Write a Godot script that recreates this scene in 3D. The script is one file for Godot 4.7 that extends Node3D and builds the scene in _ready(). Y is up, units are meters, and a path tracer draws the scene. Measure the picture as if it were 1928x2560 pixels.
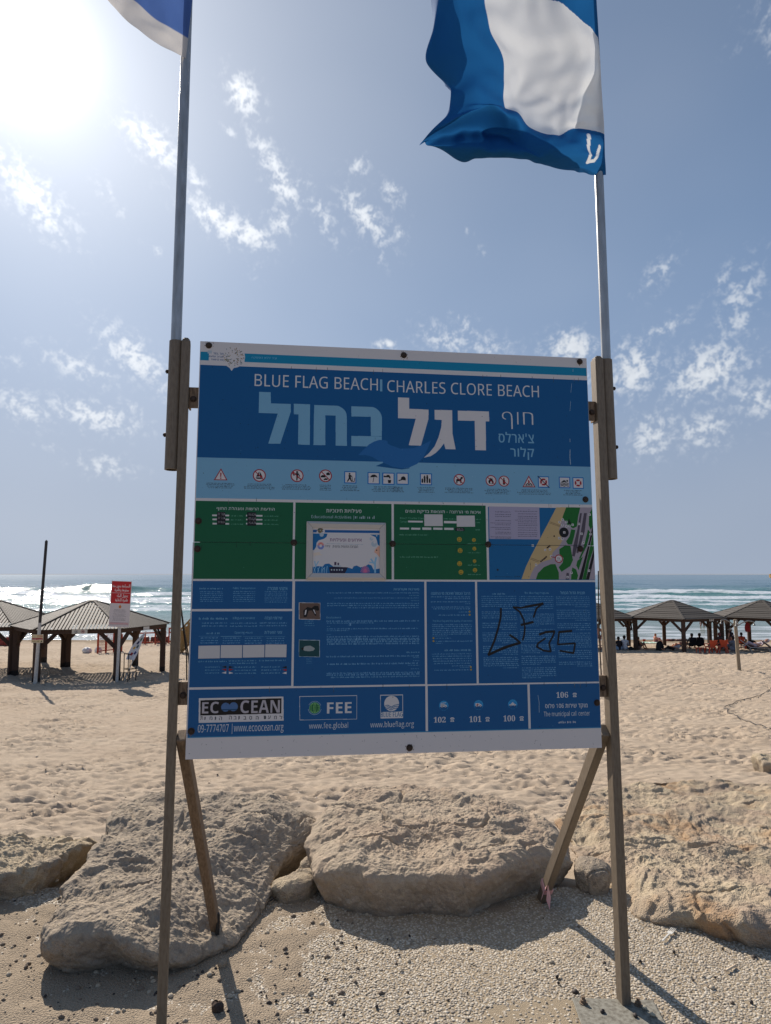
extends Node3D
# Beach notice board between two flagpoles, boulders in front, shelters and the sea behind. -Z is the way the camera looks, y is up, metres.

var rng := RandomNumberGenerator.new()
var M := {}
var names := {}
const SUN_AZ := -29.0
const SUN_EL := 35.3

func _ready():
	rng.seed = 7
	var cam := Camera3D.new(); cam.name = "camera"
	cam.fov = rad_to_deg(2.0 * atan(1106.0 / 1500.0)); cam.near = 0.05; cam.far = 40000.0
	cam.position = Vector3(0, 1.6, 0); cam.rotation.x = deg_to_rad(5.143)
	add_child(cam); cam.current = true
	var env := Environment.new()
	env.background_mode = Environment.BG_SKY
	var sky := Sky.new(); var pan := PanoramaSkyMaterial.new()
	pan.panorama = ImageTexture.create_from_image(sky_picture())
	sky.sky_material = pan; env.sky = sky
	env.tonemap_mode = Environment.TONE_MAPPER_LINEAR
	env.tonemap_exposure = 1.25
	env.sdfgi_enabled = true; env.ssao_enabled = true; env.ssil_enabled = true
	var we := WorldEnvironment.new(); we.name = "world_environment"; we.environment = env; add_child(we)
	var sun := DirectionalLight3D.new(); sun.name = "sun"
	sun.light_energy = 1.6; sun.light_angular_distance = 0.5; sun.light_color = Color(1.0, 0.955, 0.90); sun.shadow_enabled = true
	add_child(sun)
	var to_sun := direction(SUN_AZ, SUN_EL)
	sun.look_at_from_position(Vector3.ZERO, -to_sun, Vector3.UP)
	make_materials()
	build_ground()
	build_sea()
	build_rocks()
	build_sign()
	build_flags()
	build_shelters()
	build_left_beach()
	build_right_beach()
	build_people()
	build_litter()

func direction(az: float, el: float) -> Vector3:
	var a := deg_to_rad(az); var e := deg_to_rad(el)
	return Vector3(sin(a) * cos(e), sin(e), -cos(a) * cos(e))

# ------------------------------------------------------------------ sky
# [azimuth, elevation, half length, half width, turn, thickness] of the drifting cloud patches, in degrees
var clouds := [
	[-12.3,35.5,1.39,0.90,-54,0.80], [-19.5,31.6,2.13,1.02,-31,0.70], [-16.1,29.7,1.48,0.60,-55,0.50], [-28.0,26.7,2.96,1.25,-44,0.70], [-22.5,27.5,1.43,0.59,-56,0.35], [-9.7,31.5,2.77,0.74,-51,0.60], [-8.7,29.9,1.42,0.85,-45,0.70], [-13.8,27.1,2.92,0.94,-24,0.75], [-11.5,26.5,1.67,0.85,-20,0.80], [-9.0,27.5,0.97,0.87,-57,0.60], [-5.3,28.0,1.97,0.63,-57,0.50], [-2.3,31.6,0.69,0.74,-57,0.50], [-1.7,28.1,2.36,0.96,-48,0.65], [0.7,29.7,1.14,0.68,-58,0.50], [1.1,27.1,1.01,0.52,-59,0.40], [-0.3,25.5,1.02,0.43,-69,0.40], [-18.9,24.6,0.93,0.34,-23,0.30], [-10.9,23.9,0.83,0.64,-57,0.25], [-20.4,16.7,2.80,1.23,-37,0.65], [-18.7,15.1,1.69,0.89,-43,0.50], [-24.7,15.6,2.82,0.86,-21,0.50], [-28.0,12.2,1.81,1.00,-28,0.55], [-23.1,12.0,2.94,0.98,-12,0.65], [-20.2,12.7,1.34,0.53,-28,0.40], [-22.1,8.3,1.99,0.78,-8,0.50], [5.0,19.0,2.21,1.08,-21,0.50], [8.8,18.3,1.82,0.89,-13,0.50], [6.9,20.0,1.46,0.71,-41,0.40], [15.4,17.9,1.57,1.04,-15,0.90], [0.1,18.7,0.93,0.43,-0,0.70], [22.1,22.5,1.64,0.74,51,0.45], [26.6,21.2,1.16,0.58,57,0.40], [27.8,20.0,2.30,1.10,57,0.50], [27.4,18.2,1.43,0.99,36,0.50], [22.6,18.7,1.83,0.62,19,0.45], [20.1,15.7,1.98,1.55,58,0.75], [25.4,15.1,2.68,1.70,26,0.75], [21.3,10.7,1.84,1.55,49,0.60], [24.9,10.8,1.85,1.38,17,0.60], [28.7,12.7,1.23,1.86,59,0.60], [19.5,17.5,0.97,0.70,36,0.40], [-26.3,9.6,0.93,0.41,-18,0.30], [-29.0,15.5,1.15,0.59,-14,0.30], [7.0,27.1,0.41,0.34,-60,0.30], [8.2,25.4,0.55,0.34,-60,0.30], [-25.3,33.8,0.49,0.30,-53,0.30], [28.3,35.5,0.53,0.78,-83,0.15], [-13.2,33.0,0.87,0.33,-43,0.40], [-6.9,29.9,1.60,0.68,-46,0.35], [15.7,15.4,1.40,1.06,-15,0.50], [13.4,18.0,1.41,0.53,-4,0.40]]

func sky_picture() -> Image:
	var r := RandomNumberGenerator.new(); r.seed = 21
	for k in 230:   # the same broken cloud goes on all round
		var az := r.randf_range(33.0, 327.0); var el := r.randf_range(4.0, 62.0)
		clouds.append([az if az < 180.0 else az - 360.0, el, r.randf_range(1.0, 3.4), r.randf_range(0.5, 1.6), r.randf_range(-60.0, 0.0) if r.randf() < 0.6 else r.randf_range(0.0, 60.0), r.randf_range(0.3, 0.75)])
	var whole := sky_part(512, 256, 0, 512, 0, 129)
	var low := Image.create_from_data(512, 129, false, Image.FORMAT_RGBF, whole.to_byte_array())
	var full := Image.create_empty(512, 256, false, Image.FORMAT_RGBF)
	full.fill(Color(0.34, 0.31, 0.27))
	full.blit_rect(low, Rect2i(0, 0, 512, 129), Vector2i.ZERO)
	full.resize(4096, 2048, Image.INTERPOLATE_BILINEAR)
	var x0 := 1536; var x1 := 2560; var y0 := 340; var y1 := 1028
	var fine := Image.create_from_data(x1 - x0, y1 - y0, false, Image.FORMAT_RGBF, sky_part(4096, 2048, x0, x1, y0, y1).to_byte_array())
	full.blit_rect(fine, Rect2i(0, 0, x1 - x0, y1 - y0), Vector2i(x0, y0))
	var turned := Image.create_empty(4096, 2048, false, Image.FORMAT_RGBF)   # a panorama begins at -Z
	turned.blit_rect(full, Rect2i(2048, 0, 2048, 2048), Vector2i.ZERO)
	turned.blit_rect(full, Rect2i(0, 0, 2048, 2048), Vector2i(2048, 0))
	return turned

func sky_part(w: int, h: int, x0: int, x1: int, y0: int, y1: int) -> PackedFloat32Array:
	var n := FastNoiseLite.new(); n.seed = 5; n.noise_type = FastNoiseLite.TYPE_SIMPLEX_SMOOTH; n.frequency = 1.05
	n.fractal_type = FastNoiseLite.FRACTAL_FBM; n.fractal_octaves = 6; n.fractal_gain = 0.66; n.fractal_lacunarity = 2.1
	n.domain_warp_enabled = true; n.domain_warp_amplitude = 1.3; n.domain_warp_frequency = 0.5; n.domain_warp_fractal_octaves = 3
	var veil := FastNoiseLite.new(); veil.seed = 9; veil.frequency = 0.035; veil.fractal_octaves = 3
	var ww := x1 - x0; var hh := y1 - y0
	var thick := PackedFloat32Array(); thick.resize(ww * hh)
	var pd := 360.0 / w
	for c in clouds:
		var ce := cos(deg_to_rad(c[1]))
		var reach: float = maxf(c[2], c[3]) * 2.3
		var ca := cos(deg_to_rad(c[4])); var sa := sin(deg_to_rad(c[4]))
		var px: float = (c[0] / 360.0 + 0.5) * w - x0; var py: float = (0.5 - c[1] / 180.0) * h - y0
		for j in range(maxi(0, int(py - reach / pd)), mini(hh, int(py + reach / pd) + 2)):
			for i in range(maxi(0, int(px - reach / pd / ce)), mini(ww, int(px + reach / pd / ce) + 2)):
				var dx := (i + 0.5 - px) * pd * ce; var dy := -(j + 0.5 - py) * pd
				var u: float = (dx * ca + dy * sa) / c[2]; var v: float = (dy * ca - dx * sa) / c[3]
				var q := u * u + v * v
				if q < 5.0:
					thick[j * ww + i] = maxf(thick[j * ww + i], exp(-q * 0.75) * c[5])
	var out := PackedFloat32Array(); out.resize(ww * hh * 3)
	var s := direction(SUN_AZ, SUN_EL)
	for j in hh:
		var el := (0.5 - (y0 + j + 0.5) / h) * 180.0
		var ce := cos(deg_to_rad(el)); var se := sin(deg_to_rad(el))
		var t := clampf(el / 42.0, 0.0, 1.6)
		var base := Vector3(0.250, 0.302, 0.392).lerp(Vector3(0.136, 0.220, 0.368), smoothstep(0.0, 0.5, t))
		base = base.lerp(Vector3(0.064, 0.122, 0.232), smoothstep(0.3, 1.05, t))
		var row := j * ww
		for i in ww:
			var az := ((x0 + i + 0.5) / w - 0.5) * 360.0
			var a := deg_to_rad(az)
			var away := rad_to_deg(acos(clampf(sin(a) * ce * s.x + se * s.y - cos(a) * ce * s.z, -1.0, 1.0)))
			var glow := 0.56 * exp(-away / 21.0) + 0.46 * exp(-away / 6.0) + 1.3 * exp(-(away / 2.5) * (away / 2.5))
			var v := veil.get_noise_2d(az * ce, el * 1.6)
			var c := base + Vector3(1.0, 0.98, 0.95) * glow + Vector3(0.022, 0.02, 0.016) * v
			var k := thick[row + i]
			if k > 0.02:
				var m := n.get_noise_2d(az * ce, el)
				var d := clampf((k * 1.3 + m * 1.45 - 0.24) * 1.2, 0.0, 1.0)
				d = d * d * (3.0 - 2.0 * d) * 0.92 * clampf(k * 1.5, 0.0, 1.0)
				var lit := Vector3(0.52, 0.555, 0.60) + Vector3(1, 0.98, 0.96) * glow * 0.9 + Vector3.ONE * 0.12 * m
				c = c.lerp(lit, d)
			var o := (row + i) * 3
			out[o] = c.x; out[o + 1] = c.y; out[o + 2] = c.z
	return out

# ------------------------------------------------------------------ helpers
func numbered(called: String) -> String:
	if not names.has(called):
		names[called] = 0
		return called
	names[called] += 1
	return "%s_%03d" % [called, names[called]]

func tag(o: Node, label: String, category: String, group := "") -> Node:
	if label != "": o.set_meta("label", label)
	if category != "": o.set_meta("category", category)
	if group != "": o.set_meta("group", group)
	return o

func thing(called: String, label: String, category: String, at := Vector3.ZERO, turn := 0.0, group := "") -> Node3D:
	var o := Node3D.new(); o.name = numbered(called); add_child(o)
	o.position = at; o.rotation.y = turn
	tag(o, label, category, group)
	return o

func put(called: String, mesh: Mesh, mat: Material, parent: Node3D, label := "", kind := "") -> MeshInstance3D:
	var o := MeshInstance3D.new()
	o.mesh = mesh
	if mat != null: o.material_override = mat
	o.name = numbered(called) if parent == self else called
	parent.add_child(o, true)
	if label != "": o.set_meta("label", label)
	if kind != "": o.set_meta("kind", kind)
	return o

func lin(r: int, g: int, b: int) -> Color:
	return Color8(r, g, b).srgb_to_linear()

class Shape:
	var v := PackedVector3Array(); var n := PackedVector3Array(); var uv := PackedVector2Array(); var c := PackedColorArray()
	var tint := Color.WHITE
	func tri(a: Vector3, b: Vector3, d: Vector3, out: Vector3) -> void:
		var m := (b - a).cross(d - a)
		if m.length_squared() < 1e-18: return
		m = m.normalized()
		if m.dot(out) < 0.0:
			m = -m
			v.append_array([a, b, d])
		else:
			v.append_array([a, d, b])
		for k in 3:
			n.append(m); uv.append(Vector2.ZERO); c.append(tint)
	func quad(a: Vector3, b: Vector3, d: Vector3, e: Vector3, out: Vector3) -> void:
		tri(a, b, d, out); tri(a, d, e, out)
	func poly(pts: Array, out: Vector3) -> void:
		for k in range(1, pts.size() - 1): tri(pts[0], pts[k], pts[k + 1], out)
	func box(xf: Transform3D, size: Vector3, bevel := 0.0) -> void:
		var h := size * 0.5
		var e := minf(bevel, minf(h.x, minf(h.y, h.z)) * 0.8)
		var core := h - Vector3.ONE * e
		var sg := [-1.0, 1.0]
		for ax in 3:
			var b := (ax + 1) % 3; var d := (ax + 2) % 3
			for s in sg:
				var pts := []
				for q in [[-1, -1], [1, -1], [1, 1], [-1, 1]]:
					var p := Vector3.ZERO
					p[ax] = h[ax] * s; p[b] = core[b] * q[0]; p[d] = core[d] * q[1]
					pts.append(xf * p)
				var o := Vector3.ZERO; o[ax] = s
				quad(pts[0], pts[1], pts[2], pts[3], xf.basis * o)
			if e > 0.0:
				for s in sg:
					for t in sg:
						var pts := []
						for q in [-1.0, 1.0]:
							var p1 := Vector3.ZERO; var p2 := Vector3.ZERO
							p1[ax] = core[ax] * q; p2[ax] = core[ax] * q
							p1[b] = h[b] * s; p1[d] = core[d] * t
							p2[b] = core[b] * s; p2[d] = h[d] * t
							pts.append(xf * p1); pts.append(xf * p2)
						var o := Vector3.ZERO; o[b] = s; o[d] = t
						quad(pts[0], pts[1], pts[3], pts[2], xf.basis * o)
		if e > 0.0:
			for sx in sg:
				for sy in sg:
					for sz in sg:
						tri(xf * Vector3(h.x * sx, core.y * sy, core.z * sz), xf * Vector3(core.x * sx, h.y * sy, core.z * sz), xf * Vector3(core.x * sx, core.y * sy, h.z * sz), xf.basis * Vector3(sx, sy, sz))
	func beam(p: Vector3, q: Vector3, w: float, d: float, side := Vector3.RIGHT, bevel := 0.004) -> void:
		# a squared bar from p to q; w measured along side, d across it
		var y := (q - p).normalized()
		var z := side.cross(y).normalized()
		var x := y.cross(z).normalized()
		box(Transform3D(Basis(x, y, z), (p + q) * 0.5), Vector3(w, p.distance_to(q), d), bevel)
	func tube(pts: Array, r0: float, r1 := -1.0, seg := 10, caps := true) -> void:
		if r1 < 0.0: r1 = r0
		var rings := []
		var ref := Vector3(0.31, 0.11, 0.94)
		var m := pts.size()
		for k in m:
			var t: Vector3 = (pts[mini(k + 1, m - 1)] - pts[maxi(k - 1, 0)]).normalized()
			var x := t.cross(ref)
			if x.length() < 0.1: x = t.cross(Vector3.RIGHT)
			x = x.normalized()
			var y := t.cross(x).normalized()
			var r := lerpf(r0, r1, float(k) / maxi(m - 1, 1))
			var ring := []
			for i in seg:
				var a := TAU * i / seg
				ring.append([pts[k] + (x * cos(a) + y * sin(a)) * r, x * cos(a) + y * sin(a)])
			rings.append(ring)
		for k in m - 1:
			for i in seg:
				var j := (i + 1) % seg
				smooth4(rings[k][i], rings[k][j], rings[k + 1][j], rings[k + 1][i])
		if caps:
			for k in [0, m - 1]:
				var o: Vector3 = (pts[0] - pts[1]) if k == 0 else (pts[m - 1] - pts[m - 2])
				for i in seg: tri(pts[k], rings[k][i][0], rings[k][(i + 1) % seg][0], o)
	func smooth4(a: Array, b: Array, d: Array, e: Array) -> void:
		smooth3(a, b, d); smooth3(a, d, e)
	func smooth3(a: Array, b: Array, d: Array) -> void:
		var m: Vector3 = (b[0] - a[0]).cross(d[0] - a[0])
		var l := [a, b, d] if m.dot(a[1] + b[1] + d[1]) < 0.0 else [a, d, b]
		for k in l:
			v.append(k[0]); n.append(k[1]); uv.append(Vector2.ZERO); c.append(tint)
	func lathe(at: Transform3D, prof: Array, seg := 12) -> void:
		# prof: Vector2(radius, height) from bottom to top, flat shaded along the height
		for k in prof.size() - 1:
			var p: Vector2 = prof[k]; var q: Vector2 = prof[k + 1]
			var s := Vector2(q.y - p.y, p.x - q.x)
			if s.length() < 1e-9: continue
			s = s.normalized()
			for i in seg:
				var a := TAU * i / seg; var b := TAU * (i + 1) / seg
				var da := Vector3(cos(a), 0, sin(a)); var db := Vector3(cos(b), 0, sin(b))
				var na := at.basis * (da * s.x + Vector3.UP * s.y); var nb := at.basis * (db * s.x + Vector3.UP * s.y)
				var P := [at * (da * p.x + Vector3.UP * p.y), na]; var Q := [at * (db * p.x + Vector3.UP * p.y), nb]
				var R := [at * (db * q.x + Vector3.UP * q.y), nb]; var T := [at * (da * q.x + Vector3.UP * q.y), na]
				if p.x > 1e-6: smooth3(P, Q, R)
				if q.x > 1e-6: smooth3(P, R, T)
	func done() -> ArrayMesh:
		var a := []; a.resize(Mesh.ARRAY_MAX)
		a[Mesh.ARRAY_VERTEX] = v; a[Mesh.ARRAY_NORMAL] = n; a[Mesh.ARRAY_TEX_UV] = uv; a[Mesh.ARRAY_COLOR] = c
		var m := ArrayMesh.new(); m.add_surface_from_arrays(Mesh.PRIMITIVE_TRIANGLES, a)
		return m

func grid(pos: PackedVector3Array, nu: int, nv: int, col := PackedColorArray(), uvs := PackedVector2Array(), wrap := false, flip := false) -> ArrayMesh:
	# a sheet of nu by nv points with smooth normals
	var nor := PackedVector3Array(); nor.resize(pos.size())
	for j in nv:
		var up := maxi(j - 1, 0) * nu; var dn := mini(j + 1, nv - 1) * nu
		for i in nu:
			var l := i - 1; var r := i + 1
			if wrap:
				l = (l + nu) % nu; r = r % nu
			else:
				l = maxi(l, 0); r = mini(r, nu - 1)
			var m := (pos[dn + i] - pos[up + i]).cross(pos[j * nu + r] - pos[j * nu + l])
			nor[j * nu + i] = (-m if flip else m).normalized()
	var idx := PackedInt32Array()
	var cols := nu if wrap else nu - 1
	idx.resize(cols * (nv - 1) * 6)
	var o := 0
	for j in nv - 1:
		for i in cols:
			var a := j * nu + i; var b := j * nu + (i + 1) % nu; var d := a + nu; var e := b + nu
			if flip:
				idx[o] = a; idx[o + 1] = d; idx[o + 2] = b; idx[o + 3] = b; idx[o + 4] = d; idx[o + 5] = e
			else:
				idx[o] = a; idx[o + 1] = b; idx[o + 2] = d; idx[o + 3] = b; idx[o + 4] = e; idx[o + 5] = d
			o += 6
	var arr := []; arr.resize(Mesh.ARRAY_MAX)
	arr[Mesh.ARRAY_VERTEX] = pos; arr[Mesh.ARRAY_NORMAL] = nor; arr[Mesh.ARRAY_INDEX] = idx
	if col.size(): arr[Mesh.ARRAY_COLOR] = col
	if uvs.size(): arr[Mesh.ARRAY_TEX_UV] = uvs
	var mesh := ArrayMesh.new(); mesh.add_surface_from_arrays(Mesh.PRIMITIVE_TRIANGLES, arr)
	return mesh

# ------------------------------------------------------------------ materials
func noise(freq: float, oct: int, seed_: int, kind := FastNoiseLite.TYPE_SIMPLEX_SMOOTH) -> FastNoiseLite:
	var n := FastNoiseLite.new(); n.seed = seed_; n.frequency = freq; n.noise_type = kind
	n.fractal_octaves = oct
	n.fractal_type = FastNoiseLite.FRACTAL_FBM if oct > 1 else FastNoiseLite.FRACTAL_NONE
	return n

func picture(n: FastNoiseLite, size: int, lo: Color, hi: Color, mid := Color(-1, 0, 0)) -> NoiseTexture2D:
	var t := NoiseTexture2D.new(); t.width = size; t.height = size; t.seamless = true; t.seamless_blend_skirt = 0.25; t.noise = n
	var g := Gradient.new(); g.set_color(0, lo); g.set_color(1, hi)
	if mid.r >= 0.0: g.add_point(0.5, mid)
	t.color_ramp = g
	return t

func plain(r: int, g: int, b: int, rough := 0.7, metal := 0.0) -> StandardMaterial3D:
	var m := StandardMaterial3D.new(); m.albedo_color = Color8(r, g, b); m.roughness = rough; m.metallic = metal
	return m

func grained(r: int, g: int, b: int, rough: float, tex: Texture2D, scale: Vector3, bump: Texture2D = null, deep := 0.3, metal := 0.0, world := false) -> StandardMaterial3D:
	var m := plain(r, g, b, rough, metal)
	m.albedo_texture = tex; m.uv1_triplanar = true; m.uv1_world_triplanar = world; m.uv1_scale = scale
	if bump != null:
		m.heightmap_enabled = true; m.heightmap_texture = bump; m.heightmap_scale = deep
	return m

func make_materials() -> void:
	var soft := picture(noise(0.02, 5, 3), 512, Color8(200, 196, 190), Color8(255, 255, 255))
	var fine := picture(noise(0.16, 4, 4), 512, Color8(178, 172, 164), Color8(255, 254, 252))
	var gritty := noise(0.11, 3, 6); gritty.fractal_gain = 0.7
	var grit := picture(gritty, 512, Color.BLACK, Color.WHITE)
	var cellular := noise(0.045, 2, 8, FastNoiseLite.TYPE_CELLULAR)
	cellular.cellular_return_type = FastNoiseLite.RETURN_DISTANCE
	var cellbump := picture(cellular, 512, Color.WHITE, Color.BLACK)
	var streak := picture(noise(0.03, 5, 10), 512, Color8(150, 142, 132), Color8(255, 252, 248), Color8(216, 210, 202))
	var stain := picture(noise(0.025, 5, 14), 512, Color8(206, 198, 188), Color8(255, 253, 250), Color8(238, 234, 228))
	var strand := picture(noise(0.05, 4, 12), 512, Color8(140, 132, 122), Color8(255, 252, 248))
	M.sand = grained(255, 255, 255, 0.95, fine, Vector3.ONE * 1.6, grit, 0.9, 0.0, true); M.sand.vertex_color_use_as_albedo = true; M.sand.metallic_specular = 0.2
	M.mortar = grained(182, 168, 146, 0.95, fine, Vector3.ONE * 3.0, grit, 0.3, 0.0, true); M.mortar.metallic_specular = 0.25
	M.pebble = grained(255, 255, 255, 0.7, soft, Vector3.ONE * 6.0); M.pebble.vertex_color_use_as_albedo = true
	M.boulder = grained(255, 255, 255, 0.95, fine, Vector3.ONE * 2.2, cellbump, 0.9); M.boulder.vertex_color_use_as_albedo = true; M.boulder.metallic_specular = 0.2
	M.limestone = grained(255, 255, 255, 0.95, fine, Vector3.ONE * 1.7, grit, 0.9); M.limestone.vertex_color_use_as_albedo = true; M.limestone.metallic_specular = 0.2
	M.steel = grained(126, 115, 101, 0.55, stain, Vector3(7.0, 1.6, 7.0), strand, 0.02, 0.15)
	M.rusty = grained(140, 120, 100, 0.75, streak, Vector3(6.0, 1.5, 6.0), strand, 0.05)
	M.galvanised = grained(150, 152, 152, 0.5, soft, Vector3.ONE * 3.0, null, 0.0, 0.5)
	M.plate = grained(144, 144, 136, 0.75, streak, Vector3.ONE * 2.6, grit, 0.06)
	M.pole = grained(188, 190, 192, 0.35, soft, Vector3(3, 0.6, 3), null, 0.0, 0.6)
	M.bolt = plain(62, 48, 40, 0.7, 0.3)
	M.black = plain(20, 20, 22, 0.6)
	M.rope = plain(52, 46, 42, 0.9)
	M.frame = plain(192, 187, 182, 0.5)
	M.paper = plain(200, 198, 198, 0.8)
	M.wood = grained(86, 66, 54, 0.85, streak, Vector3(7.0, 1.2, 7.0), strand, 0.3)
	M.charred = plain(26, 22, 20, 0.9)
	M.slat = grained(76, 73, 70, 0.7, streak, Vector3(2.0, 2.0, 2.0), strand, 0.2)
	M.plank = grained(84, 80, 76, 0.8, streak, Vector3(0.8, 5.0, 0.8), strand, 0.3)
	M.ridge = grained(60, 56, 54, 0.8, streak, Vector3.ONE * 2.0)
	M.white_paint = grained(224, 224, 220, 0.6, soft, Vector3.ONE * 1.2)
	M.dark_paint = plain(30, 26, 30, 0.5)
	M.orange = grained(196, 74, 40, 0.55, soft, Vector3.ONE * 1.5)
	M.red_plastic = grained(168, 66, 54, 0.6, soft, Vector3.ONE * 1.5)
	M.barrel = grained(120, 58, 44, 0.6, soft, Vector3.ONE * 1.5)
	M.tan_wood = grained(178, 148, 96, 0.8, streak, Vector3(6.0, 1.0, 6.0))
	M.dull_wood = grained(172, 160, 140, 0.85, streak, Vector3(6.0, 1.0, 6.0))
	M.fabric = StandardMaterial3D.new(); M.fabric.vertex_color_use_as_albedo = true; M.fabric.roughness = 0.9
	M.bag_white = plain(214, 214, 214, 0.5)
	M.bag_black = plain(18, 18, 20, 0.8)
	M.cloth_black = plain(24, 24, 28, 0.9)
	M.body = StandardMaterial3D.new(); M.body.vertex_color_use_as_albedo = true; M.body.roughness = 0.8
	M.tape = grained(236, 186, 192, 0.4, stain, Vector3.ONE * 30.0)
	M.wire = plain(40, 36, 34, 0.7)

# ------------------------------------------------------------------ ground and sea
var slope := [Vector2(0, 0), Vector2(3.4, 0), Vector2(4.2, -0.12), Vector2(5, -0.32), Vector2(6.5, -0.6), Vector2(8, -0.85), Vector2(11, -1.3), Vector2(15, -1.72), Vector2(22, -2.42), Vector2(29, -2.8), Vector2(34, -2.88), Vector2(40, -3.08), Vector2(46, -3.38), Vector2(52, -3.56), Vector2(57, -3.68), Vector2(64, -3.95), Vector2(75, -4.4), Vector2(120, -6)]
const SEA := -3.68
var n_drift: FastNoiseLite; var n_step: FastNoiseLite; var n_ripple: FastNoiseLite; var n_lump: FastNoiseLite; var n_tone: FastNoiseLite

func base_height(d: float) -> float:
	if d <= 0.0: return 0.0
	for k in slope.size() - 1:
		if d < slope[k + 1].x:
			var a: Vector2 = slope[k]; var b: Vector2 = slope[k + 1]
			var p: Vector2 = slope[maxi(k - 1, 0)]; var q: Vector2 = slope[mini(k + 2, slope.size() - 1)]
			var w := b.x - a.x
			var ma := (b.y - p.y) / maxf(b.x - p.x, 0.01); var mb := (q.y - a.y) / maxf(q.x - a.x, 0.01)
			if k == 0: ma = 0.0; mb = 0.0
			if k == 1: ma = 0.0
			var t := (d - a.x) / w
			var t2 := t * t; var t3 := t2 * t
			return (2.0 * t3 - 3.0 * t2 + 1.0) * a.y + (t3 - 2.0 * t2 + t) * w * ma + (3.0 * t2 - 2.0 * t3) * b.y + (t3 - t2) * w * mb
	return -6.0

func sand_height(x: float, d: float) -> float:
	var h := base_height(d)
	if d < 4.4:
		# loose sand lies over the left of the paving and along the foot of the rocks; on the right the paving is bare
		var left := smoothstep(0.25, -0.75, x + (d - 2.7) * -0.25 + n_drift.get_noise_2d(x * 6.0, d * 6.0) * 0.35)
		var foot := smoothstep(3.15, 3.75, d + n_drift.get_noise_2d(x * 4.0 + 40.0, d * 4.0) * 0.25)
		var cover := maxf(left * 0.85, foot)
		var local := lerpf(-0.022, 0.012, cover) + n_lump.get_noise_2d(x * 9.0, d * 9.0) * 0.009 + n_lump.get_noise_2d(x * 34.0, d * 34.0) * 0.003
		if d < 3.4: return local if d > 0.0 else -0.03
		h += local * smoothstep(4.4, 3.6, d)
	var loose := smoothstep(3.8, 5.0, d) * smoothstep(58.0, 50.0, d)
	loose *= clampf(0.72 + 0.9 * n_drift.get_noise_2d(x * 0.5 + 70.0, d * 0.5), 0.3, 1.1)
	if loose > 0.0:
		# trodden sand: soft pits with raised rims, and small ripples between them
		var wx := x + n_drift.get_noise_2d(x * 2.0, d * 2.0) * 0.25
		var c := n_step.get_noise_2d(wx * 1.0, d * 1.15)
		var pit := smoothstep(-0.9, -0.45, c)
		h += loose * (n_lump.get_noise_2d(x * 1.3, d * 1.3) * 0.055 + (pit - 0.7) * (0.050 + 0.0012 * d) + n_lump.get_noise_2d(x * 5.0, d * 6.0) * 0.028 + n_ripple.get_noise_2d(x * 7.0, d * 13.0) * 0.030 + n_lump.get_noise_2d(x * 24.0, d * 30.0) * 0.010)
	return h

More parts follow.
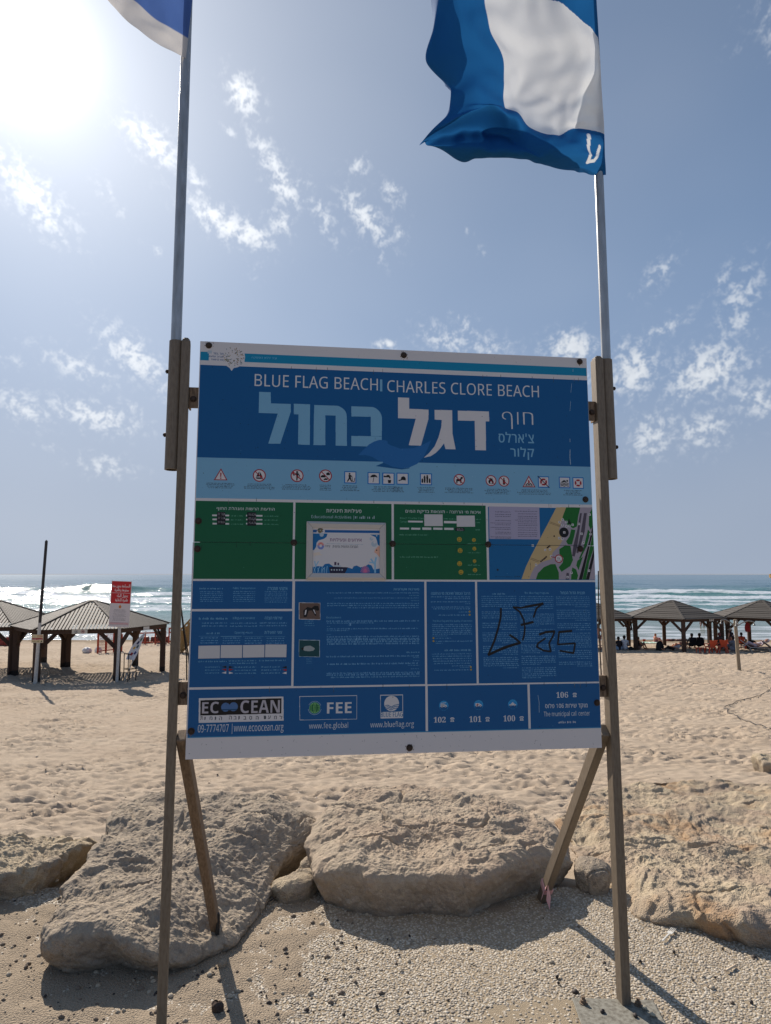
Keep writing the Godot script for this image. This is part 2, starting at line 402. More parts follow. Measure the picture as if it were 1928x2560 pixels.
func build_ground() -> void:
	n_drift = noise(0.5, 3, 31); n_lump = noise(0.5, 3, 32); n_ripple = noise(0.6, 2, 33); n_tone = noise(0.35, 4, 34)
	n_step = noise(4.2, 1, 35, FastNoiseLite.TYPE_CELLULAR); n_step.cellular_return_type = FastNoiseLite.RETURN_DISTANCE; n_step.cellular_jitter = 1.0
	var fan := PackedFloat32Array()
	for k in 12: fan.append(-4.0 + k * 0.27)
	for k in 561: fan.append(-0.76 + 1.52 * k / 560.0)
	for k in 12: fan.append(1.03 + k * 0.27)
	var rows := PackedFloat32Array([-30.0, -8.0, -2.0, 0.0, 1.0, 1.8, 2.1])
	var d := 2.3
	while d < 64.0:
		rows.append(d)
		d += maxf(0.018, d * 0.0052)
	for k in [66.0, 70.0, 80.0, 100.0, 119.0]: rows.append(k)
	var nu := fan.size(); var nv := rows.size()
	var pos := PackedVector3Array(); pos.resize(nu * nv)
	var col := PackedColorArray(); col.resize(nu * nv)
	var dry := lin(207, 192, 174); var damp := lin(178, 160, 141); var grey := lin(178, 165, 147); var wet := lin(138, 122, 102)
	for j in nv:
		var dd := rows[j]
		var reach := maxf(dd, 0.0) + 1.6
		for i in nu:
			var x := fan[i] * reach
			pos[j * nu + i] = Vector3(x, sand_height(x, dd), -dd)
			var t := n_tone.get_noise_2d(x, dd) * 0.5 + n_tone.get_noise_2d(x * 7.0, dd * 7.0) * 0.3
			var c := dry.lerp(damp, clampf(0.18 + t * 0.7, 0.0, 0.8))
			if dd < 4.6: c = grey.lerp(c, smoothstep(3.6, 4.6, dd))
			c = c.lerp(wet, smoothstep(52.0, 57.0, dd + t * 3.0))
			col[j * nu + i] = c
	var s := put("beach_sand", grid(pos, nu, nv, col, PackedVector2Array(), false, true), M.sand, self, "", "structure")
	tag(s, "pale trodden sand running from the paving down to the sea", "sand")
	# paving of pebbles set in mortar
	var pv := PackedVector3Array(); var pn := 90; var pm := 60
	for j in pm:
		for i in pn:
			var x := -7.0 + 14.0 * i / (pn - 1); var dd := -4.0 + 8.1 * j / (pm - 1)
			var y := 0.0 + n_lump.get_noise_2d(x, dd) * 0.002
			if dd > 3.75: y -= (dd - 3.75) * 0.5
			pv.append(Vector3(x, y, -dd))
	s = put("pavement", grid(pv, pn, pm, PackedColorArray(), PackedVector2Array(), false, true), M.mortar, self, "", "structure")
	tag(s, "exposed pebble paving at the edge of the beach", "pavement")
	# its pebbles
	var spots: Array[Transform3D] = []; var tints: Array[Color] = []
	var r := RandomNumberGenerator.new(); r.seed = 77
	var pitch := 0.0116
	var row := 0
	var z := 2.28
	var shades := [lin(200, 190, 174), lin(184, 173, 156), lin(210, 202, 188), lin(168, 158, 143), lin(190, 177, 157), lin(150, 140, 127), lin(212, 202, 184)]
	while z < 3.72:
		var x := -2.3 + (0.5 * pitch if row % 2 else 0.0)
		while x < 2.5:
			var px := x + r.randf_range(-0.42, 0.42) * pitch; var pz := z + r.randf_range(-0.42, 0.42) * pitch
			x += pitch
			if Vector2(px - 0.60, pz - 2.36).length() < 0.42 + n_drift.get_noise_2d(px * 8.0, pz * 8.0) * 0.03 and r.randf() < 0.72: continue
			if sand_height(px, pz) > 0.0035 and r.randf() < 0.8: continue
			if r.randf() < 0.05: continue
			var a := r.randf_range(0.0054, 0.0080); var b := a * r.randf_range(0.62, 0.9)
			var bas := Basis(Vector3.UP, r.randf() * TAU) * Basis(Vector3.RIGHT, r.randf_range(-0.25, 0.25)) * Basis.from_scale(Vector3(a, b * 0.5, b))
			spots.append(Transform3D(bas, Vector3(px, r.randf_range(-0.0012, 0.0012), -pz)))
			var c: Color = shades[r.randi() % shades.size()]
			tints.append(c * r.randf_range(0.92, 1.16))
		z += pitch * 0.86
		row += 1
	scatter("pavement_pebble", spots, tints, pebble_mesh(3, 8, 5), M.pebble, "small rounded pebbles set closely in the paving", "pebbles")
	# loose grit lying on paving and sand
	spots = []; tints = []
	for k in 2300:
		var px := r.randf_range(-2.2, 2.3); var pz := 2.3 + 1.5 * pow(r.randf(), 0.9)
		if px > -0.1 and r.randf() < 0.75: continue
		var a := 0.003 + 0.010 * pow(r.randf(), 4.0) + 0.002 * r.randf()
		var y := maxf(sand_height(px, pz), 0.002)
		spots.append(Transform3D(Basis(Vector3.UP, r.randf() * TAU) * Basis.from_scale(Vector3(a, a * 0.62, a * r.randf_range(0.6, 1.0))), Vector3(px, y + a * 0.2, -pz)))
		var q := r.randf()
		tints.append((lin(196, 182, 160) if q < 0.55 else lin(128, 112, 96) if q < 0.92 else lin(78, 68, 62)) * r.randf_range(0.8, 1.1))
	for q in [Vector2(0.95, 2.70), Vector2(0.90, 2.655), Vector2(0.79, 2.68), Vector2(0.965, 2.66)]:
		spots.append(Transform3D(Basis(Vector3.UP, q.x * 9.0) * Basis.from_scale(Vector3(0.011, 0.007, 0.008)), Vector3(q.x, 0.018, -q.y)))
		tints.append(lin(206, 196, 172) if q.x > 0.92 else lin(70, 60, 54))
	for k in 48:   # dark crumbs dropped on the paving
		var px := r.randf_range(-1.3, 1.6); var pz := r.randf_range(2.4, 3.3)
		var a := r.randf_range(0.004, 0.0085)
		spots.append(Transform3D(Basis(Vector3.UP, r.randf() * TAU) * Basis.from_scale(Vector3(a, a * 0.8, a * 0.8)), Vector3(px, maxf(sand_height(px, pz), 0.006) + a * 0.3, -pz)))
		tints.append(lin(52, 46, 45) * r.randf_range(0.8, 2.0))
	scatter("loose_grit", spots, tints, pebble_mesh(12, 7, 5), M.pebble, "loose grit, shell and dark crumbs scattered over the paving", "grit")
	# bits of weed and shell on the sand beyond
	spots = []; tints = []
	for k in 1500:
		var pz := 4.6 + 26.0 * pow(r.randf(), 1.6); var px := r.randf_range(-0.75, 0.75) * (pz + 1.0)
		var a := r.randf_range(0.005, 0.015) * (1.0 + pz * 0.03)
		spots.append(Transform3D(Basis(Vector3.UP, r.randf() * TAU) * Basis.from_scale(Vector3(a, a * 0.4, a * 0.6)), Vector3(px, sand_height(px, pz) + a * 0.1, -pz)))
		tints.append((lin(84, 66, 52) if r.randf() < 0.7 else lin(210, 200, 186)) * r.randf_range(0.7, 1.2))
	scatter("beach_debris", spots, tints, pebble_mesh(5, 7, 5), M.pebble, "scraps of weed, shell and grit on the trodden sand", "debris")

func pebble_mesh(seed_: int, nu: int, nv: int) -> ArrayMesh:
	var n := noise(0.9, 2, seed_)
	var p := PackedVector3Array()
	for j in nv:
		var f := PI * j / (nv - 1) - PI / 2
		for i in nu:
			var a := TAU * i / nu
			var q := Vector3(cos(a) * cos(f), sin(f), sin(a) * cos(f))
			p.append(q * (1.0 + 0.28 * n.get_noise_3dv(q)))
	return grid(p, nu, nv, PackedColorArray(), PackedVector2Array(), true, false)

func scatter(called: String, spots: Array[Transform3D], tints: Array[Color], mesh: Mesh, mat: Material, label: String, category: String) -> void:
	var mm := MultiMesh.new(); mm.transform_format = MultiMesh.TRANSFORM_3D; mm.use_colors = true; mm.mesh = mesh
	mm.instance_count = spots.size()
	for k in spots.size():
		mm.set_instance_transform(k, spots[k])
		mm.set_instance_color(k, tints[k])
	var o := MultiMeshInstance3D.new(); o.name = numbered(called); o.multimesh = mm; o.material_override = mat
	add_child(o); tag(o, label, category); o.set_meta("kind", "stuff")

# crest distance from the shore view, height, length of the slope, how much of it breaks
var crests := [[66.0, 0.05, 3.0, 0.35], [76.0, 0.08, 4.0, 0.4], [88.0, 0.12, 5.0, 0.45], [101.0, 0.22, 6.0, 0.7], [113.0, 0.3, 6.0, 0.6], [128.0, 0.4, 7.0, 0.8], [147.0, 0.6, 8.0, 1.0], [176.0, 0.95, 9.0, 1.0], [222.0, 1.9, 9.0, 0.40], [300.0, 0.8, 20.0, 0.06], [380.0, 0.6, 26.0, 0.0], [480.0, 0.5, 30.0, 0.0], [640.0, 0.4, 40.0, 0.0]]

func build_sea() -> void:
	var wob := noise(0.012, 3, 51); var lump := noise(0.09, 4, 52); var fizz := noise(0.35, 4, 53); var gate := noise(0.022, 2, 54); var chop := noise(0.16, 4, 55); var lace := noise(0.12, 5, 56)
	lace.fractal_type = FastNoiseLite.FRACTAL_RIDGED
	var fan := PackedFloat32Array()
	for k in 8: fan.append(-4.0 + k * 0.4)
	for k in 441: fan.append(-0.72 + 1.44 * k / 440.0)
	for k in 8: fan.append(1.2 + k * 0.4)
	var rows := PackedFloat32Array()
	var d := 52.0
	while d < 25000.0:
		rows.append(d)
		d += (0.42 if d < 130.0 else 0.55 if d < 260.0 else d * 0.006 if d < 700.0 else d * 0.05)
	var nu := fan.size(); var nv := rows.size()
	var pos := PackedVector3Array(); pos.resize(nu * nv)
	var col := PackedColorArray(); col.resize(nu * nv)
	var shallow := lin(112, 122, 112); var deep := lin(28, 82, 98); var green := lin(48, 106, 100); var foam := lin(208, 214, 218)
	for j in nv:
		var dd := rows[j]
		for i in nu:
			var x := fan[i] * dd
			var h := 0.0; var f := 0.0
			var w := wob.get_noise_2d(x, dd * 0.3)
			if dd < 800.0:
				for k in crests.size():
					var c: Array = crests[k]
					var dc: float = c[0] * (1.0 + 0.11 * wob.get_noise_2d(x * 1.1 + k * 300.0, 0.0)) + 1.2 * lump.get_noise_2d(x, k * 77.0)
					var q: float = (dd - dc) / c[2]
					if q < -1.2 or q > 3.0: continue
					var part := clampf(0.75 + 1.2 * gate.get_noise_2d(x + k * 91.0, k * 50.0), 0.25, 1.25)
					# steep towards the shore, long behind
					var up := exp(-q * q * 3.2) if q < 0.0 else exp(-q * q * 0.7)
					h += c[1] * up * part
					var breaks: float = smoothstep(0.55, 0.35, gate.get_noise_2d(x * 1.3 + k * 191.0, 400.0) * 0.5 + 0.5 + (0.5 - c[3]))
					var front := smoothstep(-0.75, -0.4, q) * smoothstep(1.5, 0.1, q)
					f = maxf(f, front * breaks * c[3] * (0.95 + 0.7 * lump.get_noise_2d(x * 2.0, dd * 2.4)))
					f = maxf(f, 0.42 * c[3] * smoothstep(-0.3, 0.2, q) * smoothstep(3.0, 0.6, q))
			var surf := smoothstep(62.0, 110.0, dd) * smoothstep(215.0, 165.0, dd)
			var web := lace.get_noise_2d(x * 0.5, dd * 1.7)
			var skin := clampf(f * 1.2 + surf * 0.24 + web * 0.5 + 0.16 * lump.get_noise_2d(x * 0.7, dd * 2.2) - 0.76, 0.0, 1.0) * 2.2
			if dd < 72.0: skin = maxf(skin, smoothstep(0.55, 0.85, web * 0.5 + 0.5 + 0.4 * smoothstep(58.5, 56.0, dd)) * 0.8)
			if dd > 260.0: skin = 0.0
			skin = clampf(skin, 0.0, 1.0)
			if dd < 320.0:
				h += chop.get_noise_2d(x, dd * 1.6) * (0.06 + 0.07 * smoothstep(60.0, 140.0, dd)) + fizz.get_noise_2d(x * 1.6, dd * 1.9) * 0.06 * smoothstep(70.0, 130.0, dd)
				h += skin * (0.10 + 0.16 * fizz.get_noise_2d(x * 2.0, dd * 3.0)) * smoothstep(58.0, 110.0, dd)
			elif dd < 1500.0:
				h += (lump.get_noise_2d(x * 0.3, dd * 0.5) * 0.16 + chop.get_noise_2d(x * 1.7, dd) * 0.10) * smoothstep(1500.0, 500.0, dd)
			h *= smoothstep(52.0, 62.0, dd) if dd < 62.0 else 1.0
			pos[j * nu + i] = Vector3(x, SEA + h, -dd)
			var c2 := shallow.lerp(green, smoothstep(60.0, 110.0, dd)).lerp(deep, smoothstep(150.0, 300.0, dd + w * 60.0))
			c2 = c2.lerp(foam, skin)
			c2.a = 1.0
			col[j * nu + i] = c2
	var wave := picture(noise(0.018, 6, 61), 1024, Color.BLACK, Color.WHITE)
	var m := StandardMaterial3D.new(); m.vertex_color_use_as_albedo = true; m.roughness = 0.14; m.metallic_specular = 0.27
	m.uv1_triplanar = true; m.uv1_world_triplanar = true; m.uv1_scale = Vector3(0.07, 0.07, 0.11)
	m.heightmap_enabled = true; m.heightmap_texture = wave; m.heightmap_scale = 5.0
	M.sea = m
	var s := put("sea", grid(pos, nu, nv, col, PackedVector2Array(), false, true), m, self, "", "structure")
	tag(s, "blue green sea with white breaking waves up to the horizon", "sea")

# ------------------------------------------------------------------ rocks
# outline: plan points (x, distance) round the rock; top: height of its upper face there; lip: how far the side is undercut; rows of points up the side and over the top
func rock(called: String, label: String, outline: Array, top: Callable, foot: float, lip: float, edge: float, step: float, rough: float, seed_: int, mat: Material, tone: Callable, group := "") -> void:
	var mid := Vector2.ZERO
	for p in outline: mid += p
	mid /= outline.size()
	var nu := 0; var around := 0.0; var big := 0.0
	for k in outline.size():
		around += outline[k].distance_to(outline[(k + 1) % outline.size()])
		big = maxf(big, (outline[k] - mid).length())
	nu = int(around / step)
	# radius for each direction
	var ring := PackedVector2Array()
	for i in nu:
		var a := TAU * i / nu
		var dir := Vector2(cos(a), sin(a)); var best := 0.0
		for k in outline.size():
			var hit = Geometry2D.segment_intersects_segment(mid, mid + dir * 30.0, outline[k], outline[(k + 1) % outline.size()])
			if hit != null: best = maxf(best, (hit - mid).length())
		ring.append(dir * best)
	for pass_ in 3 + int(0.05 / step):   # rounded corners
		var was := ring.duplicate()
		for i in nu:
			ring[i] = was[i].normalized() * ((was[(i + nu - 1) % nu].length() + was[i].length() * 2.0 + was[(i + 1) % nu].length()) * 0.25)
	var n1 := noise(2.2, 4, seed_); var n2 := noise(9.0, 4, seed_ + 1); var n3 := noise(34.0, 3, seed_ + 2); var pits := noise(7.0, 1, seed_ + 3, FastNoiseLite.TYPE_CELLULAR)
	pits.cellular_return_type = FastNoiseLite.RETURN_DISTANCE
	n2.fractal_type = FastNoiseLite.FRACTAL_RIDGED
	var split := noise(1.5, 2, seed_ + 4); var ledge := noise(2.6, 2, seed_ + 5)
	var bite := 0.0045 if mat == M.boulder else 0.011
	var side := int(0.30 / step); var over := int(big / step * 0.95)
	var pos := PackedVector3Array(); var col := PackedColorArray()
	for j in side + over:
		for i in nu:
			var r := ring[i]
			var R := r.length(); var u := r / maxf(R, 0.001)
			var x := 0.0; var y := 0.0; var z := 0.0
			var rim := mid + r
			var h: float = maxf(top.call(rim.x, rim.y), foot + 0.04)
			if j < side:
				var t := float(j) / side
				y = lerpf(foot, h, t)
				var out := 1.0 - lip * (1.0 - t) * (1.0 - t) / maxf(R, 0.1)
				var round_ := clampf((y - (h - edge)) / edge, 0.0, 1.0)
				out -= edge / R * (1.0 - sqrt(maxf(1.0 - round_ * round_, 0.0)))
				x = mid.x + r.x * out; z = mid.y + r.y * out
			else:
				var t := float(j - side) / (over - 1)
				var q := (R - edge) * (1.0 - t)
				x = mid.x + u.x * q; z = mid.y + u.y * q
				h = top.call(x, z)
				y = maxf(h, foot + 0.04)
			var p := Vector3(x, y, -z)
			# pushed in and out by coarse and fine unevenness
			var dir := (Vector3(u.x, 0, -u.y) * (1.0 if j < side else 0.15) + Vector3.UP * (0.25 if j < side else 1.0)).normalized()
			var a1 := n1.get_noise_3dv(p); var a2 := n2.get_noise_3dv(p); var a3 := n3.get_noise_3dv(p)
			var pit := smoothstep(-0.55, -0.98, pits.get_noise_3dv(p + Vector3.ONE * a1 * 0.2))
			# a few long cracks, and steps where layers have broken off
			var gap := smoothstep(0.045, 0.0, absf(split.get_noise_3dv(Vector3(p.x * 0.7 + p.z * 0.5, p.y, p.z * 1.1 - p.x * 0.3)) + a2 * 0.02)) * smoothstep(-0.1, 0.25, a1)
			var step_ := ledge.get_noise_3dv(p * Vector3(1.0, 0.4, 1.0)) * 2.4
			step_ = floorf(step_) + smoothstep(0.72, 0.98, step_ - floorf(step_))
			p += dir * rough * (step_ * 0.014 - gap * 0.022 + a1 * 0.05 + a2 * bite + a3 * 0.0085 - pit * bite * 1.1)
			pos.append(p - Vector3(mid.x, 0, -mid.y))
			col.append(tone.call(p))
	var o := put(called, grid(pos, nu, side + over, col, PackedVector2Array(), true, true), mat, self)
	o.position = Vector3(mid.x, 0, -mid.y)
	tag(o, label, "rock", group)

func build_rocks() -> void:
	var brown := lin(166, 156, 144); var warm := lin(186, 174, 158); var dark := lin(116, 106, 97); var cream := lin(208, 194, 170); var pink := lin(186, 169, 152); var ochre := lin(184, 150, 116); var ash := lin(158, 148, 138)
	# mottled by large and small patches of lichen grey and bare stone, wherever they lie
	var mottle := noise(3.1, 4, 501); var fleck := noise(26.0, 3, 502); var band := noise(1.2, 3, 503)
	var boulder_tone := func(p: Vector3) -> Color:
		return brown.lerp(warm, clampf(0.45 + mottle.get_noise_3dv(p) * 1.1, 0.0, 1.0)).lerp(dark, clampf(fleck.get_noise_3dv(p) * 1.5 - 0.18, 0.0, 0.6)).lerp(cream, clampf(-fleck.get_noise_3dv(p * 1.3) * 1.5 - 0.25, 0.0, 0.55))
	var pale_tone := func(p: Vector3) -> Color:
		return warm.lerp(pink, clampf(0.4 + mottle.get_noise_3dv(p) * 1.1, 0.0, 1.0)).lerp(ash, clampf(fleck.get_noise_3dv(p) * 1.5 - 0.18, 0.0, 0.6)).lerp(cream, clampf(-fleck.get_noise_3dv(p * 1.3) * 1.5 - 0.22, 0.0, 0.6))
	var cream_tone := func(p: Vector3) -> Color:
		return cream.lerp(ash, clampf(0.3 + mottle.get_noise_3dv(p) * 1.0 + fleck.get_noise_3dv(p) * 0.4, 0.0, 0.8))
	var shelf_tone := func(p: Vector3) -> Color:
		var c := cream.lerp(pink, clampf(0.45 + mottle.get_noise_3dv(p) * 1.1, 0.0, 1.0))
		c = c.lerp(ochre, clampf(band.get_noise_3dv(p) * 1.5 + mottle.get_noise_3dv(p * 1.7) * 0.9 - 0.2, 0.0, 0.75))
		return c.lerp(ash, clampf(fleck.get_noise_3dv(p * 0.6) * 1.0 - 0.1, 0.0, 0.7))
	rock("boulder", "big grey brown boulder sloping behind the left post, undercut at its front",
		[Vector2(-1.42, 2.95), Vector2(-1.30, 2.89), Vector2(-1.12, 2.93), Vector2(-0.93, 2.86), Vector2(-0.80, 2.91), Vector2(-0.64, 3.13), Vector2(-0.56, 3.35), Vector2(-0.54, 3.84), Vector2(-0.37, 4.18), Vector2(-0.42, 4.34), Vector2(-0.6, 4.44), Vector2(-0.98, 4.48), Vector2(-1.49, 4.48), Vector2(-1.60, 4.25), Vector2(-1.54, 3.85), Vector2(-1.50, 3.55), Vector2(-1.46, 3.2)],
		func(x, d): return 0.03 + 0.15 * smoothstep(0.0, 0.5, -0.56 + (d - 3.1) * 0.25 - x) + 0.05 * smoothstep(2.9, 4.3, d) + 0.03 * smoothstep(3.6, 4.2, d),
		-0.05, 0.14, 0.05, 0.011, 1.0, 101, M.boulder, boulder_tone)
	rock("boulder", "large flat topped pale brown boulder in the middle beneath the board",
		[Vector2(-0.40, 3.66), Vector2(-0.36, 3.5), Vector2(-0.27, 3.44), Vector2(-0.07, 3.35), Vector2(0.10, 3.37), Vector2(0.27, 3.39), Vector2(0.42, 3.34), Vector2(0.53, 3.44), Vector2(0.74, 3.6), Vector2(1.01, 3.78), Vector2(1.0, 3.98), Vector2(0.92, 4.21), Vector2(0.75, 4.42), Vector2(0.37, 4.55), Vector2(-0.10, 4.55), Vector2(-0.28, 4.42), Vector2(-0.39, 4.13), Vector2(-0.42, 3.85)],
		func(x, d): return 0.215 + 0.045 * smoothstep(3.4, 4.4, d) - 0.09 * smoothstep(0.7, 1.02, x) - 0.05 * smoothstep(-0.2, -0.42, x),
		-0.04, 0.10, 0.055, 0.011, 1.0, 141, M.boulder, pale_tone)
	rock("rock_slab", "pale limestone slab at the far left beside the big boulder",
		[Vector2(-3.6, 3.5), Vector2(-2.4, 3.46), Vector2(-1.95, 3.5), Vector2(-1.75, 3.62), Vector2(-1.64, 3.95), Vector2(-1.66, 4.3), Vector2(-2.0, 4.45), Vector2(-2.8, 4.6), Vector2(-3.6, 4.5)],
		func(x, d): return 0.19 - 0.05 * smoothstep(-2.2, -1.7, x) - 0.22 * smoothstep(3.9, 4.5, d),
		-0.05, 0.06, 0.05, 0.014, 1.2, 181, M.limestone, cream_tone)
	rock("rock_shelf", "wide pitted limestone shelf with orange patches right of the right post",
		[Vector2(1.15, 3.5), Vector2(1.24, 3.36), Vector2(1.38, 3.27), Vector2(1.46, 3.18), Vector2(1.65, 3.13), Vector2(2.4, 3.05), Vector2(3.3, 3.2), Vector2(3.7, 4.4), Vector2(3.3, 5.5), Vector2(2.1, 5.6), Vector2(1.45, 5.3), Vector2(1.12, 4.8), Vector2(1.10, 4.2), Vector2(1.16, 3.8)],
		func(x, d): return 0.10 - 0.045 * (d - 3.3) - 0.09 * smoothstep(1.42, 1.14, x),
		-0.06, 0.05, 0.04, 0.0125, 0.85, 221, M.limestone, shelf_tone)
	var stones := [
		[[Vector2(-0.58, 3.60), Vector2(-0.50, 3.53), Vector2(-0.40, 3.56), Vector2(-0.33, 3.66), Vector2(-0.36, 3.76), Vector2(-0.46, 3.76)], 0.085, "cream rounded stone wedged between the two big boulders", cream_tone],
		[[Vector2(-0.45, 3.78), Vector2(-0.39, 3.76), Vector2(-0.35, 3.82), Vector2(-0.37, 3.9), Vector2(-0.43, 3.9)], 0.095, "small cream stone behind the wedged one between the boulders", cream_tone],
		[[Vector2(0.975, 3.70), Vector2(1.03, 3.62), Vector2(1.12, 3.63), Vector2(1.16, 3.72), Vector2(1.1, 3.84), Vector2(1.0, 3.84)], 0.125, "blocky grey stone at the right end of the middle boulder", boulder_tone],
		[[Vector2(-0.69, 2.99), Vector2(-0.672, 2.972), Vector2(-0.652, 2.98), Vector2(-0.648, 3.0), Vector2(-0.668, 3.012)], 0.034, "white pebble lying at the foot of the left brace", cream_tone],
		[[Vector2(-0.66, 2.70), Vector2(-0.62, 2.665), Vector2(-0.578, 2.685), Vector2(-0.58, 2.72), Vector2(-0.63, 2.735)], 0.045, "dark crumbly clod on the paving near the bottom edge", func(p): return lin(98, 88, 82)]]
	for s in stones:
		var hh: float = s[1]
		rock("stone", s[2], s[0], func(x, d): return hh, -0.03, 0.02, hh * 0.45, 0.006, 0.42 if hh > 0.05 else 0.45 if hh > 0.04 else 0.14, 301 + int(hh * 1000), M.limestone, s[3])
	var hb := base_height(9.97)
	rock("stone", "pale block of stone half buried in sand at the right edge", [Vector2(5.22, 9.9), Vector2(5.5, 9.8), Vector2(5.9, 9.95), Vector2(5.9, 10.3), Vector2(5.3, 10.3)], func(x, d): return hb + 0.19, hb - 0.1, 0.03, 0.07, 0.02, 1.0, 401, M.limestone, cream_tone)
	var hd := base_height(8.5)
	rock("stone", "dark rough stone lying on the sand behind the shelf", [Vector2(3.9, 8.45), Vector2(4.0, 8.38), Vector2(4.12, 8.42), Vector2(4.14, 8.55), Vector2(3.98, 8.6)], func(x, d): return hd + 0.08, hd - 0.05, 0.02, 0.03, 0.012, 0.6, 421, M.limestone, func(p): return lin(92, 78, 68))

# ------------------------------------------------------------------ the printed face of the board, drawn in millimetres from its top left corner
var IM: Image
var PX := 1.0
const W := Color8(212, 208, 208)
const LW := Color8(180, 174, 180)
const TEAL := Color8(4, 132, 172)
const TEALE := Color8(48, 128, 171)
const B := Color8(4, 86, 142)
const LB := Color8(122, 174, 204)
const LT := Color8(124, 174, 210)
const GR := Color8(6, 92, 56)
const GT := Color8(112, 168, 140)
const MAPB := Color8(4, 98, 152)
const WAVE := Color8(34, 104, 166)
const INK := Color8(48, 76, 120)
const PALE := Color8(176, 190, 200)
const DK := Color8(32, 35, 41)
const DG := Color8(76, 80, 86)
const K := Color8(11, 11, 16)
const SAND := Color8(196, 170, 122)
const PATH := Color8(164, 154, 164)
const LEAF := Color8(20, 104, 34)
const ROAD := Color8(83, 75, 86)
const NOTE := Color8(168, 162, 186)
const BR := Color8(41, 20, 17)
const RED := Color8(156, 32, 38)
const YEL := Color8(180, 152, 48)
const PH1 := Color8(104, 83, 73)
const SEAC := Color8(11, 67, 73)
const FISH := Color8(156, 164, 164)
const SKYL := Color8(76, 113, 160)
const SEAL := Color8(28, 73, 112)
var sans: Font; var sansb: Font; var serif: Font; var hebl: Font

func rc(x0: float, y0: float, x1: float, y1: float, c: Color) -> void:
	IM.fill_rect(Rect2i(roundi(x0 * PX), roundi(y0 * PX), maxi(1, roundi(x1 * PX) - roundi(x0 * PX)), maxi(1, roundi(y1 * PX) - roundi(y0 * PX))), c)

func pg(l: Array, c: Color) -> void:
	var p := PackedVector2Array()
	for k in range(0, l.size(), 2): p.append(Vector2(l[k], l[k + 1]) * PX)
	spans(p, c)

func spans(p: PackedVector2Array, c: Color) -> void:
	var lo := p[0].y; var hi := p[0].y
	for q in p: lo = minf(lo, q.y); hi = maxf(hi, q.y)
	for y in range(maxi(0, floori(lo)), mini(IM.get_height() - 1, ceili(hi)) + 1):
		var yy := y + 0.5
		var xs := []
		for k in p.size():
			var a := p[k]; var b := p[(k + 1) % p.size()]
			if (a.y <= yy) != (b.y <= yy): xs.append(a.x + (yy - a.y) / (b.y - a.y) * (b.x - a.x))
		xs.sort()
		for k in range(0, xs.size() - 1, 2):
			var x0 := roundi(xs[k]); var x1 := roundi(xs[k + 1])
			if x1 > x0: IM.fill_rect(Rect2i(x0, y, x1 - x0, 1), c)

func disc(x: float, y: float, r: float, c: Color) -> void:
	var l := []
	for k in 28: l.append_array([x + r * cos(TAU * k / 28), y + r * sin(TAU * k / 28)])
	pg(l, c)

func circ(x: float, y: float, r: float, w: float, c: Color) -> void:
	var l := []
	for k in 25: l.append_array([x + r * cos(TAU * k / 24), y + r * sin(TAU * k / 24)])
	stroke(l, w, c)

func stroke(l: Array, w: float, c: Color) -> void:
	for k in range(0, l.size() - 3, 2):
		var a := Vector2(l[k], l[k + 1]); var b := Vector2(l[k + 2], l[k + 3])
		var s := (b - a).normalized().orthogonal() * w * 0.5
		var e := (b - a).normalized() * w * 0.2
		pg([a.x + s.x - e.x, a.y + s.y - e.y, b.x + s.x + e.x, b.y + s.y + e.y, b.x - s.x + e.x, b.y - s.y + e.y, a.x - s.x - e.x, a.y - s.y - e.y], c)

func tx(t: String, x0: float, y0: float, x1: float, y1: float, c: Color, font: Font = null) -> void:
	var heb := false
	for ch in t:
		if ch.unicode_at(0) > 0x58f and ch.unicode_at(0) < 0x600: heb = true
	var m := TextMesh.new(); m.depth = 0.0; m.font_size = 64; m.pixel_size = 0.01; m.curve_step = 1.5
	m.text = t
	m.font = hebl if heb and font == hebl else ThemeDB.fallback_font if heb else (font if font != null else sans)
	var arr := m.get_mesh_arrays()
	if arr.is_empty() or arr[Mesh.ARRAY_VERTEX] == null: return
	var v: PackedVector3Array = arr[Mesh.ARRAY_VERTEX]
	if v.is_empty(): return
	var lo := Vector2(1e9, 1e9); var hi := -lo
	for p in v:
		lo = lo.min(Vector2(p.x, -p.y)); hi = hi.max(Vector2(p.x, -p.y))
	var sc := Vector2(x1 - x0, y1 - y0) / (hi - lo).max(Vector2(0.001, 0.001))
	var idx: PackedInt32Array = arr[Mesh.ARRAY_INDEX] if arr[Mesh.ARRAY_INDEX] != null else PackedInt32Array(range(v.size()))
	for k in range(0, idx.size() - 2, 3):
		var q := PackedVector2Array()
		for i in 3:
			var p := v[idx[k + i]]
			q.append((Vector2(x0, y0) + (Vector2(p.x, -p.y) - lo) * sc) * PX)
		spans(q, c)

func gk(x0: float, y0: float, x1: float, y1: float, n: int, align: int, h: float, c: Color) -> void:
	# lines of print too small to read
	var lh := (y1 - y0) / n
	var xh := lh * h
	for k in n:
		var a := x0; var b := x1
		if n > 1:
			var cut := (x1 - x0) * rng.randf_range(0.0, 0.3)
			if align == 1: a += cut * 0.5; b -= cut * 0.5
			elif align == 2: a += cut
			else: b -= cut
		var y := y0 + lh * (k + 0.25)
		var x := a
		while x < b - xh * 0.3:
			for i in rng.randi_range(2, 7):
				var w := xh * rng.randf_range(0.22, 0.5)
				if x + w > b: break
				var t := xh * rng.randf_range(0.6, 1.1)
				IM.fill_rect(Rect2i(roundi(x * PX), roundi((y + xh - t) * PX), maxi(1, roundi(w * PX * 0.7)), maxi(1, roundi(t * PX))), c)
				x += w + xh * 0.16
			x += xh * 0.6

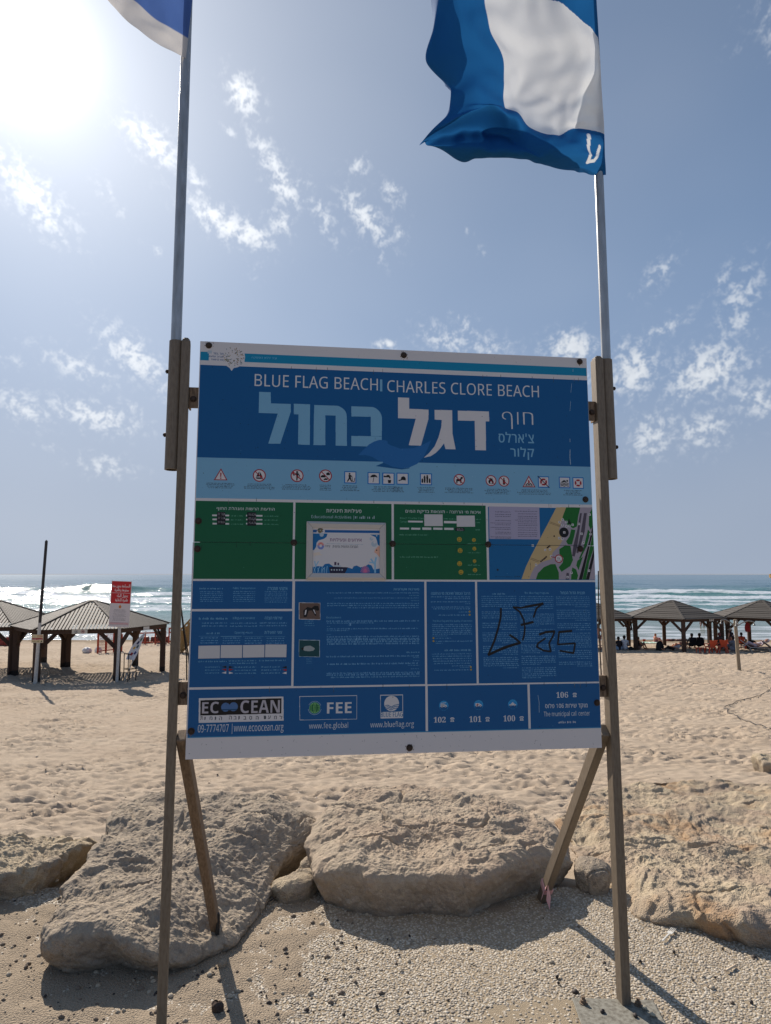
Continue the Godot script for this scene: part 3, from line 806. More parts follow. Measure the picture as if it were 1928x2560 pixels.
func ring_dots(x: float, y: float, r0: float, r1: float) -> void:
	var tone := [Color8(120, 110, 60), Color8(60, 90, 80), Color8(150, 120, 70), Color8(90, 110, 130), Color8(120, 80, 60)]
	for k in 90:
		var a := rng.randf() * TAU; var r := r0 + (r1 - r0) * rng.randf()
		var p := Vector2(x + cos(a) * r, y + sin(a) * r); var u := Vector2.from_angle(a + rng.randf_range(-0.6, 0.6)) * rng.randf_range(1.5, 3.4)
		stroke([p.x - u.x, p.y - u.y, p.x + u.x, p.y + u.y], 1.9, tone[k % 5])

func smiley(x: float, y: float, r: float, happy: int) -> void:
	disc(x, y, r, YEL)
	disc(x - r * 0.35, y - r * 0.3, r * 0.14, BR); disc(x + r * 0.35, y - r * 0.3, r * 0.14, BR)
	var l := []
	for k in 7:
		var a := PI * (0.15 + 0.7 * k / 6.0)
		l.append_array([x + cos(a) * r * 0.6, y + (sin(a) * r * 0.6 if happy else r * 0.95 - sin(a) * r * 0.6)])
	stroke(l, r * 0.16, BR)

func globe(x: float, y: float, r: float) -> void:
	disc(x, y, r, GR)
	var g := Color8(140, 200, 120)
	circ(x, y, r, 1.6, g)
	for k in [-0.6, -0.2, 0.2, 0.6]:
		var l := []; var hw: float = r * sqrt(1.0 - k * k)
		stroke([x - hw, y + k * r, x + hw, y + k * r], 1.3, g)
		for i in 13:
			var a := PI * i / 12.0
			l.append_array([x + k * 1.2 * r * sin(a), y - cos(a) * r])
		stroke(l, 1.3, g)
	stroke([x, y - r, x, y + r], 1.3, g)
	for a in range(-150, -20, 9): disc(x + cos(deg_to_rad(a)) * (r + 5), y + sin(deg_to_rad(a)) * (r + 5), 1.3, PALE)
	for a in range(15, 170, 8): disc(x + cos(deg_to_rad(a)) * (r + 5), y + sin(deg_to_rad(a)) * (r + 5), 1.3, PALE)

func phone(x: float, y: float, s: float) -> void:
	pg([x - s * 0.5, y - s * 0.25, x + s * 0.5, y - s * 0.25, x + s * 0.95, y + s, x - s * 0.95, y + s], W)
	pg([x - s, y - s * 0.15, x - s, y - s * 0.65, x - s * 0.5, y - s, x + s * 0.5, y - s, x + s, y - s * 0.65, x + s, y - s * 0.15, x + s * 0.62, y - s * 0.15, x + s * 0.62, y - s * 0.5, x - s * 0.62, y - s * 0.5, x - s * 0.62, y - s * 0.15], W)
	circ(x, y + s * 0.38, s * 0.32, s * 0.18, B)

func vehicle(x: float, y: float, r: float, kind: String) -> void:
	disc(x, y, r, Color8(60, 160, 214)); disc(x, y, r - 2.0, Color8(40, 140, 200))
	pg([x - r * 0.95, y + r * 0.25, x + r * 0.95, y + r * 0.25, x + r * 0.6, y + r * 0.8, x, y + r * 0.98, x - r * 0.6, y + r * 0.8], B)
	if kind == "police_car":
		pg([x - 13, y + 4, x - 13, y, x - 8, y - 1, x - 4, y - 5, x + 4, y - 5, x + 8, y - 1, x + 13, y, x + 13, y + 4], W); rc(x - 2, y - 8, x + 2, y - 5, W)
	else:
		rc(x - 12, y - 7, x + 4, y + 5, W); pg([x + 5, y - 4, x + 9, y - 4, x + 12, y + 1, x + 12, y + 5, x + 5, y + 5], W)
		if kind == "fire_engine":
			stroke([x - 12, y - 9, x + 8, y - 11], 2, W); rc(x - 10, y - 4, x + 2, y - 1, SEAL)
		else:
			rc(x - 5, y - 5, x - 3, y + 3, RED); rc(x - 8, y - 2, x, y, RED)
	for s in [-7.0, 7.0]:
		disc(x + s, y + 5, 3.2, SEAL); disc(x + s, y + 5, 1.8, W)

func pict(x: float, y: float, h: float, kind: String) -> void:
	# the small pictograms of the rules; h is half their size
	var T := Transform2D(0.0, Vector2(h, h), 0.0, Vector2(x, y))
	var P := func(l: Array, c: Color):
		var o := []
		for k in range(0, l.size(), 2):
			var q: Vector2 = T * Vector2(l[k], l[k + 1])
			o.append_array([q.x, q.y])
		pg(o, c)
	var S := func(l: Array, w: float, c: Color):
		var o := []
		for k in range(0, l.size(), 2):
			var q: Vector2 = T * Vector2(l[k], l[k + 1])
			o.append_array([q.x, q.y])
		stroke(o, w * h, c)
	var D := func(px: float, py: float, r: float, c: Color): disc(x + px * h, y + py * h, r * h, c)
	if kind in ["warn", "swim_warn"]:
		P.call([0, -1.05, 1.05, 0.85, -1.05, 0.85], RED); P.call([0, -0.75, 0.82, 0.72, -0.82, 0.72], W)
	elif kind in ["boat", "ball", "car", "dog", "fire", "bottle"]:
		D.call(0, 0, 1.0, RED); D.call(0, 0, 0.84, W)
	else:
		P.call([-1, -1, 1, -1, 1, 1, -1, 1], Color8(10, 110, 186)); P.call([-0.84, -0.84, 0.84, -0.84, 0.84, 0.84, -0.84, 0.84], W)
	match kind:
		"warn":
			P.call([-0.11, -0.35, 0.11, -0.35, 0.07, 0.32, -0.07, 0.32], RED); D.call(0, 0.52, 0.11, RED)
		"boat":
			P.call([-0.05, -0.6, -0.05, 0.2, -0.5, 0.2], K); P.call([0.05, -0.6, 0.5, 0.2, 0.05, 0.2], K); P.call([-0.6, 0.3, 0.6, 0.3, 0.4, 0.52, -0.4, 0.52], K); P.call([0.1, 0.0, 0.4, 0.0, 0.5, 0.25, 0.1, 0.25], RED)
		"ball":
			D.call(0, -0.58, 0.16, K); P.call([-0.2, -0.4, 0.2, -0.4, 0.15, 0.1, 0.05, 0.75, -0.1, 0.75, -0.12, 0.1], K); S.call([-0.2, -0.3, -0.5, -0.05, -0.62, -0.3], 0.14, K); S.call([0.2, -0.3, 0.4, 0.1], 0.14, K); D.call(-0.6, -0.35, 0.14, RED); S.call([0.05, 0.1, 0.55, 0.5], 0.18, RED)
		"car":
			P.call([-0.75, 0.1, -0.55, -0.1, -0.15, -0.1, 0.0, 0.1, 0.0, 0.25, -0.75, 0.25], K); P.call([0.1, -0.4, 0.45, -0.6, 0.75, -0.3, 0.6, -0.1, 0.15, -0.1], K); P.call([-0.3, 0.55, 0.0, 0.35, 0.35, 0.45, 0.3, 0.65, -0.25, 0.68], K)
		"dog":
			P.call([-0.5, -0.1, 0.15, -0.15, 0.3, -0.5, 0.6, -0.5, 0.65, -0.25, 0.4, -0.1, 0.35, 0.3, 0.35, 0.6, 0.2, 0.6, 0.15, 0.3, -0.3, 0.25, -0.35, 0.6, -0.5, 0.6, -0.55, 0.2], K)
		"fire":
			P.call([-0.4, 0.5, -0.5, 0.1, -0.25, -0.2, -0.2, -0.6, 0.05, -0.3, 0.2, -0.55, 0.35, 0.0, 0.5, 0.2, 0.35, 0.55, 0.0, 0.65], K); P.call([-0.15, 0.55, -0.15, 0.25, 0.05, 0.0, 0.2, 0.35, 0.1, 0.58], W)
		"bottle":
			P.call([-0.09, -0.65, 0.09, -0.65, 0.1, -0.25, 0.22, -0.05, 0.22, 0.65, -0.22, 0.65, -0.22, -0.05, -0.1, -0.25], K); P.call([-0.2, 0.15, 0.2, 0.15, 0.2, 0.4, -0.2, 0.4], RED)
		"bin":
			D.call(-0.12, -0.58, 0.14, K); P.call([-0.3, -0.4, 0.1, -0.4, 0.1, 0.1, 0.3, 0.72, 0.12, 0.72, -0.08, 0.25, -0.4, 0.72, -0.58, 0.72, -0.25, 0.1], K); S.call([0.1, -0.3, 0.32, 0.0], 0.12, K); S.call([0.3, 0.1, 0.35, 0.65, 0.65, 0.65, 0.72, 0.1], 0.09, K)
		"umbrella":
			P.call([-0.6, -0.15, -0.3, -0.5, 0.1, -0.6, 0.45, -0.45, 0.62, -0.1, 0.3, -0.22, 0.0, -0.18, -0.3, -0.12], K); S.call([0.05, -0.2, -0.1, 0.65], 0.08, K)
		"tap":
			P.call([-0.75, -0.5, -0.3, -0.45, -0.3, -0.62, 0.2, -0.62, 0.2, -0.45, 0.35, -0.3, 0.35, -0.05, 0.12, -0.05, 0.1, -0.25, -0.75, -0.25], K); P.call([-0.1, 0.2, 0.45, 0.2, 0.38, 0.7, -0.02, 0.7], K)
		"cap":
			P.call([-0.3, 0.15, -0.2, -0.25, 0.1, -0.42, 0.4, -0.3, 0.55, 0.0, 0.5, 0.28, 0.0, 0.2, -0.6, 0.4, -0.7, 0.25], K)
		"family":
			for f in [[-0.6, 0.15, 0.6], [-0.22, -0.35, 0.95], [0.22, -0.45, 1.05], [0.62, 0.1, 0.6]]:
				D.call(f[0], f[1] - 0.12, 0.13, K); P.call([f[0] - 0.16, f[1], f[0] + 0.16, f[1], f[0] + 0.12, 0.6, f[0] - 0.12, 0.6], K)
		"swim_warn":
			S.call([-0.5, 0.5, -0.2, 0.25, 0.0, 0.45, 0.25, 0.25, 0.5, 0.5], 0.14, K); S.call([-0.6, 0.62, 0.6, 0.62], 0.08, K); S.call([0.0, 0.2, -0.05, -0.3], 0.16, RED); D.call(0.0, 0.0, 0.16, RED)
		"no_ring", "ring":
			D.call(0, 0, 0.62, RED); D.call(0, 0, 0.32, W)
			for k in 4:
				var a := PI / 4 + PI / 2 * k
				S.call([cos(a) * 0.3, sin(a) * 0.3, cos(a) * 0.64, sin(a) * 0.64], 0.14, W)
		"swim":
			for k in 3:
				S.call([-0.75, 0.15 + k * 0.25, -0.4, 0.05 + k * 0.25, -0.1, 0.18 + k * 0.25, 0.25, 0.05 + k * 0.25, 0.7, 0.18 + k * 0.25], 0.12, K)
			P.call([-0.6, -0.1, -0.1, -0.4, 0.2, -0.3, 0.3, -0.1, -0.2, -0.05], K); D.call(0.48, -0.28, 0.16, K)
	if kind in ["boat", "ball", "car", "dog", "fire", "bottle"]: S.call([-0.65, -0.65, 0.65, 0.65], 0.14, RED)
	if kind == "no_ring": S.call([-1, -1, 1, 1], 0.14, K)

func scuff(x: float, y: float, w: float, h: float) -> void:
	for k in 26:
		var a := Vector2(x + rng.randf_range(-0.5, 0.5) * w, y + rng.randf_range(-0.5, 0.5) * h)
		stroke([a.x, a.y, a.x + rng.randf_range(-4, 4), a.y + rng.randf_range(-7, 7)], 0.8, Color8(110, 160, 206) if k % 2 else Color8(150, 186, 214))

func weather() -> void:
	# specks, thin scratches and dribbles of dirt that the photograph shows on the sheet
	for k in 620:
		var x := rng.randf() * 1560; var y := rng.randf() * 1560
		var c := IM.get_pixel(int(x * PX), int(y * PX))
		var d := c.darkened(rng.randf_range(0.15, 0.5)) if rng.randf() < 0.75 else c.lightened(rng.randf_range(0.08, 0.25))
		disc(x, y, rng.randf_range(0.6, 1.8), d)
	for k in 90:
		var x := rng.randf() * 1550; var y := rng.randf_range(1490, 1560) if k % 2 else rng.randf() * 1550
		var c := IM.get_pixel(int(x * PX), int(y * PX))
		stroke([x, y, x + rng.randf_range(-6, 6), y + rng.randf_range(-3, 9)], rng.randf_range(0.7, 1.4), c.darkened(0.3))
	for k in 46:
		var x := 30.0 + rng.randf() * 1500; var y: float = [80.0, 614.0, 780.0, 1310.0][k % 4] + rng.randf_range(-4, 10)
		var l := rng.randf_range(6, 24)
		for i in 5:
			var c := IM.get_pixelv(Vector2i(Vector2(x, minf(y + l * i / 5.0, 1560)) * PX))
			stroke([x + rng.randf_range(-0.5, 0.5), y + l * i / 5.0, x, y + l * (i + 1) / 5.0], 1.6, c.darkened(0.22))
	for q in [[33, 10], [1534, 14], [797, 21], [14, 1464], [812, 1542]]:
		for k in 22:
			var a := rng.randf() * TAU; var r := rng.randf_range(9, 18)
			disc(q[0] + cos(a) * r, q[1] + sin(a) * r + (4.0 if k % 3 == 0 else 0.0), rng.randf_range(0.6, 2.0), Color8(120, 100, 84))

func sheet(x0: float, y0: float, x1: float, y1: float, thick: float) -> ArrayMesh:
	# a flat board from (x0, y0) to (x1, y1) in millimetres; surface 0 is its printed face
	var o := func(x: float, y: float) -> Vector3: return Vector3((x - 782.0) * 0.001, (781.0 - y) * 0.001, 0.0)
	var f := []; f.resize(Mesh.ARRAY_MAX)
	var a: Vector3 = o.call(x0, y0); var b: Vector3 = o.call(x1, y0); var c: Vector3 = o.call(x1, y1); var d: Vector3 = o.call(x0, y1)
	f[Mesh.ARRAY_VERTEX] = PackedVector3Array([a, b, c, a, c, d]); f[Mesh.ARRAY_NORMAL] = PackedVector3Array([Vector3.BACK, Vector3.BACK, Vector3.BACK, Vector3.BACK, Vector3.BACK, Vector3.BACK])
	var u := func(x: float, y: float) -> Vector2: return Vector2(x, y) / 1564.0
	f[Mesh.ARRAY_TEX_UV] = PackedVector2Array([u.call(x0, y0), u.call(x1, y0), u.call(x1, y1), u.call(x0, y0), u.call(x1, y1), u.call(x0, y1)])
	var m := ArrayMesh.new(); m.add_surface_from_arrays(Mesh.PRIMITIVE_TRIANGLES, f)
	var s := Shape.new(); var t := Vector3(0, 0, -thick)
	s.quad(a, b, b + t, a + t, Vector3.UP); s.quad(d, c, c + t, d + t, Vector3.DOWN); s.quad(a, d, d + t, a + t, Vector3.LEFT); s.quad(b, c, c + t, b + t, Vector3.RIGHT); s.quad(a + t, b + t, c + t, d + t, Vector3.FORWARD)
	var g := []; g.resize(Mesh.ARRAY_MAX)
	g[Mesh.ARRAY_VERTEX] = s.v; g[Mesh.ARRAY_NORMAL] = s.n; g[Mesh.ARRAY_TEX_UV] = s.uv
	m.add_surface_from_arrays(Mesh.PRIMITIVE_TRIANGLES, g)
	return m

func sign_frame() -> Transform3D:
	# the whole stand leans back a little and is turned slightly to the right
	return Transform3D(Basis(Vector3(0.99221, -0.0031, -0.12450), Vector3(-0.0017, 0.99926, -0.03840), Vector3(0.12453, 0.03829, 0.99148)).orthonormalized(), Vector3(0.0715, 0, -2.624))

func canvas(w: int, h: int, px: float, c: Color) -> void:
	IM = Image.create_empty(w, h, false, Image.FORMAT_RGB8); IM.fill(c); PX = px

func printed(rough := 0.5) -> StandardMaterial3D:
	var m := StandardMaterial3D.new(); m.albedo_texture = ImageTexture.create_from_image(IM); m.roughness = rough; m.metallic_specular = 0.4
	return m

func build_sign() -> void:
	var f := SystemFont.new(); f.font_names = PackedStringArray(["Droid Sans"]); sans = f
	f = SystemFont.new(); f.font_names = PackedStringArray(["Droid Sans"]); f.font_weight = 700; sansb = f
	f = SystemFont.new(); f.font_names = PackedStringArray(["Droid Serif"]); f.font_weight = 700; serif = f
	var fv := FontVariation.new(); fv.base_font = ThemeDB.fallback_font; fv.variation_embolden = -0.9; hebl = fv
	canvas(2048, 2048, 2048.0 / 1564.0, W)
	draw_board()
	var face := printed(0.42)
	canvas(512, 360, 512.0 / 256.0, W)
	draw_poster()
	var poster_face := printed(0.35)
	var t := thing("information_board", "tall blue, green and white beach notice board bolted between two metal posts", "notice board")
	t.transform = sign_frame()
	var tilt := Basis(Vector3.BACK, deg_to_rad(-0.05))
	var mid := Vector3(-0.0098, 1.718, 0.002)
	for part in [["upper_sheet", 0.0, 779.6], ["lower_sheet", 781.2, 1562.0]]:
		var o := MeshInstance3D.new(); o.name = part[0]
		o.mesh = sheet(0.0 if part[0] == "upper_sheet" else -1.5, part[1], 1564.0, part[2], 0.006)
		o.set_surface_override_material(0, face); o.set_surface_override_material(1, M.frame)
		t.add_child(o, true); o.transform = Transform3D(tilt, mid + (Vector3.ZERO if part[0] == "upper_sheet" else Vector3(0, 0, 0.0012)))
	var on := func(x: float, y: float, z: float) -> Vector3: return mid + tilt * Vector3((x - 782.0) * 0.001, (781.0 - y) * 0.001, z)
	for yy in [22.0, 780.0, 1536.0]:   # rails that carry the two sheets from behind
		var rail := Shape.new(); rail.box(Transform3D(), Vector3(1.52, 0.05, 0.025), 0.002)
		var rl := put("backing_rail", rail.done(), M.black, t); rl.transform = Transform3D(tilt, on.call(782.0, yy, -0.0195))
	# bolts
	var s := Shape.new()
	s.lathe(Transform3D(Basis(Vector3.RIGHT, PI / 2), Vector3.ZERO), [Vector2(0.0001, 0), Vector2(0.0125, 0), Vector2(0.0125, 0.0015), Vector2(0.011, 0.002), Vector2(0.0085, 0.002)], 16)
	s.lathe(Transform3D(Basis(Vector3.RIGHT, PI / 2), Vector3.ZERO), [Vector2(0.0085, 0.0018), Vector2(0.0085, 0.0065), Vector2(0.0075, 0.0078), Vector2(0.0001, 0.008)], 6)
	var bolt := s.done()
	for q in [[33, 10], [797, 21], [1534, 14], [1536, 593], [13, 701], [16, 806], [372, 779], [750, 780], [1129, 779], [1506, 793], [14, 1464], [812, 1542], [1551, 1392]]:
		var o := put("bolt", bolt, M.bolt, t); o.position = on.call(maxf(q[0], 16.0), maxf(q[1], 16.0), 0.0013 if q[1] > 780 else 0.0)
	# the notes taped on: white paper over old entries
	var strips := [[875.0, 663.0, 73.0, 46.0], [1004.0, 666.0, 73.0, 44.0]]
	strips.append_array([[32.0, 1161.0, 77.0, 46.0], [112.0, 1160.0, 77.0, 46.0], [192.0, 1160.0, 78.0, 45.0], [273.0, 1159.0, 78.0, 46.0]])
	for q in strips:
		s = Shape.new()
		s.box(Transform3D(Basis(Vector3.BACK, rng.randf_range(-0.02, 0.02)), Vector3.ZERO), Vector3(q[2], q[3], 1.2) * 0.001)
		var o := put("paper_note", s.done(), M.paper, t, "white paper label stuck over an old entry")
		o.position = on.call(q[0] + q[2] * 0.5, q[1] + q[3] * 0.5, 0.0008 if q[1] < 780 else 0.0021)
	# poster in a snap frame
	s = Shape.new(); s.quad(Vector3(-0.128, 0.0868, 0), Vector3(0.128, 0.0868, 0), Vector3(0.128, -0.0868, 0), Vector3(-0.128, -0.0868, 0), Vector3.BACK)
	s.uv = PackedVector2Array()
	for p in s.v: s.uv.append(Vector2((p.x + 0.128) / 0.256, (0.0868 - p.y) / 0.1736 * 0.965))
	var frame := Shape.new()
	var in_ := [Vector2(-0.1285, 0.0865), Vector2(0.1275, 0.0865), Vector2(0.1280, -0.0855), Vector2(-0.1285, -0.0855)]
	var out := [Vector2(-0.1525, 0.1115), Vector2(0.1515, 0.1095), Vector2(0.1520, -0.1105), Vector2(-0.1525, -0.1095)]
	var fr := Node3D.new(); fr.name = "poster_frame"; t.add_child(fr); fr.transform = Transform3D(tilt, on.call(571.5, 809.0, 0.001))
	fr.set_meta("label", "white mitred snap frame holding a small poster")
	for k in 4:
		var g := Shape.new(); var k2 := (k + 1) % 4
		var cut: Vector2 = (out[k2] - out[k]).normalized() * 0.0006
		var P := [out[k] + cut, out[k2] - cut, in_[k2] - cut, in_[k] + cut]
		var m1: Vector2 = P[0].lerp(P[3], 0.35); var m2: Vector2 = P[1].lerp(P[2], 0.35)
		var z := func(p: Vector2, h: float) -> Vector3: return Vector3(p.x, p.y, h)
		var o3 := Vector3((P[0].x + P[1].x) * 0.5, (P[0].y + P[1].y) * 0.5, 0.0).normalized()
		g.quad(z.call(P[0], 0.0), z.call(P[1], 0.0), z.call(P[1], 0.007), z.call(P[0], 0.007), o3)
		g.quad(z.call(P[0], 0.007), z.call(P[1], 0.007), z.call(m2, 0.013), z.call(m1, 0.013), Vector3.BACK)
		g.quad(z.call(m1, 0.013), z.call(m2, 0.013), z.call(P[2], 0.009), z.call(P[3], 0.009), Vector3.BACK)
		g.quad(z.call(P[3], 0.009), z.call(P[2], 0.009), z.call(P[2], 0.0), z.call(P[3], 0.0), -o3)
		put("frame_rail", g.done(), M.frame, fr)
	var po := put("poster", s.done(), poster_face, fr, "white poster with a dark ship, coral and blue corners"); po.position = Vector3(0, 0.0005, 0.0045)
	# posts, brackets, braces and foot plates
	for side in [-1.0, 1.0]:
		var px := -0.847 if side < 0 else 0.827
		var p := Shape.new()
		var w := 0.033 if side < 0 else 0.036
		var h := 2.512
		var turn := Basis(Vector3.UP, deg_to_rad(7.0 if side < 0 else 2.0))
		p.box(Transform3D(turn, Vector3(0, h * 0.5 - 0.15, 0)), Vector3(w, h + 0.30 - 0.02, 0.052), 0.004)
		var cap := Shape.new()
		cap.box(Transform3D(turn, Vector3(0, h - 0.008, 0)), Vector3(w - 0.006, 0.018, 0.046), 0.008)
		var post := put("post", p.done(), M.steel, t); post.position = Vector3(px, 0, -0.018)
		put("post_cap", cap.done(), M.steel, post)
		for yy in [2.277, 1.167]:
			# an angle plate from the post to the back of the board
			var b := Shape.new()
			var bx0: float = px - side * (w * 0.5); var bx1: float = px - side * 0.105
			b.box(Transform3D(Basis(), Vector3((bx0 + bx1) * 0.5, yy, -0.012)), Vector3(absf(bx1 - bx0), 0.082, 0.006), 0.001)
			b.box(Transform3D(Basis(), Vector3(bx0 - side * 0.003, yy, -0.03)), Vector3(0.006, 0.082, 0.042), 0.001)
			var br := put("bracket", b.done(), M.rusty, t)
			var nut := put("bracket_bolt", bolt, M.bolt, br); nut.position = Vector3(px - side * 0.036, yy - 0.006, -0.009)
		# rear stay down to the ground behind
		var g := Shape.new()
		var foot := Vector3(-0.736, 0.121, -0.611) if side < 0 else Vector3(0.815, 0.035, -0.865)
		var head := Vector3(-0.813, 1.02, -0.02) if side < 0 else Vector3(0.793, 1.0, -0.02)
		g.beam(foot + (foot - head).normalized() * 0.06, head, 0.036, 0.056, Vector3.RIGHT, 0.004)
		put("brace", g.done(), M.rusty if side < 0 else M.steel, t)
		var pl := Shape.new()
		pl.box(Transform3D(Basis(), Vector3(0, 0.006, 0)), Vector3(0.30, 0.008, 0.27), 0.002)
		var plate := put("base_plate", pl.done(), M.plate, t); plate.position = Vector3(px + 0.012, 0.002, -0.012)
		plate.transform.basis = sign_frame().basis.inverse() * Basis(Vector3.UP, deg_to_rad(-3.0))
		plate.position = sign_frame().affine_inverse() * Vector3(-0.72 if side < 0 else 0.845, 0.003, -2.44 if side < 0 else -2.628)
		for q in [Vector2(-0.115, -0.10), Vector2(0.085, -0.10), Vector2(-0.115, 0.10), Vector2(0.085, 0.10)]:
			var a := Shape.new()
			a.lathe(Transform3D(Basis(), Vector3(q.x, 0.010, q.y)), [Vector2(0.015, 0), Vector2(0.015, 0.003), Vector2(0.010, 0.0035)], 14)
			a.lathe(Transform3D(Basis(), Vector3(q.x, 0.012, q.y)), [Vector2(0.011, 0), Vector2(0.011, 0.011), Vector2(0.006, 0.0125)], 6)
			a.lathe(Transform3D(Basis(), Vector3(q.x, 0.020, q.y)), [Vector2(0.0062, 0), Vector2(0.0062, 0.014), Vector2(0.0001, 0.015)], 10)
			put("anchor_bolt", a.done(), M.rusty, plate)
	var clip := Shape.new(); clip.box(Transform3D(Basis(Vector3.UP, 0.3), Vector3(-0.722, 0.135, -0.575)), Vector3(0.014, 0.085, 0.02), 0.001)
	put("foot_clip", clip.done(), M.black, t, "black plastic clip at the foot of the left brace")

func draw_poster() -> void:
	# 256 by 174 millimetres
	rc(0, 8, 256, 18, Color8(22, 92, 158)); disc(30, 12, 15, W); rc(14, 0, 40, 20, W)
	ring_dots(28, 10, 4, 9); tx("יפו", 6, 7, 18, 14, INK)
	var blue := Color8(14, 104, 162)
	pg([0, 22, 55, 22, 52, 34, 42, 42, 22, 48, 14, 58, 13, 72, 6, 84, 0, 86], blue); disc(33, 26, 8, PALE)
	pg([218, 24, 256, 24, 256, 68, 248, 62, 245, 48, 240, 34], blue); disc(224, 40, 7, PALE); disc(226, 37, 3, W); disc(234, 60, 11, PALE); disc(236, 54, 5, W); disc(244, 28, 3, PALE)
	tx("אירועים ופעילויות", 64, 38, 186, 52, Color8(120, 76, 110)); stroke([52, 60, 192, 63], 0.8, Color8(110, 150, 170)); tx("הסביבה החופית והימית", 75, 67, 172, 76, DG)
	for k in 14:
		var a := TAU * k / 14.0
		circ(30 + cos(a) * 9, 69 + sin(a) * 10, 3.2, 1.3, Color8(220, 90, 70) if sin(a) < 0 else Color8(40, 90, 190))
	tx("קיימות", 46, 66, 66, 76, DG)
	pg([256, 66, 248, 70, 238, 80, 234, 92, 244, 98, 252, 108, 256, 112], Color8(228, 176, 150)); disc(244, 84, 2.5, BR)
	pg([2, 96, 30, 92, 26, 98, 38, 104, 10, 106, 4, 112], Color8(220, 206, 190))
	pg([0, 174, 0, 150, 20, 146, 38, 148, 46, 138, 62, 136, 74, 144, 84, 152, 120, 150, 140, 152, 150, 156, 156, 146, 168, 143, 182, 150, 200, 146, 212, 138, 224, 142, 232, 158, 256, 154, 256, 174], blue)
	pg([62, 150, 80, 148, 134, 150, 130, 158, 122, 174, 66, 174], Color8(34, 34, 60))
	for k in 5: disc(72 + k * 10, 160, 3, PALE)
	rc(82, 130, 90, 142, Color8(70, 52, 80)); rc(94, 133, 100, 142, Color8(70, 52, 80)); rc(80, 143, 108, 148, PALE)
	var coral := Color8(140, 188, 216)
	for k in 8:
		var x := 4.0 + k * 7.0
		stroke([x, 174, x + rng.randf_range(-4, 4), 158, x + rng.randf_range(-6, 8), 144 + rng.randf() * 10], 2.2, coral)
	stroke([12, 150, 8, 128], 4, coral); stroke([12, 146, 22, 128], 4, coral)
	stroke([238, 170, 238, 130, 242, 112], 7, coral); stroke([238, 140, 222, 118], 6, coral); stroke([230, 132, 216, 130], 5, coral)
	for k in 12:
		var a := PI + PI * (k + 0.5) / 12.0
		stroke([200, 170, 200 + cos(a) * 18, 170 + sin(a) * 26], 2.2, Color8(206, 110, 150))

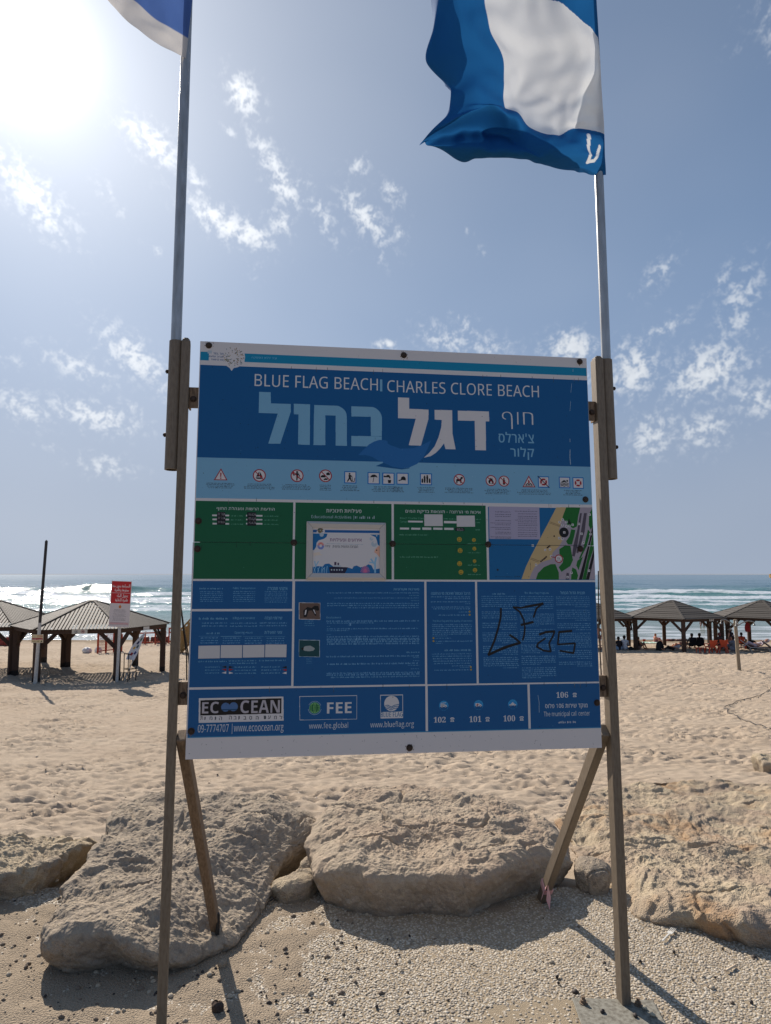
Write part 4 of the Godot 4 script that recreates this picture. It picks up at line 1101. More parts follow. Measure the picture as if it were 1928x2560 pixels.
func draw_board():
	rc(0,0,1564,1562,W)
	rc(2,42,34,76,TEAL)
	rc(170,42,1562,76,TEAL)
	rc(3,95,1563,458,B)
	rc(4,458,1563,614,LB)
	rc(4,625,367,917,GR)
	rc(376,625,746,917,GR)
	rc(755,625,1122,917,GR)
	rc(1131,629,1563,917,MAPB)
	rc(3,925,369,1028,B)
	rc(3,1036,370,1310,B)
	rc(379,925,873,1311,B)
	rc(881,925,1073,1312,B)
	rc(1081,925,1563,1312,B)
	rc(3,1318,874,1486,B)
	rc(883,1318,1273,1486,B)
	rc(1282,1318,1563,1486,B)
	disc(128,58,44,W)
	pg([85,89,102,95,114,103,122,115,129,104,140,94,161,89,158,70,87,73], W)
	ring_dots(128,57,14,40)
	tx("תל TEL", 51,43,89,51, INK, sans)
	tx("אביב AVIV", 33,56,89,63, INK, sans)
	tx("יפו YAFO", 43,68,90,75, INK, sans)
	rc(29,36,45,48,PALE)
	tx("עיר ללא הפסקה", 196,51,294,63, LB, sans)
	tx("BLUE FLAG BEACH", 211,123,693,172, W, sans)
	rc(701,125,710,174,LB)
	tx("CHARLES CLORE BEACH", 730,127,1355,175, W, sans)
	pg([229,194,273,194,275,238,351,238,352,269,314,397,268,398,302,278,229,278], LB)
	pg([363,237,426,237,427,399,382,398,382,279,364,279], LB)
	pg([442,239,523,239,523,239,531,239,538,240,544,243,551,247,556,251,561,256,565,262,568,269,569,276,570,283,571,399,527,399,526,279,486,279,487,398,441,399], LB)
	pg([587,239,661,239,661,239,669,239,676,240,683,243,689,247,695,252,699,257,703,263,706,270,708,277,709,285,708,356,665,357,664,279,588,280], LB)
	pg([588,358,708,357,707,399,588,399], LB)
	pg([773,196,818,196,818,241,896,242,895,281,864,390,815,389,844,281,773,281], W)
	pg([920,242,992,241,992,337,1004,401,963,401,957,378,943,397,924,417,903,431,875,438,895,420,919,391,935,354,947,311,949,283,920,282], W)
	pg([1015,242,1143,241,1144,282,1129,283,1128,402,1084,402,1084,282,1015,283], W)
	pg([615,434,634,414,658,390,678,378,698,371,717,371,731,375,732,464,698,455,668,439,644,433], WAVE)
	pg([712,375,745,392,781,404,833,401,875,384,905,367,893,397,875,434,849,463,818,478,787,482,751,478,715,462,712,461], WAVE)
	pg([684,476,715,462,751,477,787,482,818,479,818,482,787,487,746,483], B)
	tx("חוף", 1197,239,1327,311, W, hebl)
	tx("צ'ארלס", 1181,324,1328,368, LB, sans)
	tx("קלור", 1228,384,1327,436, LB, sans)
	pict(93,524,24.4,"warn")
	pict(237,523,24.6,"boat")
	pict(380,521,24.8,"ball")
	pict(489,519,24.9,"car")
	pict(585,523,24.0,"bin")
	pict(676,524,24.1,"umbrella")
	pict(734,525,24.2,"tap")
	pict(790,524,23.8,"cap")
	pict(883,524,23.9,"family")
	pict(1017,523,23.0,"dog")
	pict(1146,524,22.1,"fire")
	pict(1199,525,22.2,"bottle")
	pict(1302,526,25.3,"swim_warn")
	pict(1363,525,23.4,"no_ring")
	pict(1451,525,23.4,"swim")
	pict(1508,526,23.5,"ring")
	gk(37,553,149,576,4,1,0.62,DK)
	gk(179,553,299,576,4,1,0.62,DK)
	gk(322,553,434,576,4,1,0.62,DK)
	gk(463,552,516,577,4,1,0.62,DK)
	gk(546,553,623,577,4,1,0.62,DK)
	gk(668,554,779,578,4,1,0.62,DK)
	gk(747,555,798,578,4,1,0.62,DK)
	gk(846,554,923,578,4,1,0.62,DK)
	gk(953,554,1080,577,4,1,0.62,DK)
	gk(1117,555,1226,579,4,1,0.62,DK)
	gk(1250,555,1400,578,4,1,0.62,DK)
	gk(1445,554,1525,578,4,1,0.62,DK)
	tx("הודעות הרשות ומנהלת החוף", 81,646,297,661, W, sansb)
	rc(66,676,128,682,W)
	rc(191,675,252,681,W)
	rc(83,666,114,683,K)
	rc(195,665,228,685,K)
	tx("31.10.24", 86,669,113,678, W, sans)
	tx("15.4.24", 200,670,227,679, W, sans)
	gk(135,676,181,683,1,2,0.6,GT)
	gk(259,675,312,682,1,2,0.6,GT)
	rc(67,691,128,697,W)
	rc(192,690,252,696,W)
	rc(83,681,115,698,K)
	rc(196,680,229,700,K)
	tx("31.10.24", 86,684,113,693, W, sans)
	tx("15.4.24", 200,685,227,695, W, sans)
	gk(135,691,181,698,1,2,0.6,GT)
	gk(259,690,312,697,1,2,0.6,GT)
	rc(68,707,129,713,W)
	rc(192,706,253,712,W)
	rc(84,697,115,714,K)
	rc(196,696,229,716,K)
	tx("31.10.24", 87,700,114,708, W, sans)
	tx("15.4.24", 201,701,228,710, W, sans)
	gk(136,707,182,714,1,2,0.6,GT)
	gk(259,706,312,713,1,2,0.6,GT)
	tx("פעילויות חינוכיות", 493,646,629,662, W, sansb)
	tx("Educational Activities |", 437,672,600,688, PALE, sans)
	gk(604,668,684,688,1,2,0.55,PALE)
	tx("איכות מי הרחצה - תוצאות בדיקת המים", 801,647,1101,661, W, sansb)
	tx("Beach Charles Clore", 780,675,874,683, GT, sans)
	tx("Contact", 780,689,809,697, GT, sans)
	gk(953,675,1103,683,1,2,0.6,GT)
	gk(1080,688,1103,696,1,2,0.6,GT)
	rc(811,689,869,696,W)
	rc(953,688,1006,697,W)
	rc(779,716,815,724,W)
	rc(823,716,859,724,W)
	rc(867,715,903,724,W)
	rc(910,715,947,723,W)
	rc(954,715,991,723,W)
	rc(998,714,1035,727,K)
	tx("6.05.25", 1005,716,1030,726, W, sans)
	gk(1080,716,1098,725,1,2,0.6,GT)
	gk(776,739,891,748,1,0,0.6,GT)
	gk(778,825,930,834,1,0,0.6,GT)
	smiley(1014,760,9.7,1)
	smiley(1072,762,7.7,0)
	smiley(1016,804,9.7,1)
	smiley(1073,796,7.7,0)
	smiley(1013,855,9.6,1)
	smiley(1073,845,7.1,0)
	smiley(1018,888,9.6,1)
	smiley(1074,880,8.7,1)
	gk(1047,772,1098,779,1,1,0.6,GT)
	gk(1047,808,1098,815,1,1,0.6,GT)
	gk(1046,856,1097,864,1,1,0.6,GT)
	gk(1046,892,1097,900,1,1,0.6,GT)
	pg([1413,627,1454,626,1434,679,1421,717,1434,760,1420,782,1391,809,1385,835,1346,846,1315,867,1300,894,1292,915,1260,915,1279,867,1302,822,1343,750,1382,682], SAND)
	pg([1454,626,1563,625,1563,689,1568,781,1564,916,1292,915,1300,894,1315,867,1346,846,1385,835,1391,809,1420,782,1434,760,1421,717,1434,679], PATH)
	pg([1454,626,1513,626,1503,662,1496,703,1480,711,1458,698,1437,667], LEAF)
	pg([1472,715,1489,717,1485,736,1473,776,1456,776,1449,763,1463,744], LEAF)
	pg([1445,779,1466,782,1470,814,1474,838,1462,862,1425,885,1414,867,1431,849,1435,830,1419,814,1419,795], LEAF)
	pg([1401,854,1414,889,1413,916,1319,915,1328,891,1353,867,1381,855], LEAF)
	pg([1516,824,1507,848,1496,878,1487,859,1493,840], LEAF)
	pg([1470,867,1486,875,1493,899,1488,916,1463,916,1466,889], LEAF)
	pg([1550,651,1563,629,1563,700,1554,716,1546,697], LEAF)
	pg([1542,715,1552,727,1534,781,1507,830,1499,832,1514,803,1529,760], LEAF)
	pg([1511,649,1519,649,1495,781,1482,824,1471,822,1478,781,1497,717], ROAD)
	pg([1528,648,1540,648,1528,722,1512,771,1497,811,1489,808,1504,760], ROAD)
	pg([1446,889,1455,889,1456,916,1441,916], ROAD)
	pg([1563,697,1566,716,1546,781,1509,916,1495,916,1528,814,1546,760], K)
	pg([1566,781,1566,813,1538,916,1525,916], K)
	pg([1566,719,1566,781,1541,846,1525,916,1510,916,1536,824], LEAF)
	disc(1441,728,20,K)
	pg([1462,672,1474,692,1460,695], K)
	pg([1136,628,1139,627,1136,629], DK)
	rc(1135,628,1342,757,NOTE)
	gk(1160,646,1225,651,1,2,0.62,DK)
	gk(1160,657,1224,661,1,2,0.62,DK)
	gk(1160,665,1224,669,1,2,0.62,DK)
	gk(1160,681,1224,685,1,2,0.62,DK)
	gk(1140,691,1224,695,1,2,0.62,DK)
	gk(1159,698,1224,702,1,2,0.62,DK)
	gk(1140,709,1223,713,1,2,0.62,DK)
	gk(1159,715,1223,720,1,2,0.62,DK)
	gk(1159,727,1223,732,1,2,0.62,DK)
	gk(1159,734,1223,738,1,2,0.62,DK)
	gk(1140,746,1223,750,1,2,0.62,DK)
	gk(1159,750,1223,755,1,2,0.62,DK)
	gk(1241,643,1333,647,1,2,0.62,DK)
	gk(1254,653,1332,657,1,2,0.62,DK)
	gk(1253,663,1332,667,1,2,0.62,DK)
	gk(1253,670,1332,674,1,2,0.62,DK)
	gk(1241,678,1332,682,1,2,0.62,DK)
	gk(1253,685,1332,689,1,2,0.62,DK)
	gk(1253,693,1331,697,1,2,0.62,DK)
	gk(1253,700,1331,704,1,2,0.62,DK)
	gk(1252,709,1331,713,1,2,0.62,DK)
	gk(1252,718,1331,722,1,2,0.62,DK)
	gk(1252,728,1331,732,1,2,0.62,DK)
	gk(1252,735,1330,740,1,2,0.62,DK)
	gk(1252,743,1330,747,1,2,0.62,DK)
	rc(1420,682,1429,691,W)
	rc(1423,684,1426,688,DK)
	rc(1433,672,1442,681,W)
	rc(1436,675,1439,679,DK)
	rc(1448,681,1457,690,W)
	rc(1451,683,1454,687,DK)
	rc(1431,694,1440,703,W)
	rc(1434,696,1437,700,DK)
	rc(1447,699,1456,708,W)
	rc(1450,701,1453,705,DK)
	rc(1460,697,1469,706,W)
	rc(1463,699,1466,703,DK)
	rc(1474,692,1483,701,W)
	rc(1477,695,1480,699,DK)
	rc(1438,723,1447,732,W)
	rc(1441,726,1444,730,DK)
	rc(1416,746,1425,755,W)
	rc(1419,749,1422,753,DK)
	rc(1429,749,1438,758,W)
	rc(1432,751,1435,755,DK)
	rc(1501,688,1510,697,W)
	rc(1504,690,1507,694,DK)
	rc(1547,650,1556,659,W)
	rc(1550,653,1553,657,DK)
	rc(1510,728,1519,737,W)
	rc(1513,731,1516,735,DK)
	rc(1547,729,1556,738,W)
	rc(1550,731,1553,735,DK)
	rc(1517,763,1526,772,W)
	rc(1520,765,1523,769,DK)
	rc(1376,791,1385,800,W)
	rc(1379,794,1382,798,DK)
	rc(1356,794,1365,803,W)
	rc(1359,797,1362,801,DK)
	rc(1317,853,1326,862,W)
	rc(1320,855,1323,859,DK)
	rc(1445,901,1454,910,W)
	rc(1448,904,1451,908,DK)
	rc(1462,884,1471,893,W)
	rc(1465,886,1468,890,DK)
	rc(1535,875,1544,884,W)
	rc(1538,877,1541,881,DK)
	rc(1380,819,1389,828,W)
	rc(1383,821,1386,825,DK)
	rc(1306,777,1315,786,W)
	rc(1309,779,1312,783,DK)
	disc(1342,844,3.3,BR)
	disc(1348,839,3.3,BR)
	disc(1354,835,3.3,BR)
	disc(1359,831,3.3,BR)
	disc(1364,826,3.3,BR)
	disc(1370,789,3.3,BR)
	disc(1375,786,3.3,BR)
	disc(1380,782,3.3,BR)
	disc(1400,743,3.3,BR)
	disc(1506,793,8.4,BR)
	stroke([1385,825,1404,829], 3, RED)
	disc(1416,833,16.7,RED)
	disc(1416,833,12.8,W)
	gk(1407,825,1425,842,3,1,0.62,DK)
	stroke([1383,685,1427,701], 1, BR)
	stroke([1382,690,1426,705], 1, BR)
	stroke([1302,831,1337,843], 1, BR)
	stroke([1298,835,1333,847], 1, BR)
	stroke([1298,849,1299,878], 1, BR)
	stroke([1156,905,1226,906], 1, DK)
	tx("50", 1231,902,1254,907, DK, sans)
	disc(1165,878,4.1,DK)
	gk(28,947,115,956,1,2,0.7,LB)
	tx("Public Transportation", 150,947,232,957, LB, sans)
	tx("אמצעי תחבורה", 277,947,351,959, LB, sans)
	gk(30,961,114,967,1,2,0.62,LT)
	gk(151,960,233,966,1,0,0.62,LT)
	gk(267,961,351,967,1,2,0.62,LT)
	gk(31,968,114,974,1,2,0.62,LT)
	gk(151,967,233,973,1,0,0.62,LT)
	gk(267,969,352,975,1,2,0.62,LT)
	gk(31,975,114,981,1,2,0.62,LT)
	gk(151,975,233,981,1,0,0.62,LT)
	gk(267,976,352,982,1,2,0.62,LT)
	gk(31,982,114,988,1,2,0.62,LT)
	gk(152,982,233,988,1,0,0.62,LT)
	gk(267,984,352,990,1,2,0.62,LT)
	gk(31,989,115,995,1,2,0.62,LT)
	gk(152,989,234,995,1,0,0.62,LT)
	gk(267,992,352,997,1,2,0.62,LT)
	gk(32,996,115,1002,1,2,0.62,LT)
	gk(152,997,234,1002,1,0,0.62,LT)
	gk(268,999,352,1005,1,2,0.62,LT)
	gk(30,1056,135,1067,1,2,0.7,LB)
	tx("Lifeguard services", 153,1056,233,1068, LB, sans)
	tx("שירותי הצלה", 269,1055,333,1067, LB, sans)
	gk(41,1075,134,1082,1,2,0.62,LT)
	gk(143,1076,243,1083,1,0,0.62,LT)
	gk(251,1075,352,1083,1,2,0.62,LT)
	gk(41,1085,134,1093,1,2,0.62,LT)
	gk(143,1087,243,1094,1,0,0.62,LT)
	gk(251,1086,353,1093,1,2,0.62,LT)
	gk(58,1111,107,1120,1,2,0.7,LB)
	tx("Opening Hours", 160,1110,225,1121, LB, sans)
	tx("זמני הפעילות", 269,1108,334,1120, LB, sans)
	stroke([31,1127,105,1127], 1, LB)
	gk(39,1129,102,1136,1,1,0.62,LT)
	gk(39,1139,102,1145,1,1,0.62,LT)
	gk(39,1147,103,1154,1,1,0.62,LT)
	stroke([110,1128,185,1128], 1, LB)
	gk(118,1130,181,1137,1,1,0.62,LT)
	gk(118,1140,182,1146,1,1,0.62,LT)
	gk(118,1148,182,1155,1,1,0.62,LT)
	stroke([190,1129,266,1129], 1, LB)
	gk(198,1131,262,1138,1,1,0.62,LT)
	gk(198,1141,262,1147,1,1,0.62,LT)
	gk(198,1149,263,1156,1,1,0.62,LT)
	stroke([270,1130,346,1130], 1, LB)
	gk(278,1132,343,1139,1,1,0.62,LT)
	gk(278,1142,343,1148,1,1,0.62,LT)
	gk(278,1150,343,1157,1,1,0.62,LT)
	gk(32,1213,136,1222,1,2,0.6,LB)
	gk(142,1213,242,1220,1,0,0.6,LB)
	gk(142,1222,243,1229,1,0,0.6,LB)
	gk(251,1212,352,1221,1,2,0.6,LB)
	pg([133,1234,134,1243,117,1238], K)
	pg([134,1244,134,1253,117,1247], RED)
	pg([134,1254,134,1263,117,1260], W)
	pg([143,1235,143,1244,160,1239], K)
	pg([143,1244,143,1253,160,1248], RED)
	pg([143,1255,144,1264,160,1261], W)
	pg([353,1238,353,1247,335,1242], K)
	pg([353,1248,353,1257,336,1251], RED)
	pg([353,1258,353,1267,336,1264], W)
	gk(57,1234,110,1241,1,2,0.6,LB)
	gk(164,1236,242,1243,1,0,0.6,LB)
	gk(260,1236,332,1243,1,2,0.7,LB)
	gk(58,1245,110,1252,1,2,0.6,LB)
	gk(164,1247,242,1254,1,0,0.6,LB)
	gk(261,1247,332,1254,1,2,0.7,LB)
	gk(58,1256,111,1262,1,2,0.6,LB)
	gk(165,1258,243,1265,1,0,0.6,LB)
	gk(261,1258,332,1265,1,2,0.7,LB)
	tx("מערכות אקולוניות", 753,949,852,961, LB, sans)
	gk(499,964,852,971,1,2,0.62,LT)
	gk(813,975,852,980,1,2,0.6,LB)
	gk(527,984,852,990,1,2,0.62,LT)
	gk(822,995,852,1000,1,2,0.6,LB)
	gk(500,1004,852,1011,1,2,0.62,LT)
	gk(500,1012,852,1019,1,2,0.62,LT)
	gk(577,1020,852,1027,1,2,0.62,LT)
	tx("EcoSystems", 499,1057,553,1066, LB, sans)
	gk(499,1069,853,1078,1,0,0.62,LT)
	gk(500,1077,678,1084,1,0,0.62,LT)
	gk(500,1098,853,1106,1,0,0.62,LT)
	gk(500,1106,584,1112,1,0,0.62,LT)
	gk(500,1127,853,1136,1,0,0.62,LT)
	gk(500,1135,853,1144,1,0,0.62,LT)
	gk(500,1139,853,1148,1,0,0.62,LT)
	gk(501,1145,853,1155,1,0,0.62,LT)
	gk(501,1153,853,1163,1,0,0.62,LT)
	gk(500,1092,513,1096,1,0,0.6,LB)
	gk(500,1122,517,1126,1,0,0.6,LB)
	gk(802,1187,853,1195,1,2,0.7,LB)
	gk(499,1200,852,1210,1,2,0.55,LT)
	gk(827,1209,852,1214,1,2,0.55,LT)
	gk(827,1221,852,1226,1,2,0.55,LT)
	gk(502,1227,852,1238,1,2,0.55,LT)
	gk(807,1238,852,1243,1,2,0.55,LT)
	gk(819,1251,852,1256,1,2,0.55,LT)
	gk(500,1261,852,1271,1,2,0.55,LT)
	gk(500,1267,852,1278,1,2,0.55,LT)
	gk(517,1276,852,1286,1,2,0.55,LT)
	pg([394,1004,474,1006,475,1069,395,1067], W)
	pg([396,1006,473,1007,474,1067,397,1065], PH1)
	pg([411,1035,426,1021,442,1025,453,1016,467,1018,471,1033,462,1036,455,1030,460,1053,456,1054,443,1034,431,1035,424,1058,413,1059], K)
	pg([418,1033,424,1031,421,1049,416,1052], W)
	pg([447,1031,452,1031,458,1047,455,1047], W)
	pg([396,1142,474,1144,475,1207,397,1204], PALE)
	pg([398,1144,472,1146,473,1205,398,1203], SEAC)
	pg([407,1175,420,1166,439,1164,453,1172,456,1176,450,1183,434,1185,418,1183], FISH)
	pg([404,1175,415,1169,413,1182], K)
	gk(417,1070,453,1076,1,1,0.62,LB)
	gk(417,1078,453,1084,1,1,0.62,LB)
	gk(417,1087,453,1092,1,1,0.62,LB)
	gk(425,1210,447,1215,1,1,0.62,LB)
	gk(426,1218,447,1223,1,1,0.62,LB)
	gk(426,1225,447,1230,1,1,0.62,LB)
	scuff(617,1140,14,26)
	scuff(587,1088,8,9)
	tx("הדגל הכחול ואיכות מי הרחצה", 899,963,1053,975, LB, sans)
	gk(899,979,1055,986,1,2,0.62,LT)
	gk(954,986,1055,993,1,2,0.62,LT)
	gk(898,998,1054,1005,1,2,0.62,LT)
	gk(1034,1006,1054,1012,1,2,0.62,LT)
	gk(901,1018,1054,1025,1,2,0.62,LT)
	gk(907,1025,1054,1032,1,2,0.62,LT)
	gk(1007,1038,1054,1044,1,2,0.62,LT)
	gk(928,1049,1054,1056,1,2,0.62,LT)
	tx("The Blue Flag and the quality of sea water", 904,1071,1060,1081, LB, sans)
	gk(903,1085,1060,1092,1,0,0.62,LT)
	gk(903,1092,1060,1099,1,0,0.62,LT)
	gk(903,1100,1059,1106,1,0,0.62,LT)
	gk(903,1107,1059,1114,1,0,0.62,LT)
	gk(903,1114,1059,1121,1,0,0.62,LT)
	gk(903,1121,1059,1128,1,0,0.62,LT)
	gk(903,1129,962,1134,1,0,0.62,LT)
	gk(916,1137,976,1143,1,0,0.62,LT)
	gk(916,1148,1060,1155,1,0,0.62,LT)
	gk(916,1156,944,1162,1,0,0.62,LT)
	gk(950,1180,1055,1190,1,2,0.7,LB)
	gk(900,1196,1056,1203,1,2,0.55,LT)
	gk(902,1204,1056,1212,1,2,0.55,LT)
	gk(904,1213,1056,1221,1,2,0.55,LT)
	gk(906,1222,1056,1230,1,2,0.55,LT)
	gk(908,1231,1056,1239,1,2,0.55,LT)
	gk(978,1241,1056,1248,1,2,0.55,LT)
	gk(1009,1248,1045,1253,1,2,0.62,LT)
	gk(909,1256,1045,1263,1,2,0.62,LT)
	disc(1050,1040,3.6,YEL)
	disc(1050,1052,3.6,YEL)
	disc(907,1140,3.5,YEL)
	disc(907,1151,3.5,YEL)
	disc(1051,1250,3.5,YEL)
	disc(1052,1260,3.5,YEL)
	gk(1141,966,1197,975,1,2,0.7,LB)
	tx("The Blue Flag Program", 1270,964,1369,974, LB, sans)
	tx("תכנית הדגל הכחול", 1417,961,1518,973, LB, sans)
	gk(1098,978,1238,984,1,2,0.62,LT)
	gk(1098,986,1238,992,1,2,0.62,LT)
	gk(1098,993,1238,999,1,2,0.62,LT)
	gk(1098,1001,1238,1007,1,2,0.62,LT)
	gk(1098,1009,1238,1015,1,2,0.62,LT)
	gk(1098,1016,1239,1022,1,2,0.62,LT)
	gk(1175,1024,1239,1030,1,2,0.62,LT)
	gk(1099,1037,1239,1044,1,2,0.62,LT)
	gk(1099,1045,1239,1051,1,2,0.62,LT)
	gk(1099,1053,1239,1059,1,2,0.62,LT)
	gk(1099,1060,1239,1067,1,2,0.62,LT)
	gk(1176,1068,1239,1074,1,2,0.62,LT)
	gk(1100,1081,1239,1088,1,2,0.62,LT)
	gk(1100,1089,1239,1095,1,2,0.62,LT)
	gk(1100,1096,1239,1103,1,2,0.62,LT)
	gk(1177,1105,1239,1111,1,2,0.62,LT)
	gk(1100,1118,1240,1124,1,2,0.62,LT)
	gk(1100,1125,1240,1132,1,2,0.62,LT)
	gk(1100,1133,1240,1139,1,2,0.62,LT)
	gk(1101,1140,1240,1147,1,2,0.62,LT)
	gk(1101,1148,1240,1155,1,2,0.62,LT)
	gk(1177,1156,1240,1162,1,2,0.62,LT)
	gk(1101,1169,1240,1176,1,2,0.62,LT)
	gk(1101,1176,1240,1183,1,2,0.62,LT)
	gk(1101,1184,1240,1191,1,2,0.62,LT)
	gk(1101,1191,1240,1198,1,2,0.62,LT)
	gk(1178,1200,1240,1206,1,2,0.62,LT)
	gk(1102,1212,1241,1219,1,2,0.62,LT)
	gk(1102,1219,1241,1227,1,2,0.62,LT)
	gk(1102,1227,1241,1234,1,2,0.62,LT)
	gk(1102,1234,1241,1242,1,2,0.62,LT)
	gk(1102,1242,1241,1249,1,2,0.62,LT)
	gk(1178,1251,1241,1257,1,2,0.62,LT)
	gk(1249,979,1389,985,1,0,0.62,LT)
	gk(1249,987,1389,993,1,0,0.62,LT)
	gk(1249,994,1389,1000,1,0,0.62,LT)
	gk(1250,1002,1389,1008,1,0,0.62,LT)
	gk(1250,1010,1389,1016,1,0,0.62,LT)
	gk(1250,1017,1389,1023,1,0,0.62,LT)
	gk(1250,1025,1389,1031,1,0,0.62,LT)
	gk(1250,1032,1326,1038,1,0,0.62,LT)
	gk(1250,1046,1389,1053,1,0,0.62,LT)
	gk(1250,1054,1389,1060,1,0,0.62,LT)
	gk(1250,1061,1389,1068,1,0,0.62,LT)
	gk(1251,1069,1389,1076,1,0,0.62,LT)
	gk(1251,1077,1389,1083,1,0,0.62,LT)
	gk(1251,1084,1390,1091,1,0,0.62,LT)
	gk(1251,1092,1327,1098,1,0,0.62,LT)
	gk(1251,1106,1390,1112,1,0,0.62,LT)
	gk(1251,1113,1390,1120,1,0,0.62,LT)
	gk(1251,1121,1390,1128,1,0,0.62,LT)
	gk(1251,1128,1390,1135,1,0,0.62,LT)
	gk(1252,1136,1390,1143,1,0,0.62,LT)
	gk(1252,1143,1390,1150,1,0,0.62,LT)
	gk(1252,1151,1328,1157,1,0,0.62,LT)
	gk(1252,1165,1390,1172,1,0,0.62,LT)
	gk(1252,1172,1390,1179,1,0,0.62,LT)
	gk(1252,1180,1390,1187,1,0,0.62,LT)
	gk(1252,1187,1390,1194,1,0,0.62,LT)
	gk(1252,1195,1328,1201,1,0,0.62,LT)
	gk(1253,1208,1391,1216,1,0,0.62,LT)
	gk(1253,1216,1391,1223,1,0,0.62,LT)
	gk(1253,1223,1391,1231,1,0,0.62,LT)
	gk(1253,1231,1391,1238,1,0,0.62,LT)
	gk(1253,1238,1329,1245,1,0,0.62,LT)
	gk(1253,1252,1391,1259,1,0,0.62,LT)
	gk(1253,1259,1391,1267,1,0,0.62,LT)
	gk(1254,1267,1391,1274,1,0,0.62,LT)
	gk(1254,1274,1391,1282,1,0,0.62,LT)
	gk(1254,1282,1391,1289,1,0,0.62,LT)
	gk(1254,1289,1329,1296,1,0,0.62,LT)
	gk(1399,980,1537,986,1,2,0.62,LT)
	gk(1399,987,1537,993,1,2,0.62,LT)
	gk(1400,995,1538,1001,1,2,0.62,LT)
	gk(1400,1003,1538,1009,1,2,0.62,LT)
	gk(1400,1010,1538,1017,1,2,0.62,LT)
	gk(1476,1019,1538,1024,1,2,0.62,LT)
	gk(1400,1032,1538,1038,1,2,0.62,LT)
	gk(1400,1040,1538,1046,1,2,0.62,LT)
	gk(1400,1047,1538,1054,1,2,0.62,LT)
	gk(1400,1055,1538,1061,1,2,0.62,LT)
	gk(1400,1063,1538,1069,1,2,0.62,LT)
	gk(1476,1071,1538,1077,1,2,0.62,LT)
	gk(1401,1084,1538,1091,1,2,0.62,LT)
	gk(1401,1092,1538,1098,1,2,0.62,LT)
	gk(1401,1099,1538,1106,1,2,0.62,LT)
	gk(1476,1108,1538,1114,1,2,0.62,LT)
	gk(1401,1121,1538,1128,1,2,0.62,LT)
	gk(1401,1129,1538,1135,1,2,0.62,LT)
	gk(1401,1136,1539,1143,1,2,0.62,LT)
	gk(1402,1144,1539,1151,1,2,0.62,LT)
	gk(1402,1151,1539,1158,1,2,0.62,LT)
	gk(1402,1159,1539,1166,1,2,0.62,LT)
	gk(1402,1167,1539,1174,1,2,0.62,LT)
	gk(1477,1175,1539,1181,1,2,0.62,LT)
	gk(1402,1188,1539,1195,1,2,0.62,LT)
	gk(1402,1195,1539,1203,1,2,0.62,LT)
	gk(1402,1203,1539,1210,1,2,0.62,LT)
	gk(1402,1211,1539,1218,1,2,0.62,LT)
	gk(1478,1219,1539,1225,1,2,0.62,LT)
	gk(1403,1232,1539,1239,1,2,0.62,LT)
	gk(1403,1239,1539,1247,1,2,0.62,LT)
	gk(1478,1248,1539,1254,1,2,0.62,LT)
	pg([39,1349,343,1348,345,1434,41,1436], W)
	pg([45,1356,336,1354,336,1408,46,1410], K)
	tx("EC", 51,1362,111,1403, LW, sansb)
	tx("CEAN", 188,1359,331,1405, LW, sansb)
	disc(135,1382,16,SKYL)
	disc(163,1381,16,SKYL)
	rc(122,1389,176,1394,SEAL)
	tx("ל", 330,1416,340,1429, DG, sans)
	tx("מ", 310,1416,320,1428, DG, sans)
	tx("ע", 288,1415,298,1427, DG, sans)
	tx("ן", 271,1415,281,1427, DG, sans)
	tx("ה", 244,1416,254,1428, DG, sans)
	tx("ס", 221,1415,231,1428, DG, sans)
	tx("ב", 200,1415,210,1427, DG, sans)
	tx("י", 182,1414,186,1427, DG, sans)
	tx("ב", 165,1414,176,1426, DG, sans)
	tx("ה", 148,1413,158,1426, DG, sans)
	tx("ה", 113,1415,123,1427, DG, sans)
	tx("י", 98,1415,102,1427, DG, sans)
	tx("מ", 79,1414,89,1426, DG, sans)
	tx("י", 61,1414,65,1426, DG, sans)
	tx("ת", 46,1413,56,1425, DG, sans)
	tx("09-7774707 |www.ecoocean.org", 39,1441,345,1477, W, sans)
	stroke([402,1349,614,1349], 1.6, W)
	stroke([614,1349,614,1434], 1.6, W)
	stroke([614,1434,404,1433], 1.6, W)
	stroke([404,1433,402,1349], 1.6, W)
	globe(458,1391,19)
	tx("FEE", 503,1372,595,1412, W, sansb)
	tx("www.fee.global", 438,1444,582,1471, W, sans)
	pg([702,1348,788,1348,788,1434,703,1434], W)
	pg([704,1351,786,1351,786,1410,704,1411], B)
	disc(745,1380,28.1,W)
	stroke([721,1387,731,1386,743,1393,755,1387,772,1384], 2.4, B)
	stroke([721,1393,731,1392,743,1398,755,1392,772,1390], 2.4, B)
	stroke([721,1399,731,1398,743,1404,755,1398,772,1397], 2.4, B)
	tx("BLUE FLAG", 704,1412,787,1429, B, sans)
	tx("www.blueflag.org", 665,1445,829,1472, W, sans)
	vehicle(944,1392,18,"fire_engine")
	vehicle(1079,1392,18,"ambulance")
	vehicle(1213,1392,18,"police_car")
	tx("102", 905,1433,951,1454, W, serif)
	phone(976,1444,8)
	tx("101", 1042,1433,1088,1455, W, serif)
	phone(1113,1445,8)
	tx("100", 1175,1433,1221,1455, W, serif)
	phone(1247,1445,8)
	tx("106", 1388,1349,1435,1371, W, serif)
	phone(1462,1361,8)
	tx("מוקד שירות 106 פלוס", 1342,1392,1512,1414, W, sansb)
	tx("The municipal call center", 1335,1421,1521,1445, W, sans)
	gk(1392,1454,1464,1471,1,2,0.5,W)
	rc(3,1484,1563,1488,TEALE)
	stroke([1175,1028,1173,1062,1162,1105,1146,1152,1121,1205], 8, K)
	stroke([1121,1205,1166,1187,1211,1171,1249,1161,1234,1147,1208,1130], 8, K)
	stroke([1224,1023,1255,1026,1305,1017,1346,1008], 7, K)
	stroke([1344,1010,1318,1028,1305,1063], 7, K)
